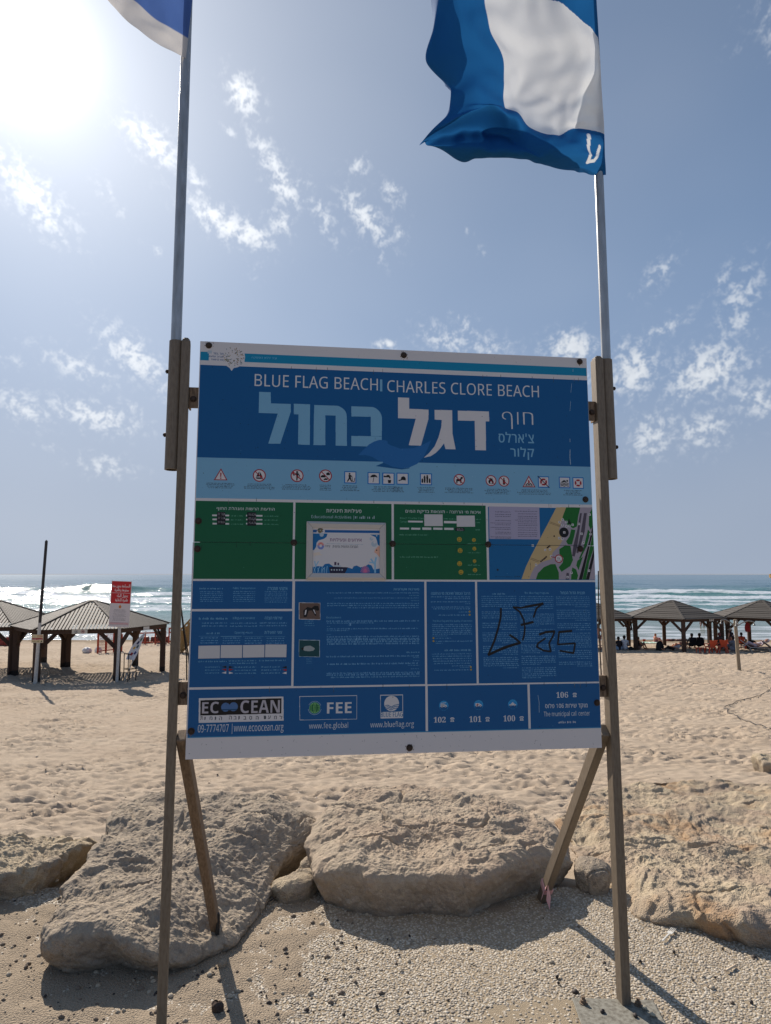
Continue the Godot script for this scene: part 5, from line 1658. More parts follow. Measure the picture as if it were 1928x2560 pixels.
	stroke([1225,1024,1250,1041,1265,1071,1269,1102,1266,1128,1259,1150], 7, K)
	stroke([1254,1092,1303,1081], 9, K)
	stroke([1327,1129,1353,1120,1389,1118,1380,1138,1365,1163,1371,1195,1342,1191,1315,1176,1320,1163,1350,1144], 7, K)
	stroke([1459,1117,1407,1120,1400,1168,1471,1164,1463,1202,1408,1192], 7, K)
	stroke([1121,1205,1184,1178,1238,1163], 10, K)
	stroke([1327,1129,1353,1120,1389,1117], 9, K)
	stroke([1459,1116,1407,1120], 9, K)
	stroke([1273,1022,1346,1010], 9, K)
	stroke([1479,389,1477,422,1479,451], 2.5, PALE)
	stroke([1480,344,1480,358], 2, PALE)
	stroke([1489,185,1484,229], 1.2, PALE)
	stroke([1496,111,1491,150], 1.2, PALE)
	stroke([1504,49,1503,61], 1.5, PALE)
	stroke([1314,1360,1318,1387,1317,1425], 1.5, PALE)
	weather()

# ------------------------------------------------------------------ flagpoles and flags
func cat(a: Vector3, b: Vector3, c: Vector3, d: Vector3, t: float) -> Vector3:
	return 0.5 * ((2.0 * b) + (c - a) * t + (2.0 * a - 5.0 * b + 4.0 * c - d) * t * t + (3.0 * b - a - 3.0 * c + d) * t * t * t)

func cloth(rows: Array, fine: int, tone: Callable, seed_: int, wrinkle: float) -> ArrayMesh:
	# a sheet of cloth through a net of points, finely creased, with its colour from where on the cloth a point lies
	var nv := rows.size(); var nu: int = rows[0].size()
	var un := (nu - 1) * fine + 1; var vn := (nv - 1) * fine + 1
	var n := noise(1.1, 2, seed_)
	var pos := PackedVector3Array(); var col := PackedColorArray()
	for j in vn:
		var jv := float(j) / fine; var j0 := mini(int(jv), nv - 2); var tv := jv - j0
		for i in un:
			var iu := float(i) / fine; var i0 := mini(int(iu), nu - 2); var tu := iu - i0
			var q := []
			for k in [-1, 0, 1, 2]:
				var r: Array = rows[clampi(j0 + k, 0, nv - 1)]
				q.append(cat(r[clampi(i0 - 1, 0, nu - 1)], r[i0], r[i0 + 1], r[mini(i0 + 2, nu - 1)], tu))
			var p := cat(q[0], q[1], q[2], q[3], tv)
			p.z += wrinkle * n.get_noise_2d(iu * 0.5 + jv * 0.16, jv * 0.35 - iu * 0.2) * minf(1.0, iu * 2.0)
			pos.append(p); col.append(tone.call(iu, jv))
	return grid(pos, un, vn, col, PackedVector2Array(), false, false)

func fabric(through: Color) -> StandardMaterial3D:
	var m := StandardMaterial3D.new(); m.vertex_color_use_as_albedo = true; m.roughness = 0.85; m.metallic_specular = 0.2
	var weave := picture(noise(0.3, 2, 71), 256, Color8(226, 226, 226), Color.WHITE)
	m.albedo_texture = weave; m.uv1_triplanar = true; m.uv1_scale = Vector3.ONE * 9.0
	m.backlight_enabled = true; m.backlight = through
	return m

func build_flags() -> void:
	var F := sign_frame()
	for side in [-1.0, 1.0]:
		var x := -0.884 if side < 0 else 0.867
		var t := thing("flagpole", "left metal flagpole bolted to the left post, a blue striped white flag on it" if side < 0 else "right metal flagpole in a sleeve on the right post, carrying the blue flag", "flagpole", Vector3.ZERO, 0.0, "flagpoles beside the notice board")
		t.transform = F
		var s := Shape.new()
		var r := 0.0205 if side < 0 else 0.0195
		s.tube([Vector3(x, 2.05, -0.02), Vector3(x + (-0.008 if side < 0 else 0.009), 4.0, -0.02), Vector3(x + (-0.016 if side < 0 else 0.018), 5.6, -0.02)], r, r * 0.94, 20)
		put("pole", s.done(), M.pole, t)
		s = Shape.new()
		s.lathe(Transform3D(Basis(), Vector3(x, 1.995, -0.02)), [Vector2(r, 0.0), Vector2(r + 0.0065, 0.0), Vector2(r + 0.0065, 0.506), Vector2(r + 0.001, 0.508)], 22)
		put("sleeve", s.done(), M.steel, t)
		for yy in [2.13, 2.38]:
			s = Shape.new()
			s.tube([Vector3(x - side * 0.02, yy, -0.02), Vector3(x + side * 0.037, yy, -0.02)], 0.0045, -1.0, 8)
			s.tube([Vector3(x + side * 0.028, yy, -0.02), Vector3(x + side * 0.034, yy, -0.02)], 0.0085, -1.0, 6)
			put("sleeve_bolt", s.done(), M.bolt, t)
		s = Shape.new()
		s.lathe(Transform3D(Basis(), Vector3(x + (-0.016 if side < 0 else 0.018), 5.6, -0.02)), [Vector2(0.019, 0), Vector2(0.03, 0.01), Vector2(0.034, 0.035), Vector2(0.02, 0.062), Vector2(0.0001, 0.068)], 16)
		put("finial", s.done(), M.pole, t)
		# halyard: close along the pole, and its slack end made fast at the lower bracket
		var ropes := []
		if side < 0: ropes = [[Vector3(-0.842, 1.52, -0.05), Vector3(-0.825, 1.4, -0.046), Vector3(-0.8085, 1.3, -0.042), Vector3(-0.804, 1.211, -0.036)], [Vector3(-0.842, 1.52, -0.046), Vector3(-0.822, 1.4, -0.042), Vector3(-0.801, 1.3, -0.036), Vector3(-0.789, 1.211, -0.026)]]
		else: ropes = [[Vector3(x + r, 3.3, -0.024), Vector3(x + r + 0.001, 2.9, -0.026), Vector3(x + r + 0.001, 2.52, -0.03)], [Vector3(0.810, 1.62, -0.05), Vector3(0.802, 1.45, -0.046), Vector3(0.797, 1.3, -0.036), Vector3(0.792, 1.209, -0.022)], [Vector3(0.788, 1.95, -0.055), Vector3(0.786, 1.75, -0.055), Vector3(0.784, 1.5, -0.05)]]
		for l in ropes:
			s = Shape.new(); s.tube(l, 0.0026, -1.0, 6); put("halyard", s.done(), M.rope, t)
	# blue flag with a white emblem, its lower edge blown up into folds
	var rows := [
		[Vector3(0.867, 4.480, 0.000), Vector3(0.759, 4.413, 0.050), Vector3(0.639, 4.443, 0.000), Vector3(0.517, 4.479, -0.050), Vector3(0.368, 4.412, 0.000), Vector3(0.243, 4.331, 0.060), Vector3(0.157, 4.362, 0.020), Vector3(0.155, 4.489, -0.100)],
		[Vector3(0.865, 4.327, 0.000), Vector3(0.757, 4.266, 0.050), Vector3(0.638, 4.295, 0.000), Vector3(0.517, 4.329, -0.050), Vector3(0.352, 4.260, 0.000), Vector3(0.237, 4.185, 0.060), Vector3(0.151, 4.214, 0.020), Vector3(0.143, 4.334, -0.100)],
		[Vector3(0.864, 4.176, 0.000), Vector3(0.755, 4.121, 0.050), Vector3(0.637, 4.148, 0.000), Vector3(0.516, 4.181, -0.050), Vector3(0.347, 4.112, 0.000), Vector3(0.230, 4.041, 0.060), Vector3(0.145, 4.068, 0.020), Vector3(0.131, 4.181, -0.100)],
		[Vector3(0.867, 4.027, 0.000), Vector3(0.784, 3.970, 0.060), Vector3(0.652, 3.967, 0.020), Vector3(0.506, 4.006, -0.030), Vector3(0.363, 3.954, 0.010), Vector3(0.236, 3.891, 0.070), Vector3(0.116, 3.913, 0.030), Vector3(0.153, 4.034, -0.100)],
		[Vector3(0.870, 3.880, 0.000), Vector3(0.800, 3.842, 0.050), Vector3(0.684, 3.860, 0.000), Vector3(0.534, 3.877, -0.040), Vector3(0.422, 3.831, 0.000), Vector3(0.263, 3.763, 0.060), Vector3(0.085, 3.777, 0.020), Vector3(0.188, 3.870, -0.090)],
		[Vector3(0.871, 3.764, 0.000), Vector3(0.763, 3.718, 0.050), Vector3(0.653, 3.741, 0.000), Vector3(0.532, 3.760, -0.040), Vector3(0.424, 3.717, 0.000), Vector3(0.285, 3.652, 0.070), Vector3(0.186, 3.682, 0.020), Vector3(0.178, 3.722, -0.060)],
		[Vector3(0.873, 3.672, 0.000), Vector3(0.738, 3.625, 0.050), Vector3(0.651, 3.649, 0.000), Vector3(0.526, 3.654, -0.030), Vector3(0.424, 3.624, 0.010), Vector3(0.292, 3.557, 0.080), Vector3(0.194, 3.613, 0.030), Vector3(0.203, 3.659, -0.020)],
		[Vector3(0.876, 3.592, 0.000), Vector3(0.719, 3.539, 0.050), Vector3(0.641, 3.554, 0.020), Vector3(0.530, 3.569, 0.000), Vector3(0.436, 3.568, 0.030), Vector3(0.309, 3.532, 0.090), Vector3(0.181, 3.527, 0.040), Vector3(0.177, 3.546, 0.000)],
		[Vector3(0.876, 3.526, 0.000), Vector3(0.723, 3.501, 0.050), Vector3(0.623, 3.462, 0.060), Vector3(0.520, 3.472, 0.070), Vector3(0.431, 3.498, 0.090), Vector3(0.327, 3.523, 0.100), Vector3(0.130, 3.444, 0.050), Vector3(0.057, 3.381, 0.030)],
		[Vector3(0.861, 3.461, 0.030), Vector3(0.724, 3.424, 0.080), Vector3(0.602, 3.375, 0.110), Vector3(0.502, 3.373, 0.100), Vector3(0.444, 3.480, -0.020), Vector3(0.328, 3.537, -0.060), Vector3(0.204, 3.481, -0.030), Vector3(0.069, 3.387, 0.020)],
		[Vector3(0.865, 3.407, 0.020), Vector3(0.748, 3.368, 0.070), Vector3(0.604, 3.323, 0.100), Vector3(0.511, 3.326, 0.100), Vector3(0.411, 3.357, 0.080), Vector3(0.306, 3.344, 0.090), Vector3(0.195, 3.358, 0.070), Vector3(0.088, 3.381, 0.030)],
		[Vector3(0.876, 3.374, 0.000), Vector3(0.748, 3.340, 0.030), Vector3(0.611, 3.327, 0.040), Vector3(0.526, 3.345, 0.030), Vector3(0.424, 3.359, 0.020), Vector3(0.318, 3.362, 0.010), Vector3(0.248, 3.351, 0.000), Vector3(0.129, 3.404, 0.000)],
		[Vector3(0.876, 3.334, 0.000), Vector3(0.801, 3.348, -0.030), Vector3(0.738, 3.393, -0.060), Vector3(0.633, 3.468, -0.100), Vector3(0.494, 3.570, -0.140), Vector3(0.378, 3.633, -0.160), Vector3(0.297, 3.600, -0.150), Vector3(0.162, 3.496, -0.080)]]
	var blue := lin(38, 102, 162); var white := lin(230, 235, 240)
	var tone := func(i: float, j: float) -> Color:
		# white roundel: its left edge runs down the fourth seam, its lower edge along the crease
		if j < 8.05 - 0.12 * sin(i * 2.2) and j > -1.0:
			var left := 4.0 if j > 1.0 else 4.0 - 0.5 * pow(1.0 - j, 2.0)
			if j > 6.6: left = 4.0 - 0.75 * (j - 6.6) * (j - 6.6)
			var right := 0.16
			if j < 3.25: right = lerpf(0.16, 2.0, clampf((3.25 - j) / 1.35, 0.0, 1.0)) if j > 1.9 else 2.0 + (1.9 - j) * 0.5
			if j > 3.0 and j < 4.1: right = maxf(0.0, right - (j - 3.0) * 0.15)
			elif j >= 4.1: right = -1.0
			if i < left and i > right: return white
		# the letter below the roundel
		var p := Vector2(i, j)
		for seg in [[Vector2(0.68, 8.75), Vector2(0.74, 9.4)], [Vector2(0.74, 9.4), Vector2(0.78, 10.55)], [Vector2(0.78, 10.55), Vector2(0.58, 10.5)], [Vector2(0.58, 10.5), Vector2(0.28, 9.35)]]:
			var near := Geometry2D.get_closest_point_to_segment(p, seg[0], seg[1])
			if Vector2((p.x - near.x) * 1.5, (p.y - near.y) * 0.55).length() < 0.09: return white
		return blue
	var L := Transform3D(Basis(Vector3(0.99221, -0.0090, -0.12428), Vector3(0.00416, 0.99923, -0.03911), Vector3(0.12453, 0.03829, 0.99148)).orthonormalized(), F.origin)   # the pole leans a little to the left of the frame
	var fl := thing("blue_beach_flag", "", "")
	fl.transform = L
	var sheer := fabric(Color(0.8, 0.8, 0.8))
	put("flag_cloth", cloth(rows, 34, tone, 81, 0.026), sheer, fl)
	# doubled strip of cloth along the hoist
	var strip := []
	for j in range(3, 9):
		var l := []
		for k in 5:
			var u: float = k / 4.0 * [0.55, 0.75, 0.9, 1.0, 1.05, 1.05][j - 3]
			var p: Vector3 = rows[j][0].lerp(rows[j][1], minf(u, 1.0))
			l.append(p + Vector3(0, 0, -0.016))
		strip.append(l)
	put("hoist_strip", cloth(strip, 8, func(i, j): return white, 83, 0.0), sheer, fl)
	tag(fl, "blue flag with a white roundel blowing from the right pole, lower edge folded", "flag")
	rows = [
		[Vector3(-0.930, 3.692, 0.000), Vector3(-1.008, 3.715, 0.030), Vector3(-1.111, 3.811, -0.010), Vector3(-1.193, 3.910, -0.050), Vector3(-1.242, 3.946, -0.020), Vector3(-1.307, 4.015, 0.040), Vector3(-1.381, 4.162, 0.030), Vector3(-1.468, 4.388, -0.030)],
		[Vector3(-0.927, 3.738, 0.000), Vector3(-0.997, 3.762, 0.030), Vector3(-1.101, 3.859, -0.010), Vector3(-1.183, 3.958, -0.050), Vector3(-1.232, 3.993, -0.020), Vector3(-1.297, 4.058, 0.040), Vector3(-1.371, 4.206, 0.030), Vector3(-1.458, 4.433, -0.030)],
		[Vector3(-0.925, 3.786, 0.000), Vector3(-0.986, 3.811, 0.030), Vector3(-1.090, 3.908, -0.010), Vector3(-1.172, 4.009, -0.050), Vector3(-1.222, 4.044, -0.020), Vector3(-1.287, 4.102, 0.040), Vector3(-1.361, 4.251, 0.030), Vector3(-1.448, 4.480, -0.030)],
		[Vector3(-0.918, 3.903, 0.000), Vector3(-0.994, 3.924, 0.030), Vector3(-1.098, 4.024, -0.010), Vector3(-1.181, 4.127, -0.050), Vector3(-1.231, 4.161, -0.020), Vector3(-1.295, 4.206, 0.040), Vector3(-1.370, 4.356, 0.030), Vector3(-1.457, 4.588, -0.030)],
		[Vector3(-0.911, 4.032, 0.000), Vector3(-0.986, 4.052, 0.030), Vector3(-1.091, 4.154, -0.010), Vector3(-1.174, 4.259, -0.050), Vector3(-1.224, 4.292, -0.020), Vector3(-1.289, 4.322, 0.040), Vector3(-1.363, 4.474, 0.030), Vector3(-1.451, 4.711, -0.030)],
		[Vector3(-0.897, 4.272, 0.000), Vector3(-0.971, 4.290, 0.030), Vector3(-1.076, 4.396, -0.010), Vector3(-1.160, 4.505, -0.050), Vector3(-1.211, 4.537, -0.020), Vector3(-1.276, 4.539, 0.040), Vector3(-1.351, 4.693, 0.030), Vector3(-1.439, 4.938, -0.030)],
		[Vector3(-0.883, 4.518, 0.000), Vector3(-0.955, 4.534, 0.030), Vector3(-1.062, 4.644, -0.010), Vector3(-1.146, 4.758, -0.050), Vector3(-1.198, 4.787, -0.020), Vector3(-1.262, 4.760, 0.040), Vector3(-1.339, 4.917, 0.030), Vector3(-1.427, 5.170, -0.030)],
		[Vector3(-0.877, 4.632, 0.000), Vector3(-0.948, 4.647, 0.030), Vector3(-1.055, 4.759, -0.010), Vector3(-1.139, 4.874, -0.050), Vector3(-1.192, 4.903, -0.020), Vector3(-1.256, 4.862, 0.040), Vector3(-1.333, 5.021, 0.030), Vector3(-1.421, 5.277, -0.030)]]
	tone = func(i: float, j: float) -> Color:
		if j < 2.0 or j > 4.0: return lin(214, 214, 216)
		return lin(88, 120, 186)
	for l in rows: l[0].x += 0.022
	var o := put("striped_flag", cloth(rows, 12, tone, 91, 0.012), sheer, self)
	o.transform = L
	tag(o, "white flag with a blue stripe on the left pole, cut off by the picture top", "flag")
	# barrier tape wound round the foot of the right brace
	var s := Shape.new()
	s.beam(Vector3(0.813, 0.145, -0.772), Vector3(0.8135, 0.115, -0.797), 0.044, 0.062, Vector3.RIGHT, 0.003)
	s.quad(Vector3(0.790, 0.16, -0.72), Vector3(0.769, 0.10, -0.73), Vector3(0.771, 0.075, -0.76), Vector3(0.791, 0.12, -0.77), Vector3.BACK)
	s.quad(Vector3(0.794, 0.165, -0.715), Vector3(0.814, 0.10, -0.735), Vector3(0.809, 0.04, -0.74), Vector3(0.789, 0.09, -0.73), Vector3.BACK)
	o = put("barrier_tape", s.done(), M.tape, self); o.transform = F
	tag(o, "torn pink and white barrier tape tied round the foot of the right brace", "tape")

# ------------------------------------------------------------------ shelters
func shelter_mesh_parts(o: Node3D, planks_across: bool) -> void:
	# six posts with braces, a ring of beams and a six sided roof; the node stands on the sand at the middle
	var R := 3.12; var eave := 2.15; var Re := 3.45; var rise := 1.12; var Rt := 0.24
	var corner := []
	for k in 6:
		var a := TAU * k / 6.0
		corner.append(Vector3(sin(a), 0, cos(a)))
	for k in 6:
		var c: Vector3 = corner[k]; var nx: Vector3 = corner[(k + 1) % 6]; var pv: Vector3 = corner[(k + 5) % 6]
		var side := Vector3(c.z, 0, -c.x)
		var s := Shape.new()
		s.beam(c * R + Vector3(0, -0.35, 0), c * R + Vector3(0, eave, 0), 0.23, 0.23, side, 0.012)
		var post := put("post", s.done(), M.wood, o)
		if k == 1 or k == 2: post.set_meta("shared", true)
		if not planks_across:
			s = Shape.new(); s.beam(c * R + Vector3(0, -0.1, 0), c * R + Vector3(0, 0.22, 0), 0.236, 0.236, side, 0.012)
			put("post_foot", s.done(), M.charred, post)
		for q in [nx, pv]:
			var d: Vector3 = (q * R - c * R).normalized()
			s = Shape.new()
			s.beam(c * R + d * 0.08 + Vector3(0, eave - 0.78, 0), c * R + d * 0.80 + Vector3(0, eave - 0.06, 0), 0.07, 0.16, c, 0.006)
			put("brace", s.done(), M.wood, o)
		s = Shape.new()
		s.beam(c * (R + 0.12) + Vector3(0, eave - 0.07, 0), nx * (R + 0.12) + Vector3(0, eave - 0.07, 0), 0.20, 0.07, Vector3.UP, 0.005)
		put("beam", s.done(), M.wood, o)
		# roof panel of separate boards with gaps between them
		s = Shape.new()
		var a3: Vector3 = c * Re + Vector3(0, eave, 0); var b3: Vector3 = nx * Re + Vector3(0, eave, 0)
		var along: Vector3 = (b3 - a3).normalized(); var foot: Vector3 = (a3 + b3) * 0.5
		var top := Vector3(0, eave + rise, 0)
		var upv: Vector3 = (top - foot).normalized(); var len_ := foot.distance_to(top); var out := along.cross(upv).normalized()
		if out.y < 0.0: out = -out
		var half := a3.distance_to(b3) * 0.5
		var cut := Rt / Re
		if planks_across:
			var n := 19
			for i in n:
				var t0 := (1.0 - cut) * i / n; var t1 := (1.0 - cut) * (i + 0.93) / n
				var p := foot + upv * len_ * t0; var q := foot + upv * len_ * t1
				var lift := 0.016 * (i % 2) + 0.004 * ((i * 7) % 3)
				plank(s, p, q, along, half * (1.0 - t0) - 0.02, half * (1.0 - t1) - 0.02, out, 0.024, lift)
		else:
			var n := 25
			var pitch := half * 2.0 / n
			for i in n:
				var x := -half + pitch * (i + 0.5); var w := pitch * 0.36
				var reach := 1.0 - (absf(x) + w) / half
				reach = minf(reach, 1.0 - cut)
				if reach < 0.03: continue
				var p := foot + along * x
				var q := p + upv * len_ * reach
				s.beam(p + out * 0.012, q + out * 0.012, w * 2.0, 0.03, along, 0.003)
		put("roof_panel", s.done(), M.plank if planks_across else M.slat, o, "", "stuff")
		s = Shape.new()
		var tip: Vector3 = c * Rt + Vector3(0, eave + rise * (1.0 - cut) + 0.035, 0)
		s.beam(c * (Re + 0.03) + Vector3(0, eave + 0.03, 0), tip, 0.13, 0.03, side, 0.004)
		put("hip_board", s.done(), M.plank if planks_across else M.ridge, o)
	var cap := Shape.new()
	cap.lathe(Transform3D(Basis(), Vector3(0, eave + rise * (1.0 - Rt / Re) + 0.01, 0)), [Vector2(Rt + 0.05, 0.0), Vector2(Rt + 0.05, 0.03), Vector2(0.12, 0.075), Vector2(0.0001, 0.08)], 6)
	put("roof_cap", cap.done(), M.ridge, o)

func plank(s: Shape, p: Vector3, q: Vector3, along: Vector3, w0: float, w1: float, out: Vector3, thick: float, lift: float) -> void:
	var a := p - along * w0 + out * lift; var b := p + along * w0 + out * lift; var c := q + along * w1 + out * lift; var d := q - along * w1 + out * lift
	var t := out * thick
	s.quad(a + t, b + t, c + t, d + t, out); s.quad(a, b, c, d, -out)
	s.quad(a, b, b + t, a + t, p - q); s.quad(d, c, c + t, d + t, q - p); s.quad(a, d, d + t, a + t, -along); s.quad(b, c, c + t, b + t, along)

func build_shelters() -> void:
	var first := {}
	for q in [[-13.35, 31.9, -2.83, 42.0, false, "slatted hexagonal beach shelter behind the red warning sign"], [-18.7, 33.6, -2.88, 42.0, false, "slatted beach shelter cut off by the left picture edge"],
			[19.7, 48.1, -3.42, -11.0, true, "plank roofed beach shelter with seated people, whole in view right of the board"], [14.2, 49.2, -3.48, -11.0, true, "plank roofed beach shelter half hidden by the right post"], [26.1, 48.5, -3.43, -11.0, true, "plank roofed beach shelter cut off by the right picture edge"]]:
		var o: Node3D
		if first.has(q[4]):
			o = first[q[4]].duplicate(); o.name = numbered("beach_shelter"); add_child(o)
		else:
			o = thing("beach_shelter", "", ""); shelter_mesh_parts(o, q[4]); first[q[4]] = o
		o.position = Vector3(q[0], q[2], -q[1]); o.rotation.y = deg_to_rad(q[3])
		if q[5].contains("half hidden"):   # here its neighbour's posts carry the roof
			for leg in o.get_children():
				if leg.has_meta("shared"): leg.free()
		tag(o, q[5], "shelter", "six sided wooden shade shelters on the sand")
	# small rule plates on the beams
	canvas(160, 48, 1.0, Color8(206, 200, 184))
	circ(44, 24, 17, 3, DG); pict(44, 24, 12, "none"); rc(30, 10, 58, 38, Color8(206, 200, 184)); circ(44, 24, 17, 3, DG); pg([36, 32, 40, 18, 46, 14, 52, 20, 48, 34], DG)
	circ(112, 24, 17, 4, RED); pg([104, 20, 112, 12, 122, 20, 114, 36], BR); stroke([100, 12, 124, 36], 3, RED)
	var rules := printed(0.6)
	canvas(120, 48, 1.0, Color8(206, 204, 198)); gk(8, 26, 112, 40, 1, 0, 0.6, DG)
	var words := printed(0.6)
	canvas(120, 56, 1.0, Color8(196, 190, 176)); disc(34, 28, 18, Color8(150, 140, 126)); disc(86, 28, 16, Color8(150, 140, 126)); stroke([80, 18, 88, 40], 5, DG); stroke([32, 14, 32, 42], 4, DG)
	var pair := printed(0.6)
	for q in [[-12.62, 28.98, -0.75, 0.60, 0.17, 12.0, rules, "white plate with two round pictograms on the front beam of the slatted shelter"], [-10.55, 30.97, -0.74, 0.40, 0.16, 72.0, words, "narrow white plate with small print at the right end of the slatted shelter beam"], [21.15, 45.5, -1.33, 0.36, 0.17, 19.0, pair, "pale plate with pictograms on the plank roofed shelter beam"]]:
		var s := Shape.new()
		s.box(Transform3D(), Vector3(q[3], q[4], 0.012), 0.0)
		for k in s.v.size(): s.uv[k] = Vector2(s.v[k].x / q[3] + 0.5, 0.5 - s.v[k].y / q[4])
		var o := put("rule_plate", s.done(), q[6], self); o.position = Vector3(q[0], q[2], -q[1]); o.rotation.y = deg_to_rad(q[5])
		tag(o, q[7], "sign plate")

# ------------------------------------------------------------------ things on the left of the beach
# the parts of Arabic letters used on the warning sign: strokes in a box one unit high, written from right to left
func arabic(x1: float, y: float, h: float, word: Array, c: Color) -> float:
	var x := x1
	for g in word:
		var l: Array = g
		for seg in l.slice(1):
			var o := []
			if seg.size() == 2:
				disc(x - seg[0] * h, y + seg[1] * h, h * 0.075, c); continue
			for k in range(0, seg.size(), 2): o.append_array([x - seg[k] * h, y + seg[k + 1] * h])
			stroke(o, h * 0.13, c)
		x -= l[0] * h
	return x

func build_left_beach() -> void:
	# tall white pole with a dark top, leaning a little
	var y0 := sand_height(-14.17, 28.58)
	var t := thing("marker_pole", "tall leaning white pole with a dark upper half and a small notice", "pole", Vector3(-14.17, y0, -28.58))
	var s := Shape.new(); var lean := Vector3(0.21, 5.74, 0)
	s.tube([Vector3(0, -0.3, 0), lean * 0.42], 0.075, 0.062, 16); put("lower_pole", s.done(), M.white_paint, t)
	s = Shape.new(); s.tube([lean * 0.42, lean], 0.060, 0.056, 16); put("upper_pole", s.done(), M.dark_paint, t, "dark painted upper half")
	s = Shape.new(); s.tube([lean, lean + Vector3(0, 0.05, 0)], 0.05, 0.01, 10); put("pole_tip", s.done(), M.galvanised, t)
	canvas(192, 128, 1.0, Color8(214, 206, 186))
	rc(4, 4, 188, 124, Color8(206, 190, 150)); tx("אזהרה", 96, 14, 180, 44, RED); rc(8, 54, 184, 84, RED); gk(14, 58, 178, 82, 1, 0, 0.7, W); gk(14, 94, 130, 116, 1, 0, 0.6, BR); pg([150, 118, 168, 90, 182, 118], DK)
	s = Shape.new(); s.box(Transform3D(), Vector3(0.47, 0.33, 0.015))
	for k in s.v.size(): s.uv[k] = Vector2(s.v[k].x / 0.47 + 0.5, 0.5 - s.v[k].y / 0.33)
	var o := put("notice_plate", s.done(), printed(0.6), t, "small cream and red notice"); o.position = Vector3(0.06, 1.78, 0.085)
	# red and white warning sign
	y0 = sand_height(-11.13, 29.27)
	t = thing("warning_sign", "tall red and white warning sign on a white post before the slatted shelter", "warning sign", Vector3(-11.13, y0, -29.27))
	s = Shape.new(); s.tube([Vector3(0, -0.3, 0), Vector3(0.07, 4.1, 0)], 0.06, 0.055, 14); put("post", s.done(), M.white_paint, t)
	canvas(512, 1160, 1.0, Color8(208, 200, 200))
	rc(10, 10, 502, 566, Color8(186, 38, 44)); rc(24, 300, 488, 308, W)
	# السباحة بدون منقذ / ممنوعة وخطرة / دخول الماء / خطرة للغاية
	var alef := [0.28, [0.12, -0.95, 0.12, 0.0]]; var lam := [0.34, [0.1, -0.95, 0.1, 0.0, 0.34, 0.0]]; var lamf := [0.5, [0.1, -0.95, 0.1, 0.15, 0.3, 0.3, 0.48, 0.05]]
	var sin_ := [0.7, [0.0, 0.0, 0.08, -0.2, 0.16, 0.0, 0.3, -0.2, 0.36, 0.0, 0.52, -0.25, 0.56, 0.0, 0.7, 0.0]]; var ba := [0.34, [0.0, 0.0, 0.12, 0.0, 0.14, -0.28, 0.2, 0.0, 0.34, 0.0], [0.16, 0.22]]
	var ha := [0.5, [0.5, 0.0, 0.1, -0.02, 0.38, -0.36, 0.05, -0.3], [0.0, 0.0, 0.5, 0.0]]; var kha := [0.5, [0.5, 0.0, 0.1, -0.02, 0.38, -0.36, 0.05, -0.3], [0.25, -0.55]]
	var ta := [0.42, [0.0, 0.0, 0.05, -0.35, 0.28, -0.3, 0.3, 0.0, 0.04, 0.0], [0.12, -0.58], [0.26, -0.58]]; var dal := [0.4, [0.05, -0.42, 0.28, -0.2, 0.3, 0.0, 0.02, 0.0]]; var waw := [0.42, [0.1, -0.1, 0.12, -0.35, 0.3, -0.3, 0.1, -0.08, 0.05, 0.15, 0.35, 0.32]]
	var nun := [0.5, [0.02, -0.25, 0.02, 0.12, 0.25, 0.28, 0.45, -0.02], [0.22, -0.3]]; var mim := [0.36, [0.0, 0.0, 0.1, -0.24, 0.28, -0.16, 0.2, 0.03, 0.08, 0.0, 0.36, 0.0]]; var nunm := [0.3, [0.0, 0.0, 0.12, 0.0, 0.14, -0.28, 0.2, 0.0, 0.3, 0.0], [0.15, -0.5]]
	var qaf := [0.36, [0.0, 0.0, 0.08, -0.3, 0.26, -0.26, 0.2, 0.0, 0.36, 0.0], [0.08, -0.5], [0.24, -0.5]]; var dhal := [0.42, [0.05, -0.42, 0.28, -0.2, 0.3, 0.0, 0.0, 0.0], [0.2, -0.65]]; var ayn := [0.36, [0.34, -0.32, 0.08, -0.28, 0.26, -0.1, 0.0, 0.0, 0.36, 0.0]]
	var tah := [0.5, [0.0, 0.0, 0.42, 0.0, 0.46, -0.25, 0.25, -0.25, 0.06, 0.0, 0.06, -0.95]]; var ra := [0.36, [0.06, -0.22, 0.06, 0.1, 0.34, 0.32]]; var ghayn := [0.4, [0.38, -0.32, 0.08, -0.28, 0.28, -0.1, 0.0, 0.0, 0.4, 0.0], [0.2, -0.55]]; var ya := [0.32, [0.0, 0.0, 0.12, 0.0, 0.14, -0.28, 0.2, 0.0, 0.32, 0.0], [0.08, 0.22], [0.24, 0.22]]
	var hamza := [0.3, [0.22, -0.4, 0.08, -0.3, 0.2, -0.18, 0.04, -0.12]]; var gap := [0.22]
	arabic(486, 152, 76, [alef, lam, sin_, ba, alef, ha, ta, gap, ba, dal, waw, nun, gap, mim, nunm, qaf, dhal], W)
	arabic(450, 252, 78, [mim, mim, nunm, waw, ayn, ta, gap, waw, kha, tah, ra, ta], W)
	arabic(440, 402, 80, [dal, kha, waw, lamf, gap, alef, lam, mim, alef, hamza], W)
	arabic(446, 508, 80, [kha, tah, ra, ta, gap, lam, lam, ghayn, alef, ya, ta], W)
	pg([256, 590, 270, 620, 292, 640, 280, 690, 232, 690, 220, 640, 242, 620], Color8(196, 120, 60))
	for k in 3: gk(60, 712 + k * 104, 452, 712 + k * 104 + 90, 3, 1, 0.55, DG)
	rc(10, 1050, 502, 1056, RED)
	for k in 15: pg([16 + k * 32, 1076, 32 + k * 32, 1062, 48 + k * 32, 1076, 32 + k * 32, 1088], Color8(206, 120, 124))
	rc(10, 1096, 502, 1102, RED)
	s = Shape.new(); s.box(Transform3D(), Vector3(0.84, 1.90, 0.02), 0.0)
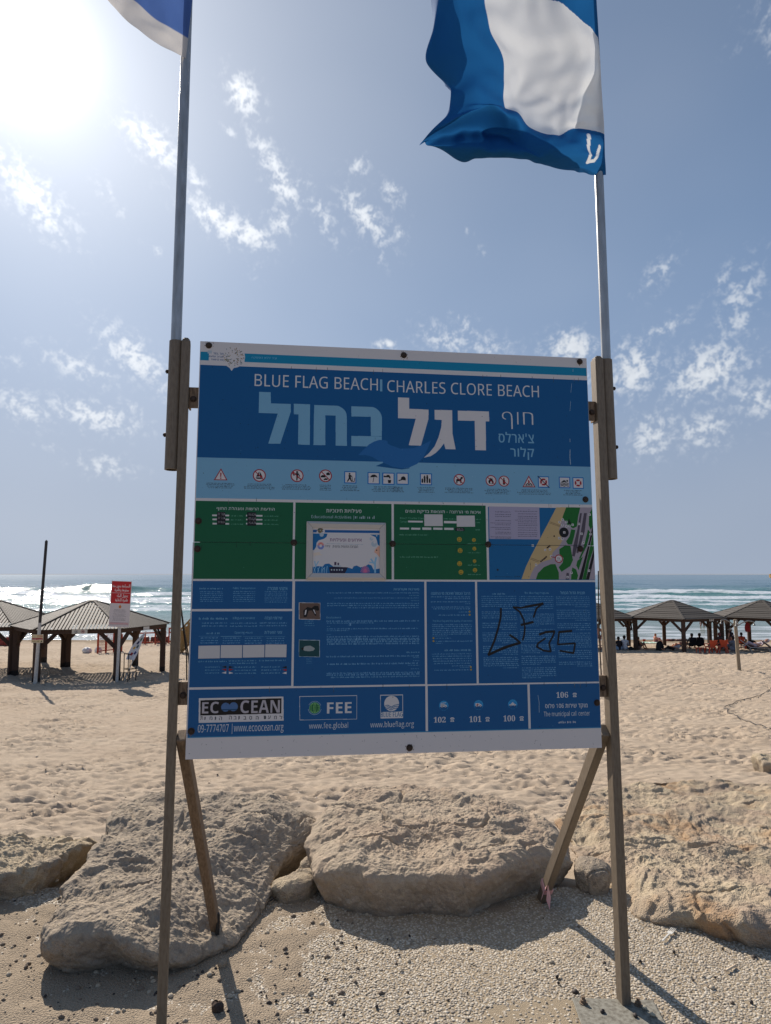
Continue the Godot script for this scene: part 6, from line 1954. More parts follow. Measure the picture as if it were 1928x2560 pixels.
	for k in s.v.size(): s.uv[k] = Vector2(s.v[k].x / 0.84 + 0.5, 0.5 - s.v[k].y / 1.90)
	o = put("sign_panel", s.done(), printed(0.5), t); o.position = Vector3(0.065, 3.22, 0.07); o.rotation.z = deg_to_rad(-2.0)
	# iron rack with a rolled printed banner leaning on it
	t = thing("iron_rack", "black iron frame standing by the front right shelter post", "rack", Vector3(-10.7, sand_height(-10.7, 29.4), -29.4))
	s = Shape.new()
	for q in [Vector2(-0.2, -0.02), Vector2(0.02, 0.12), Vector2(0.27, -0.1), Vector2(-0.06, -0.3)]:
		s = Shape.new(); s.tube([Vector3(q.x, -0.1, q.y), Vector3(q.x * 1.05, 1.15, q.y)], 0.018, -1.0, 8); put("leg", s.done(), M.wire, t)
	for yy in [0.5, 1.12]:
		s = Shape.new(); s.tube([Vector3(-0.2, yy, -0.02), Vector3(0.02, yy, 0.12), Vector3(0.28, yy, -0.1), Vector3(-0.06, yy, -0.3), Vector3(-0.2, yy, -0.02)], 0.014, -1.0, 8); put("rail", s.done(), M.wire, t)
	t = thing("leaning_banner", "white banner with coloured prints furled on a pole, leaning on the iron rack", "banner", Vector3(-10.86, sand_height(-10.86, 29.3), -29.3))
	s = Shape.new(); s.tube([Vector3(-0.02, -0.05, 0), Vector3(0.84, 2.1, -0.1)], 0.016, -1.0, 8); put("pole", s.done(), M.white_paint, t)
	canvas(128, 256, 1.0, Color8(206, 208, 214))
	for q in [[40, 60, 26, Color8(70, 100, 70)], [70, 96, 22, Color8(40, 50, 90)], [44, 130, 22, Color8(60, 90, 96)], [84, 150, 16, Color8(200, 160, 60)], [36, 190, 20, Color8(60, 70, 120)], [80, 206, 18, Color8(170, 60, 60)]]: pg([q[0] - q[2], q[1] - q[2] * 0.5, q[0] + q[2] * 0.6, q[1] - q[2] * 0.8, q[0] + q[2], q[1] + q[2] * 0.6, q[0] - q[2] * 0.5, q[1] + q[2] * 0.8], q[3])
	var bp := PackedVector3Array(); var bu := PackedVector2Array()
	for j in 17:
		for i in 11:
			var a := i / 10.0; var b := j / 16.0
			var w: float = [0.05, 0.2, 0.42][0] + 0.34 * sin(b * PI * 0.62)
			var axis := Vector3(0.80, 2.0, -0.1).lerp(Vector3(0.36, 0.92, -0.03), b)
			bp.append(axis + Vector3(-0.92, 0.36, 0).normalized() * (a - 0.15) * w + Vector3(0, -0.10 * a * b, 0.03 * sin(a * 9.0) + 0.02 * sin(b * 7.0)))
			bu.append(Vector2(a, b))
	put("banner_cloth", grid(bp, 11, 17, PackedColorArray(), bu), printed(0.85), t)
	# orange barriers with rollers, far back near the water
	for q in [[-17.66, 43.2, -16.95, 45.2, 1.35, "orange mesh barrier panel standing on the sand behind the slatted shelter", 1], [-18.5, 51.9, -16.4, 52.4, 1.15, "low orange rail with crossed braces near the water behind the shelter", 0], [-16.2, 52.6, -13.4, 53.2, 1.15, "orange rail running on behind the left post towards the stairs", 0], [-28.6, 51.0, -26.4, 50.8, 0.68, "low orange plastic barrier under the leftmost shelter", 2]]:
		var a := Vector3(q[0], sand_height(q[0], q[1]), -q[1]); var b := Vector3(q[2], sand_height(q[2], q[3]), -q[3]); var h: float = q[4]
		t = thing("orange_barrier", q[5], "barrier", a, 0.0, "orange barriers near the water")
		b -= a
		var up := Vector3(0, h, 0); var side := Vector3(0, 0, 1)
		if q[6] == 2:
			for k in 2:
				s = Shape.new()
				var p0 := b * (k * 0.5 + 0.02); var p1 := b * (k * 0.5 + 0.48)
				s.beam(p0 + Vector3(0, h * 0.3, 0), p1 + Vector3(0, h * 0.3, 0), h * 0.55, 0.35, Vector3.UP, 0.05); s.beam(p0 + Vector3(0, h * 0.75, 0), p1 + Vector3(0, h * 0.75, 0), h * 0.42, 0.2, Vector3.UP, 0.05)
				put("barrier_block", s.done(), M.red_plastic, t)
			continue
		for k in 4:
			var p := b * (k / 3.0)
			s = Shape.new(); s.beam(p + Vector3(0, -0.2, 0), p + up * (1.0 if k % 2 == 0 else 0.8), 0.09, 0.09, Vector3.RIGHT, 0.01); put("post", s.done(), M.orange, t)
		for f in ([0.12, 0.97] if q[6] == 1 else [0.12, 0.72, 0.97]):
			s = Shape.new(); s.beam(up * f, b + up * f, 0.07 if q[6] == 1 else 0.10, 0.04, Vector3.UP, 0.005); put("rail", s.done(), M.orange, t)
		s = Shape.new()
		if q[6] == 1:
			for k in 22: s.tube([b * (k / 21.0) + up * 0.12, b * (k / 21.0) + up * 0.97], 0.012, -1.0, 5, false)
			for k in 6: s.tube([up * (0.12 + 0.14 * (k + 1)), b + up * (0.12 + 0.14 * (k + 1))], 0.009, -1.0, 5, false)
			put("mesh_infill", s.done(), M.red_plastic, t, "", "stuff")
		else:
			s.tube([b * 0.6 + up * 0.1, b * 0.85 + up * 0.9], 0.03, -1.0, 8); put("cross_brace", s.done(), M.bolt, t)
			s = Shape.new(); s.tube([b * 0.85 + up * 0.1, b * 0.6 + up * 0.9], 0.03, -1.0, 8); put("cross_brace", s.done(), M.bolt, t)
	var bl := ["left brown red barrel on its side by the orange rail", "middle brown red barrel on its side by the orange rail", "right brown red barrel on its side by the orange rail"]
	var i := 0
	for q in [[-18.3, 53.4], [-17.5, 53.5], [-16.85, 53.6]]:
		s = Shape.new()
		s.lathe(Transform3D(Basis(Vector3.BACK, PI / 2), Vector3(0.3, 0.26, 0)), [Vector2(0.001, 0), Vector2(0.23, 0.0), Vector2(0.25, 0.03), Vector2(0.24, 0.2), Vector2(0.26, 0.22), Vector2(0.26, 0.38), Vector2(0.24, 0.4), Vector2(0.25, 0.57), Vector2(0.23, 0.6), Vector2(0.001, 0.6)], 18)
		o = put("barrel", s.done(), M.barrel, self); o.position = Vector3(q[0], sand_height(q[0], q[1]), -q[1]); tag(o, bl[i], "barrel", "barrels by the orange rail"); i += 1
	o = put("plastic_bag", lump(0.26, 0.2, 0.22, 601, 0.28), M.bag_white, self); o.position = Vector3(-18.57, sand_height(-18.57, 43.8) + 0.14, -43.8); tag(o, "knotted white plastic bag of rubbish on the sand by the mesh barrier", "bag")
	o = put("plastic_bag", lump(0.2, 0.24, 0.2, 607, 0.3), M.bag_white, self); o.position = Vector3(-18.2, sand_height(-18.2, 44.6) + 0.16, -44.6); tag(o, "grey white plastic bag leaning against the first barrier post", "bag")
	# wooden stairs of the lifeguard hut seen between the left post and the board
	t = thing("wooden_stairs", "tan wooden stairs rising to the right between the left post and board", "stairs", Vector3(-12.9, sand_height(-12.9, 43.0), -43.0))
	var run := Vector3(2.6, 2.9, 0)
	for zz in [0.0, -1.1]:
		s = Shape.new(); s.beam(Vector3(0, 0, zz), run + Vector3(0, 0, zz), 0.28, 0.06, Vector3.UP, 0.006); put("stringer", s.done(), M.tan_wood, t)
		for k in 13:
			var p := run * (k / 12.0) + Vector3(0, 0, zz + (0.05 if zz == 0.0 else -0.05))
			s = Shape.new(); s.beam(p, p + Vector3(0, 1.0, 0), 0.17, 0.025, Vector3.RIGHT, 0.003); put("baluster", s.done(), M.tan_wood, t)
		s = Shape.new(); s.beam(Vector3(-0.1, 1.0, zz), run + Vector3(0, 1.05, zz), 0.10, 0.07, Vector3.UP, 0.006); put("handrail", s.done(), M.tan_wood, t)
	for k in 12:
		s = Shape.new(); s.box(Transform3D(Basis(), run * ((k + 0.5) / 12.0) + Vector3(0, 0, -0.55)), Vector3(0.28, 0.045, 1.02), 0.004); put("tread", s.done(), M.tan_wood, t)

func lump(a: float, b: float, c: float, seed_: int, rough: float) -> ArrayMesh:
	var n := noise(2.9, 4, seed_); n.fractal_type = FastNoiseLite.FRACTAL_RIDGED
	var p := PackedVector3Array()
	for j in 22:
		var f := PI * j / 21.0 - PI / 2
		for i in 30:
			var q := Vector3(cos(TAU * i / 30.0) * cos(f), sin(f), sin(TAU * i / 30.0) * cos(f))
			q *= 1.0 + rough * n.get_noise_3dv(q * 0.7)
			p.append(Vector3(q.x * a, maxf(q.y, -0.7) * b, q.z * c))
	return grid(p, 30, 22, PackedColorArray(), PackedVector2Array(), true, false)

# ------------------------------------------------------------------ things on the right of the beach
func at_sand(x: float, d: float, lift := 0.0) -> Vector3:
	return Vector3(x, sand_height(x, d) + lift, -d)

func build_right_beach() -> void:
	# beach shower: a worn post with four bent arms
	var t := thing("beach_shower", "worn pale shower post with bent metal arms standing alone on the sand", "shower", at_sand(16.55, 33.0))
	var s := Shape.new(); s.tube([Vector3(0, -0.3, 0), Vector3(-0.10, 2.34, 0)], 0.085, 0.075, 14); put("post", s.done(), M.dull_wood, t)
	for q in [[-0.75, 0.12, 0.0], [0.72, 0.05, 0.1], [-0.35, 0.05, 0.6], [0.3, 0.02, -0.6]]:
		s = Shape.new()
		var e := Vector3(q[0], 2.18 + q[1], q[2]); var o := Vector3(-0.09, 1.98, 0)
		s.tube([o, o.lerp(e, 0.35) + Vector3(0, 0.11, 0), o.lerp(e, 0.7) + Vector3(0, 0.13, 0), e, e + Vector3(0.02 * signf(q[0]), -0.10, 0)], 0.03, 0.024, 8)
		var arm := put("shower_arm", s.done(), M.galvanised, t)
		s = Shape.new(); s.lathe(Transform3D(Basis(), e + Vector3(0.02 * signf(q[0]), -0.17, 0)), [Vector2(0.0001, 0.0), Vector2(0.055, 0.0), Vector2(0.05, 0.04), Vector2(0.02, 0.08)], 12); put("shower_head", s.done(), M.galvanised, arm)
	# orange chairs
	var chair := thing("orange_chair", "left of two orange plastic chairs standing backs to us by the shower", "chair", at_sand(20.05, 43.4), 0.12, "orange plastic chairs under the shelters")
	s = Shape.new()
	var back := []
	for q in [Vector2(-0.15, 0.42), Vector2(-0.22, 0.66), Vector2(-0.25, 0.86), Vector2(0.0, 0.83), Vector2(0.25, 0.86), Vector2(0.22, 0.66), Vector2(0.15, 0.42)]: back.append(Vector3(q.x, q.y, 0.22 + (q.y - 0.42) * 0.3))
	var rear := []
	for p in back: rear.append(p + Vector3(0, 0, 0.03))
	s.poly(back, Vector3.FORWARD); s.poly(rear, Vector3.BACK)
	for k in 7: s.quad(back[k], back[(k + 1) % 7], rear[(k + 1) % 7], rear[k], back[k] - Vector3(0, 0.65, 0.25))
	put("backrest", s.done(), M.orange, chair)
	s = Shape.new(); s.box(Transform3D(Basis(Vector3.RIGHT, 0.08), Vector3(0, 0.41, 0)), Vector3(0.50, 0.035, 0.48), 0.015); put("seat", s.done(), M.orange, chair)
	for q in [Vector2(-1, -1), Vector2(1, -1), Vector2(-1, 1), Vector2(1, 1)]:
		s = Shape.new(); s.beam(Vector3(q.x * 0.26, -0.02, q.y * 0.25), Vector3(q.x * 0.18, 0.42, q.y * 0.19), 0.075, 0.05, Vector3.RIGHT, 0.008); put("leg", s.done(), M.orange, chair)
	for q in [-1.0, 1.0]:
		s = Shape.new(); s.tube([Vector3(q * 0.27, 0.62, 0.27), Vector3(q * 0.30, 0.63, 0.0), Vector3(q * 0.28, 0.6, -0.2), Vector3(q * 0.24, 0.40, -0.22)], 0.028, -1.0, 8); put("armrest", s.done(), M.orange, chair)
	for q in [[20.84, 43.5, -0.2, "right of two orange plastic chairs standing backs to us by the shower"], [24.42, 48.2, -0.6, "orange chair with a dark haired person in it, right of the shower post"]]:
		var c: Node3D = chair.duplicate(); c.name = numbered("orange_chair"); add_child(c); c.position = at_sand(q[0], q[1]); c.rotation.y = q[2]; tag(c, q[3], "chair", "orange plastic chairs under the shelters")
	# low folding chairs
	var fold := thing("folding_chair", "left of two black folding beach chairs beside the shelter's near post", "chair", at_sand(20.98, 48.3), 0.1, "black folding chairs facing the sea")
	s = Shape.new(); s.box(Transform3D(Basis(Vector3.RIGHT, -0.22), Vector3(0, 0.52, 0.27)), Vector3(0.5, 0.52, 0.02), 0.006); put("backrest", s.done(), M.cloth_black, fold)
	s = Shape.new(); s.box(Transform3D(Basis(Vector3.RIGHT, 0.1), Vector3(0, 0.29, 0)), Vector3(0.5, 0.02, 0.45), 0.006); put("seat", s.done(), M.cloth_black, fold)
	for q in [-0.26, 0.26]:
		s = Shape.new(); s.tube([Vector3(q, -0.02, -0.22), Vector3(q, 0.3, 0.2), Vector3(q, 0.8, 0.34)], 0.012, -1.0, 8); put("leg", s.done(), M.galvanised, fold)
		s = Shape.new(); s.tube([Vector3(q, -0.02, 0.3), Vector3(q, 0.31, -0.2)], 0.012, -1.0, 8); put("leg", s.done(), M.galvanised, fold)
		s = Shape.new(); s.beam(Vector3(q, 0.46, 0.24), Vector3(q, 0.45, -0.2), 0.05, 0.02, Vector3.RIGHT, 0.004); put("armrest", s.done(), M.cloth_black, fold)
	var f2: Node3D = fold.duplicate(); f2.name = numbered("folding_chair"); add_child(f2); f2.position = at_sand(21.55, 48.35); f2.rotation.y = -0.08; tag(f2, "right of two black folding beach chairs beside the shelter's near post", "chair", "black folding chairs facing the sea")
	# loungers
	var lg := thing("beach_lounger", "brown beach lounger with raised back behind the shower post", "lounger", at_sand(23.7, 45.2), 1.25, "beach loungers at the right edge")
	s = Shape.new(); s.box(Transform3D(Basis(), Vector3(0, 0.30, 0.35)), Vector3(0.6, 0.03, 1.25), 0.008); put("bed", s.done(), M.barrel, lg)
	s = Shape.new(); s.box(Transform3D(Basis(Vector3.RIGHT, 0.65), Vector3(0, 0.52, -0.55)), Vector3(0.6, 0.03, 0.75), 0.008); put("backrest", s.done(), M.barrel, lg)
	for q in [-0.3, 0.3]:
		s = Shape.new(); s.tube([Vector3(q, 0.29, 0.98), Vector3(q, 0.29, -0.28), Vector3(q, 0.76, -0.86)], 0.02, -1.0, 8); put("side_rail", s.done(), M.white_paint, lg)
		for z in [0.75, -0.3]:
			s = Shape.new(); s.tube([Vector3(q, 0.29, z), Vector3(q, -0.02, z + 0.12)], 0.018, -1.0, 8); put("leg", s.done(), M.white_paint, lg)
	var l2: Node3D = lg.duplicate(); l2.name = numbered("beach_lounger"); add_child(l2); l2.position = at_sand(24.75, 44.6); l2.rotation.y = 1.4; tag(l2, "brown beach lounger cut off by the right picture edge", "lounger", "beach loungers at the right edge")
	# small things
	s = Shape.new(); s.box(Transform3D(Basis(), Vector3(0, 0.30, 0)), Vector3(0.42, 0.03, 0.36), 0.008)
	t = thing("low_stool", "low orange wooden stool left of the two orange chairs", "stool", at_sand(19.5, 43.6), 0.3)
	put("seat", s.done(), M.orange, t)
	for q in [Vector2(-1, -1), Vector2(1, -1), Vector2(-1, 1), Vector2(1, 1)]:
		s = Shape.new(); s.beam(Vector3(q.x * 0.18, -0.02, q.y * 0.15), Vector3(q.x * 0.17, 0.29, q.y * 0.14), 0.035, 0.035, Vector3.RIGHT, 0.004); put("leg", s.done(), M.orange, t)
	var o := put("hanging_bag", lump(0.17, 0.36, 0.10, 651, 0.2), plain(176, 52, 50, 0.8), self); o.position = Vector3(24.75, -2.05, -48.0); tag(o, "red bag hanging from the shelter beam right of the shower", "bag")
	o = put("black_bag", lump(0.34, 0.36, 0.26, 661, 0.25), M.bag_black, self); o.position = at_sand(25.1, 48.2, 0.22); tag(o, "bulky black bag on the sand beside the reclining person", "bag")
	o = put("black_backpack", lump(0.24, 0.40, 0.2, 671, 0.2), M.bag_black, self); o.position = at_sand(18.05, 46.3, 0.26); tag(o, "black backpack against the post at the feet of the lying person", "bag")
	o = put("black_bag", lump(0.15, 0.13, 0.14, 675, 0.25), M.bag_black, self); o.position = at_sand(16.28, 46.7, 0.08); tag(o, "small black bag beside the person in a white shirt", "bag")
	# towel: an uneven sheet with white and green stripes
	var tp := PackedVector3Array(); var tc := PackedColorArray(); var n := noise(1.5, 3, 681)
	for j in 16:
		for i in 40:
			var x := -0.8 + 1.6 * i / 39.0; var z := -0.5 + 1.0 * j / 15.0
			tp.append(at_sand(20.2 + x, 53.6 - z, 0.03 + 0.05 * absf(n.get_noise_2d(x * 3.0, z * 3.0))) - at_sand(20.2, 53.6))
			tc.append(lin(206, 216, 206) if (i / 5) % 2 else lin(120, 178, 150))
	o = put("beach_towel", grid(tp, 40, 16, tc, PackedVector2Array(), false, false), M.fabric, self); o.position = at_sand(20.2, 53.6); tag(o, "white and green striped towel spread on the sand near the water", "towel")
	s = Shape.new(); s.lathe(Transform3D(), [Vector2(0.0001, 0.0), Vector2(0.08, 0.0), Vector2(0.115, 0.19), Vector2(0.122, 0.19), Vector2(0.122, 0.205), Vector2(0.108, 0.2), Vector2(0.075, 0.02), Vector2(0.0001, 0.02)], 16)
	o = put("toy_bucket", s.done(), M.orange, self); o.position = at_sand(20.05, 54.5); tag(o, "small orange toy bucket on the sand left of the child", "bucket")
	for k in 4:
		o = put("clothes_pile", lump(0.22 + 0.05 * k, 0.11, 0.16, 690 + k, 0.35), plain([128, 96, 120, 84][k], [70, 74, 88, 66][k], [58, 60, 76, 60][k], 0.9), self); o.position = at_sand(22.4 + k * 0.42, 55.6 + 0.2 * (k % 2), 0.04)
		tag(o, ["reddish", "dull brown", "greyish brown", "dark brown"][k] + " heap of clothes on the sand between shelter and water", "clothes", "heaps of clothes near the water")
	# wooden post with a log arm, mostly outside the right edge
	t = thing("wooden_signpost", "round tan log end poking into the picture at the right edge, at eye level", "post", at_sand(7.35, 12.0))
	s = Shape.new(); s.tube([Vector3(0, -0.3, 0), Vector3(0, 3.3, 0)], 0.09, 0.08, 14); put("post", s.done(), M.tan_wood, t)
	var ly := 1.575 - sand_height(7.35, 12.0)
	s = Shape.new(); s.tube([Vector3(-0.79, ly, 0.1), Vector3(-0.77, ly, 0.1), Vector3(0.5, ly + 0.04, 0.1)], 0.034, 0.042, 14); put("log_arm", s.done(), M.tan_wood, t)
	# wire trailing over the sand at the right
	s = Shape.new(); var wire := []
	var c := [Vector2(14.7, 26.97), Vector2(12.9, 24.4), Vector2(11.3, 22.8), Vector2(9.9, 20.7), Vector2(9.4, 19.4), Vector2(8.93, 17.86), Vector2(8.6, 16.5), Vector2(8.47, 15.6), Vector2(8.9, 14.6)]
	for k in c.size() - 1:
		for j in 6:
			var p: Vector2 = c[k].lerp(c[k + 1], j / 6.0) + Vector2(sin(k * 6.0 + j) * 0.04, 0)
			wire.append(at_sand(p.x, p.y, 0.02))
	s.tube(wire, 0.010, -1.0, 6)
	o = put("loose_cable", s.done(), M.wire, self); tag(o, "thin dark cable lying in curves over the sand at the right", "cable")

# ------------------------------------------------------------------ people
# bones: [from, to, radius, radius, colour number]; every body is one surface round all its bones
func body_mesh(bones: Array, tones: Array, cell: float) -> ArrayMesh:
	var lo := Vector3.ONE * 1e9; var hi := -lo
	for b in bones:
		var r: float = maxf(b[2], b[3]) + 0.07
		lo = lo.min(b[0] - Vector3.ONE * r).min(b[1] - Vector3.ONE * r); hi = hi.max(b[0] + Vector3.ONE * r).max(b[1] + Vector3.ONE * r)
	var nx := int((hi.x - lo.x) / cell) + 2; var ny := int((hi.y - lo.y) / cell) + 2; var nz := int((hi.z - lo.z) / cell) + 2
	var f := PackedFloat32Array(); f.resize(nx * ny * nz); f.fill(0.5)
	var who := PackedInt32Array(); who.resize(nx * ny * nz)
	var near := PackedFloat32Array(); near.resize(nx * ny * nz); near.fill(9.0)
	for b in bones:
		var A: Vector3 = b[0]; var B: Vector3 = b[1]; var r0: float = b[2]; var r1: float = b[3]
		var r := maxf(r0, r1) + 0.065
		var m0 := A.min(B) - Vector3.ONE * r - lo; var m1 := A.max(B) + Vector3.ONE * r - lo
		var ab := B - A; var ll := maxf(ab.length_squared(), 1e-8)
		for z in range(maxi(0, int(m0.z / cell)), mini(nz, int(m1.z / cell) + 2)):
			for y in range(maxi(0, int(m0.y / cell)), mini(ny, int(m1.y / cell) + 2)):
				for x in range(maxi(0, int(m0.x / cell)), mini(nx, int(m1.x / cell) + 2)):
					var p := lo + Vector3(x, y, z) * cell
					var t := clampf((p - A).dot(ab) / ll, 0.0, 1.0)
					var d := (p - A - ab * t).length() - lerpf(r0, r1, t)
					var k := (z * ny + y) * nx + x
					var e := f[k]
					var h := maxf(0.03 - absf(d - e), 0.0) / 0.03
					f[k] = minf(d, e) - h * h * 0.0075
					if d < near[k]:
						near[k] = d; who[k] = b[4]
	var at := PackedInt32Array(); at.resize(nx * ny * nz); at.fill(-1)
	var pos := PackedVector3Array(); var nor := PackedVector3Array(); var col := PackedColorArray(); var idx := PackedInt32Array()
	var off := [Vector3i(0, 0, 0), Vector3i(1, 0, 0), Vector3i(0, 1, 0), Vector3i(1, 1, 0), Vector3i(0, 0, 1), Vector3i(1, 0, 1), Vector3i(0, 1, 1), Vector3i(1, 1, 1)]
	var sx := 1; var sy := nx; var sz := nx * ny
	var st := [0, sx, sy, sx + sy, sz, sx + sz, sy + sz, sx + sy + sz]
	var edges := [[0, 1], [2, 3], [4, 5], [6, 7], [0, 2], [1, 3], [4, 6], [5, 7], [0, 4], [1, 5], [2, 6], [3, 7]]
	for z in nz - 1:
		for y in ny - 1:
			for x in nx - 1:
				var k := (z * ny + y) * nx + x
				var inside := 0
				for q in 8:
					if f[k + st[q]] < 0.0: inside += 1
				if inside == 0 or inside == 8: continue
				var sum := Vector3.ZERO; var cnt := 0
				for e in edges:
					var a := f[k + st[e[0]]]; var b := f[k + st[e[1]]]
					if (a < 0.0) != (b < 0.0):
						sum += Vector3(off[e[0]]).lerp(Vector3(off[e[1]]), a / (a - b)); cnt += 1
				at[k] = pos.size()
				pos.append(lo + (Vector3(x, y, z) + sum / cnt) * cell)
				nor.append(Vector3(f[k + 1] - f[k] + f[k + st[7]] - f[k + st[6]], f[k + sy] - f[k] + f[k + st[7]] - f[k + st[5]], f[k + sz] - f[k] + f[k + st[7]] - f[k + st[3]]).normalized())
				col.append(tones[who[k]])
	for z in range(1, nz - 1):
		for y in range(1, ny - 1):
			for x in range(1, nx - 1):
				var k := (z * ny + y) * nx + x
				var v := f[k] < 0.0
				for q in [[sx, sy, sz], [sy, sz, sx], [sz, sx, sy]]:
					if v == (f[k + q[0]] < 0.0): continue
					var a := at[k - q[1] - q[2]]; var b := at[k - q[2]]; var c := at[k]; var d := at[k - q[1]]
					if a < 0 or b < 0 or c < 0 or d < 0: continue
					if v: idx.append_array([a, c, b, a, d, c])
					else: idx.append_array([a, b, c, a, c, d])
	var arr := []; arr.resize(Mesh.ARRAY_MAX)
	arr[Mesh.ARRAY_VERTEX] = pos; arr[Mesh.ARRAY_NORMAL] = nor; arr[Mesh.ARRAY_COLOR] = col; arr[Mesh.ARRAY_INDEX] = idx
	var m := ArrayMesh.new(); m.add_surface_from_arrays(Mesh.PRIMITIVE_TRIANGLES, arr)
	return m

# colours: 0 skin, 1 upper clothing, 2 lower clothing, 3 hair, 4 hat or other
func person(label: String, pose: String, at: Vector3, turn: float, tones: Array, size := 1.0, hat := false, sleeves := true) -> void:
	var b := []
	var head := Vector3.ZERO; var face := Vector3(0, 0, -1)
	var limb := func(a: Vector3, m: Vector3, e: Vector3, r0: float, r1: float, r2: float, c0: int, c1: int): b.append([a, m, r0, r1, c0]); b.append([m, e, r1, r2, c1])
	var hand := func(w: Vector3, dir: Vector3):
		b.append([w, w + dir * 0.08, 0.032, 0.036, 0])
		for k in 4: b.append([w + dir * 0.08 + Vector3(0.016 * (k - 1.5), 0, 0), w + dir * 0.16 + Vector3(0.022 * (k - 1.5), -0.01, 0), 0.011, 0.009, 0])
		b.append([w + dir * 0.03, w + dir * 0.09 + Vector3(0.05, 0.01, 0.0), 0.012, 0.01, 0])
	var sl := 1 if sleeves else 0
	match pose:
		"sit":   # on the ground, knees drawn up, arms round them
			b.append([Vector3(0, 0.13, 0), Vector3(0, 0.36, 0.02), 0.15, 0.135, 1]); b.append([Vector3(-0.1, 0.50, 0.0), Vector3(0.1, 0.50, 0.0), 0.12, 0.12, 1]); b.append([Vector3(-0.09, 0.12, 0), Vector3(0.09, 0.12, 0), 0.13, 0.13, 2])
			head = Vector3(0, 0.76, -0.05)
			for s in [-1.0, 1.0]:
				limb.call(Vector3(s * 0.1, 0.12, -0.03), Vector3(s * 0.14, 0.45, -0.42), Vector3(s * 0.12, 0.07, -0.66), 0.092, 0.06, 0.042, 2, 2 if sleeves else 0)
				b.append([Vector3(s * 0.12, 0.04, -0.66), Vector3(s * 0.12, 0.035, -0.82), 0.04, 0.03, 0])
				limb.call(Vector3(s * 0.2, 0.51, 0.0), Vector3(s * 0.27, 0.30, -0.18), Vector3(s * 0.12, 0.30, -0.42), 0.055, 0.042, 0.032, sl, 0)
				hand.call(Vector3(s * 0.12, 0.30, -0.42), Vector3(-s * 0.8, 0, -0.5).normalized())
		"chair":
			b.append([Vector3(0, 0.42, 0.08), Vector3(0, 0.66, 0.14), 0.14, 0.135, 1]); b.append([Vector3(-0.1, 0.80, 0.15), Vector3(0.1, 0.80, 0.15), 0.115, 0.115, 1]); b.append([Vector3(-0.09, 0.42, 0.05), Vector3(0.09, 0.42, 0.05), 0.12, 0.12, 2])
			head = Vector3(0, 1.06, 0.11)
			for s in [-1.0, 1.0]:
				limb.call(Vector3(s * 0.1, 0.42, 0.02), Vector3(s * 0.13, 0.44, -0.42), Vector3(s * 0.13, 0.08, -0.46), 0.09, 0.06, 0.042, 2, 0)
				b.append([Vector3(s * 0.13, 0.04, -0.46), Vector3(s * 0.14, 0.03, -0.64), 0.04, 0.03, 0])
				limb.call(Vector3(s * 0.2, 0.81, 0.14), Vector3(s * 0.29, 0.58, 0.06), Vector3(s * 0.20, 0.52, -0.2), 0.055, 0.042, 0.032, sl, 0)
				hand.call(Vector3(s * 0.20, 0.52, -0.2), Vector3(-s * 0.3, 0, -1).normalized())
		"lie":   # on the back, head to +x, propped a little, knees up
			b.append([Vector3(-0.1, 0.14, 0), Vector3(0.2, 0.24, 0), 0.13, 0.13, 1]); b.append([Vector3(0.36, 0.32, -0.1), Vector3(0.36, 0.32, 0.1), 0.115, 0.115, 1]); b.append([Vector3(-0.12, 0.13, -0.09), Vector3(-0.12, 0.13, 0.09), 0.12, 0.12, 2])
			head = Vector3(0.60, 0.46, 0); face = Vector3(-0.6, 0.8, 0)
			for s in [-1.0, 1.0]:
				limb.call(Vector3(-0.14, 0.14, s * 0.1), Vector3(-0.52, 0.34 if s > 0 else 0.2, s * 0.13), Vector3(-0.80, 0.07, s * 0.12), 0.09, 0.06, 0.042, 2, 2 if sleeves else 0)
				b.append([Vector3(-0.80, 0.05, s * 0.12), Vector3(-0.92, 0.12, s * 0.13), 0.04, 0.03, 0])
				limb.call(Vector3(0.36, 0.32, s * 0.2), Vector3(0.18, 0.16, s * 0.32), Vector3(-0.05, 0.26, s * 0.18), 0.055, 0.042, 0.032, sl, 0)
				hand.call(Vector3(-0.05, 0.26, s * 0.18), Vector3(-0.8, 0.1, -s * 0.5).normalized())
		"stand", "wade":
			b.append([Vector3(0, 0.98, 0), Vector3(0, 1.18, 0), 0.125, 0.125, 1]); b.append([Vector3(-0.1, 1.36, 0), Vector3(0.1, 1.36, 0), 0.115, 0.115, 1]); b.append([Vector3(-0.07, 0.93, 0), Vector3(0.07, 0.93, 0), 0.125, 0.125, 2])
			head = Vector3(0, 1.62, -0.02)
			for s in [-1.0, 1.0]:
				var st: float = 0.12 * s if pose == "wade" else 0.04 * s
				limb.call(Vector3(s * 0.09, 0.92, 0), Vector3(s * 0.11, 0.50, -0.03 + st), Vector3(s * 0.12, 0.08, 0.03 + st), 0.09, 0.058, 0.042, 2 if sleeves else 0, 0)
				b.append([Vector3(s * 0.12, 0.035, 0.03 + st), Vector3(s * 0.14, 0.03, -0.15 + st), 0.04, 0.03, 0])
				limb.call(Vector3(s * 0.2, 1.37, 0), Vector3(s * 0.28, 1.10, 0.03), Vector3(s * 0.25, 0.86, -0.08), 0.053, 0.042, 0.032, sl, 0)
				hand.call(Vector3(s * 0.25, 0.86, -0.08), Vector3(0, -1, -0.15).normalized())
	var neck: Vector3 = head - face * -0.02 - Vector3(0, 0.15, 0) if pose != "lie" else head - Vector3(0.15, 0.09, 0)
	var right := face.cross(Vector3.UP if pose != "lie" else Vector3(0.8, 0.6, 0)).normalized()
	var up := right.cross(face).normalized()
	b.append([neck, head - up * 0.06, 0.052, 0.05, 0])
	b.append([head - up * 0.045 + face * 0.022, head + up * 0.03 + face * 0.012, 0.072, 0.086, 0])
	b.append([head + face * 0.1, head - up * 0.025 + face * 0.112, 0.012, 0.016, 0])    # nose
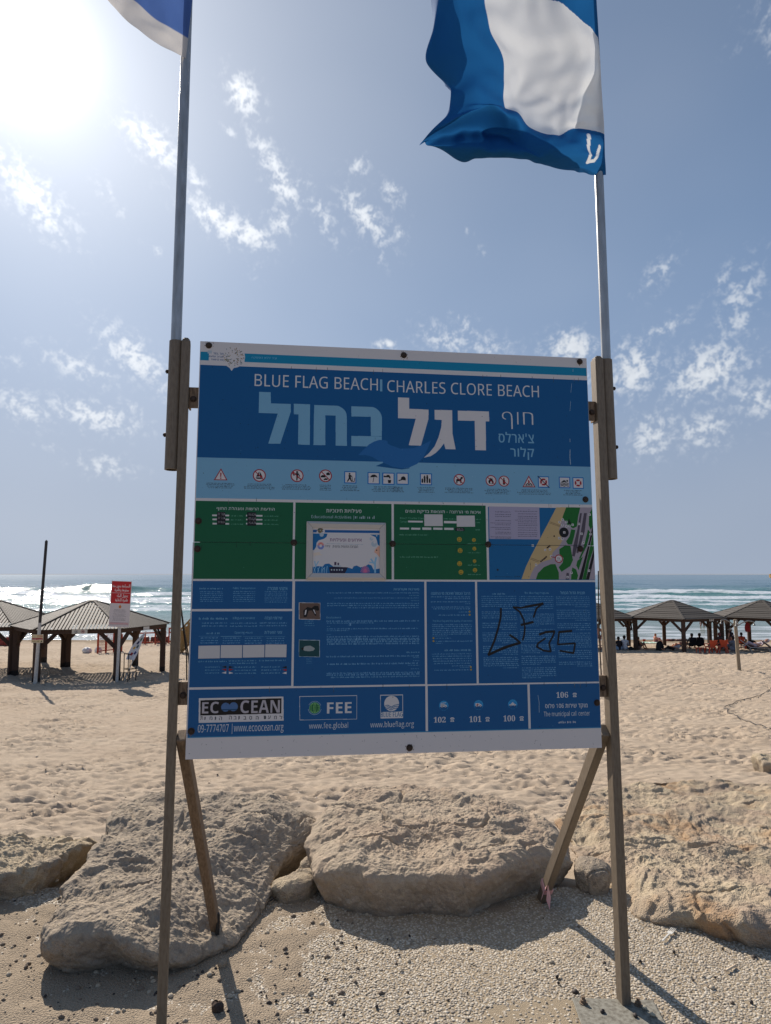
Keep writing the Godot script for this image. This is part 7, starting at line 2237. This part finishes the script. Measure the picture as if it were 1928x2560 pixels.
	b.append([head - up * 0.065 + face * 0.088 - right * 0.02, head - up * 0.065 + face * 0.088 + right * 0.02, 0.01, 0.01, 4])   # mouth
	for s in [-1.0, 1.0]:
		b.append([head + right * s * 0.086, head + right * s * 0.09 - up * 0.03, 0.016, 0.014, 0])
		b.append([head + up * 0.012 + face * 0.088 + right * s * 0.032, head + up * 0.012 + face * 0.09 + right * s * 0.034, 0.010, 0.010, 3])
	b.append([head + up * 0.045 - face * 0.03, head + up * 0.02 - face * 0.05, 0.090, 0.088, 3])
	b.append([head - face * 0.06, head - up * 0.08 - face * 0.07, 0.07, 0.05, 3])
	var o := thing("person", label, "person", at, turn, "people on the beach")
	o.scale = Vector3.ONE * size
	put("body", body_mesh(b, tones, 0.022), M.body, o)
	if hat:
		var s := Shape.new()
		s.lathe(Transform3D(Basis(), head + Vector3(0, 0.05, 0)), [Vector2(0.22, -0.03), Vector2(0.225, -0.02), Vector2(0.11, 0.02), Vector2(0.10, 0.10), Vector2(0.06, 0.13), Vector2(0.0001, 0.135)], 18)
		put("hat", s.done(), plain(206, 186, 160, 0.9), o)

func build_people() -> void:
	var tan_ := lin(186, 132, 100); var pale := lin(206, 156, 128); var brown := lin(120, 80, 60); var black := lin(22, 20, 24); var hair := lin(30, 22, 20); var white := lin(202, 204, 208); var lip := lin(140, 70, 64); var sky := lin(136, 160, 184)
	person("person in a black top seated on pale blue cloth just right of the post", "sit", at_sand(15.45, 46.6), 0.1, [tan_, black, sky, hair, lip], 1.0)
	person("person in a white shirt with short dark hair seated under the half hidden shelter", "sit", at_sand(15.92, 46.85), -0.15, [tan_, white, lin(150, 156, 170), hair, lip], 1.06)
	person("person with long dark curly hair and black top seated beside the shelter post", "sit", at_sand(17.0, 47.4), -1.2, [tan_, black, lin(130, 104, 92), hair, lip], 0.96, false, false)
	person("small child with reddish hair sitting upright on the towel near the water", "sit", at_sand(20.72, 54.0), -1.3, [lin(206, 140, 116), lin(196, 130, 108), lin(150, 70, 90), lin(150, 90, 60), lip], 0.78, false, false)
	person("person lying on the sand in dark trousers and white top, by the backpack", "lie", at_sand(18.85, 46.0), 0.1, [tan_, lin(176, 178, 184), black, hair, lip], 0.86)
	person("bare shouldered person reclining in sunlight behind the shelter's near post", "lie", at_sand(20.75, 49.8), 0.5, [pale, lin(206, 150, 130), lin(170, 90, 80), lin(90, 60, 44), lip], 0.8, false, false)
	person("grey haired person in the left folding chair, seen from behind", "chair", at_sand(20.98, 48.3, -0.14), 0.1, [tan_, lin(40, 44, 56), black, lin(70, 66, 64), lip], 1.0)
	person("dark haired person in the right folding chair, seen from behind", "chair", at_sand(21.55, 48.35, -0.14), -0.08, [tan_, black, black, hair, lip], 1.03)
	person("bather wading far out, seen between shelter posts, legs in the water", "wade", Vector3(32.3, SEA - 0.45, -71.5), 0.3, [lin(150, 100, 84), lin(150, 100, 84), lin(60, 50, 60), hair, lip], 1.0, false, false)
	person("broad person in dark brown with a reddish hood behind the two orange chairs", "chair", at_sand(21.62, 45.6), -0.1, [brown, lin(70, 52, 46), black, lin(104, 58, 54), lip], 1.0)
	person("person standing in a pale sun hat and black top left of the shower post", "stand", at_sand(22.9, 46.6), 0.4, [pale, black, lin(150, 96, 80), hair, lip], 0.84, true, false)
	person("person with long dark hair in a grey dress seated just left of the shower post", "sit", at_sand(22.05, 44.6, 0.12), 0.3, [tan_, lin(96, 100, 112), lin(110, 114, 124), hair, lip], 1.06)
	person("dark haired person in black sitting in the orange chair right of the shower", "chair", at_sand(24.42, 48.2, 0.0), -0.6, [brown, black, black, hair, lip], 0.93)
	person("person in white patterned clothes reclining on the lounger right of the shower", "lie", at_sand(23.85, 45.15, 0.28), -0.25, [pale, lin(196, 186, 194), lin(182, 170, 180), lin(196, 186, 194), lip], 1.0)
	person("slim person standing near the water between the board and right post", "stand", at_sand(14.22, 47.0), 0.2, [lin(190, 130, 108), lin(190, 130, 108), lin(120, 80, 90), hair, lip], 1.0, false, false)

# ------------------------------------------------------------------ litter
func build_litter() -> void:
	# plastic fork on the paving by the shelf
	var s := Shape.new()
	var bas := Basis(Vector3.UP, -0.75)
	s.beam(Vector3(0, 0.004, 0.03), Vector3(0, 0.005, -0.05), 0.008, 0.003, Vector3.RIGHT, 0.001)
	s.box(Transform3D(Basis(), Vector3(0, 0.006, -0.06)), Vector3(0.024, 0.002, 0.022), 0.0006)
	for k in 4: s.beam(Vector3(-0.0095 + 0.0063 * k, 0.006, -0.07), Vector3(-0.0095 + 0.0063 * k, 0.009, -0.105), 0.0032, 0.002, Vector3.RIGHT, 0.0005)
	var o := put("plastic_fork", s.done(), M.white_paint, self); o.position = Vector3(1.225, 0.008, -3.2); o.basis = bas
	tag(o, "white plastic fork dropped on the paving below the limestone shelf", "fork")
	s = Shape.new(); s.tube([Vector3(-0.035, 0.005, 0), Vector3(0.035, 0.005, 0)], 0.0045, -1.0, 10)
	o = put("cigarette_end", s.done(), plain(206, 186, 160, 0.9), self); o.position = Vector3(1.40, 0.006, -2.97); o.rotation.y = 0.6
	tag(o, "cigarette end lying on the pebble paving right of the right post", "cigarette")
	s = Shape.new(); s.tube([Vector3(-0.02, 0.004, 0), Vector3(0.0, 0.006, 0.004), Vector3(0.022, 0.004, 0)], 0.0022, 0.0012, 6)
	o = put("twig", s.done(), M.wire, self); o.position = Vector3(0.36, 0.007, -2.99); o.rotation.y = -0.7
	tag(o, "short dark twig on the pebble paving below the middle boulder", "twig")
	s = Shape.new(); s.tube([Vector3(-0.05, 0.012, 0), Vector3(0.0, 0.013, 0.008), Vector3(0.05, 0.01, 0)], 0.0035, 0.002, 6)
	o = put("twig", s.done(), M.wire, self); o.position = Vector3(-0.55, 0.012, -3.55); o.rotation.y = 1.1
	tag(o, "black stick in the sand between the two big boulders", "twig")
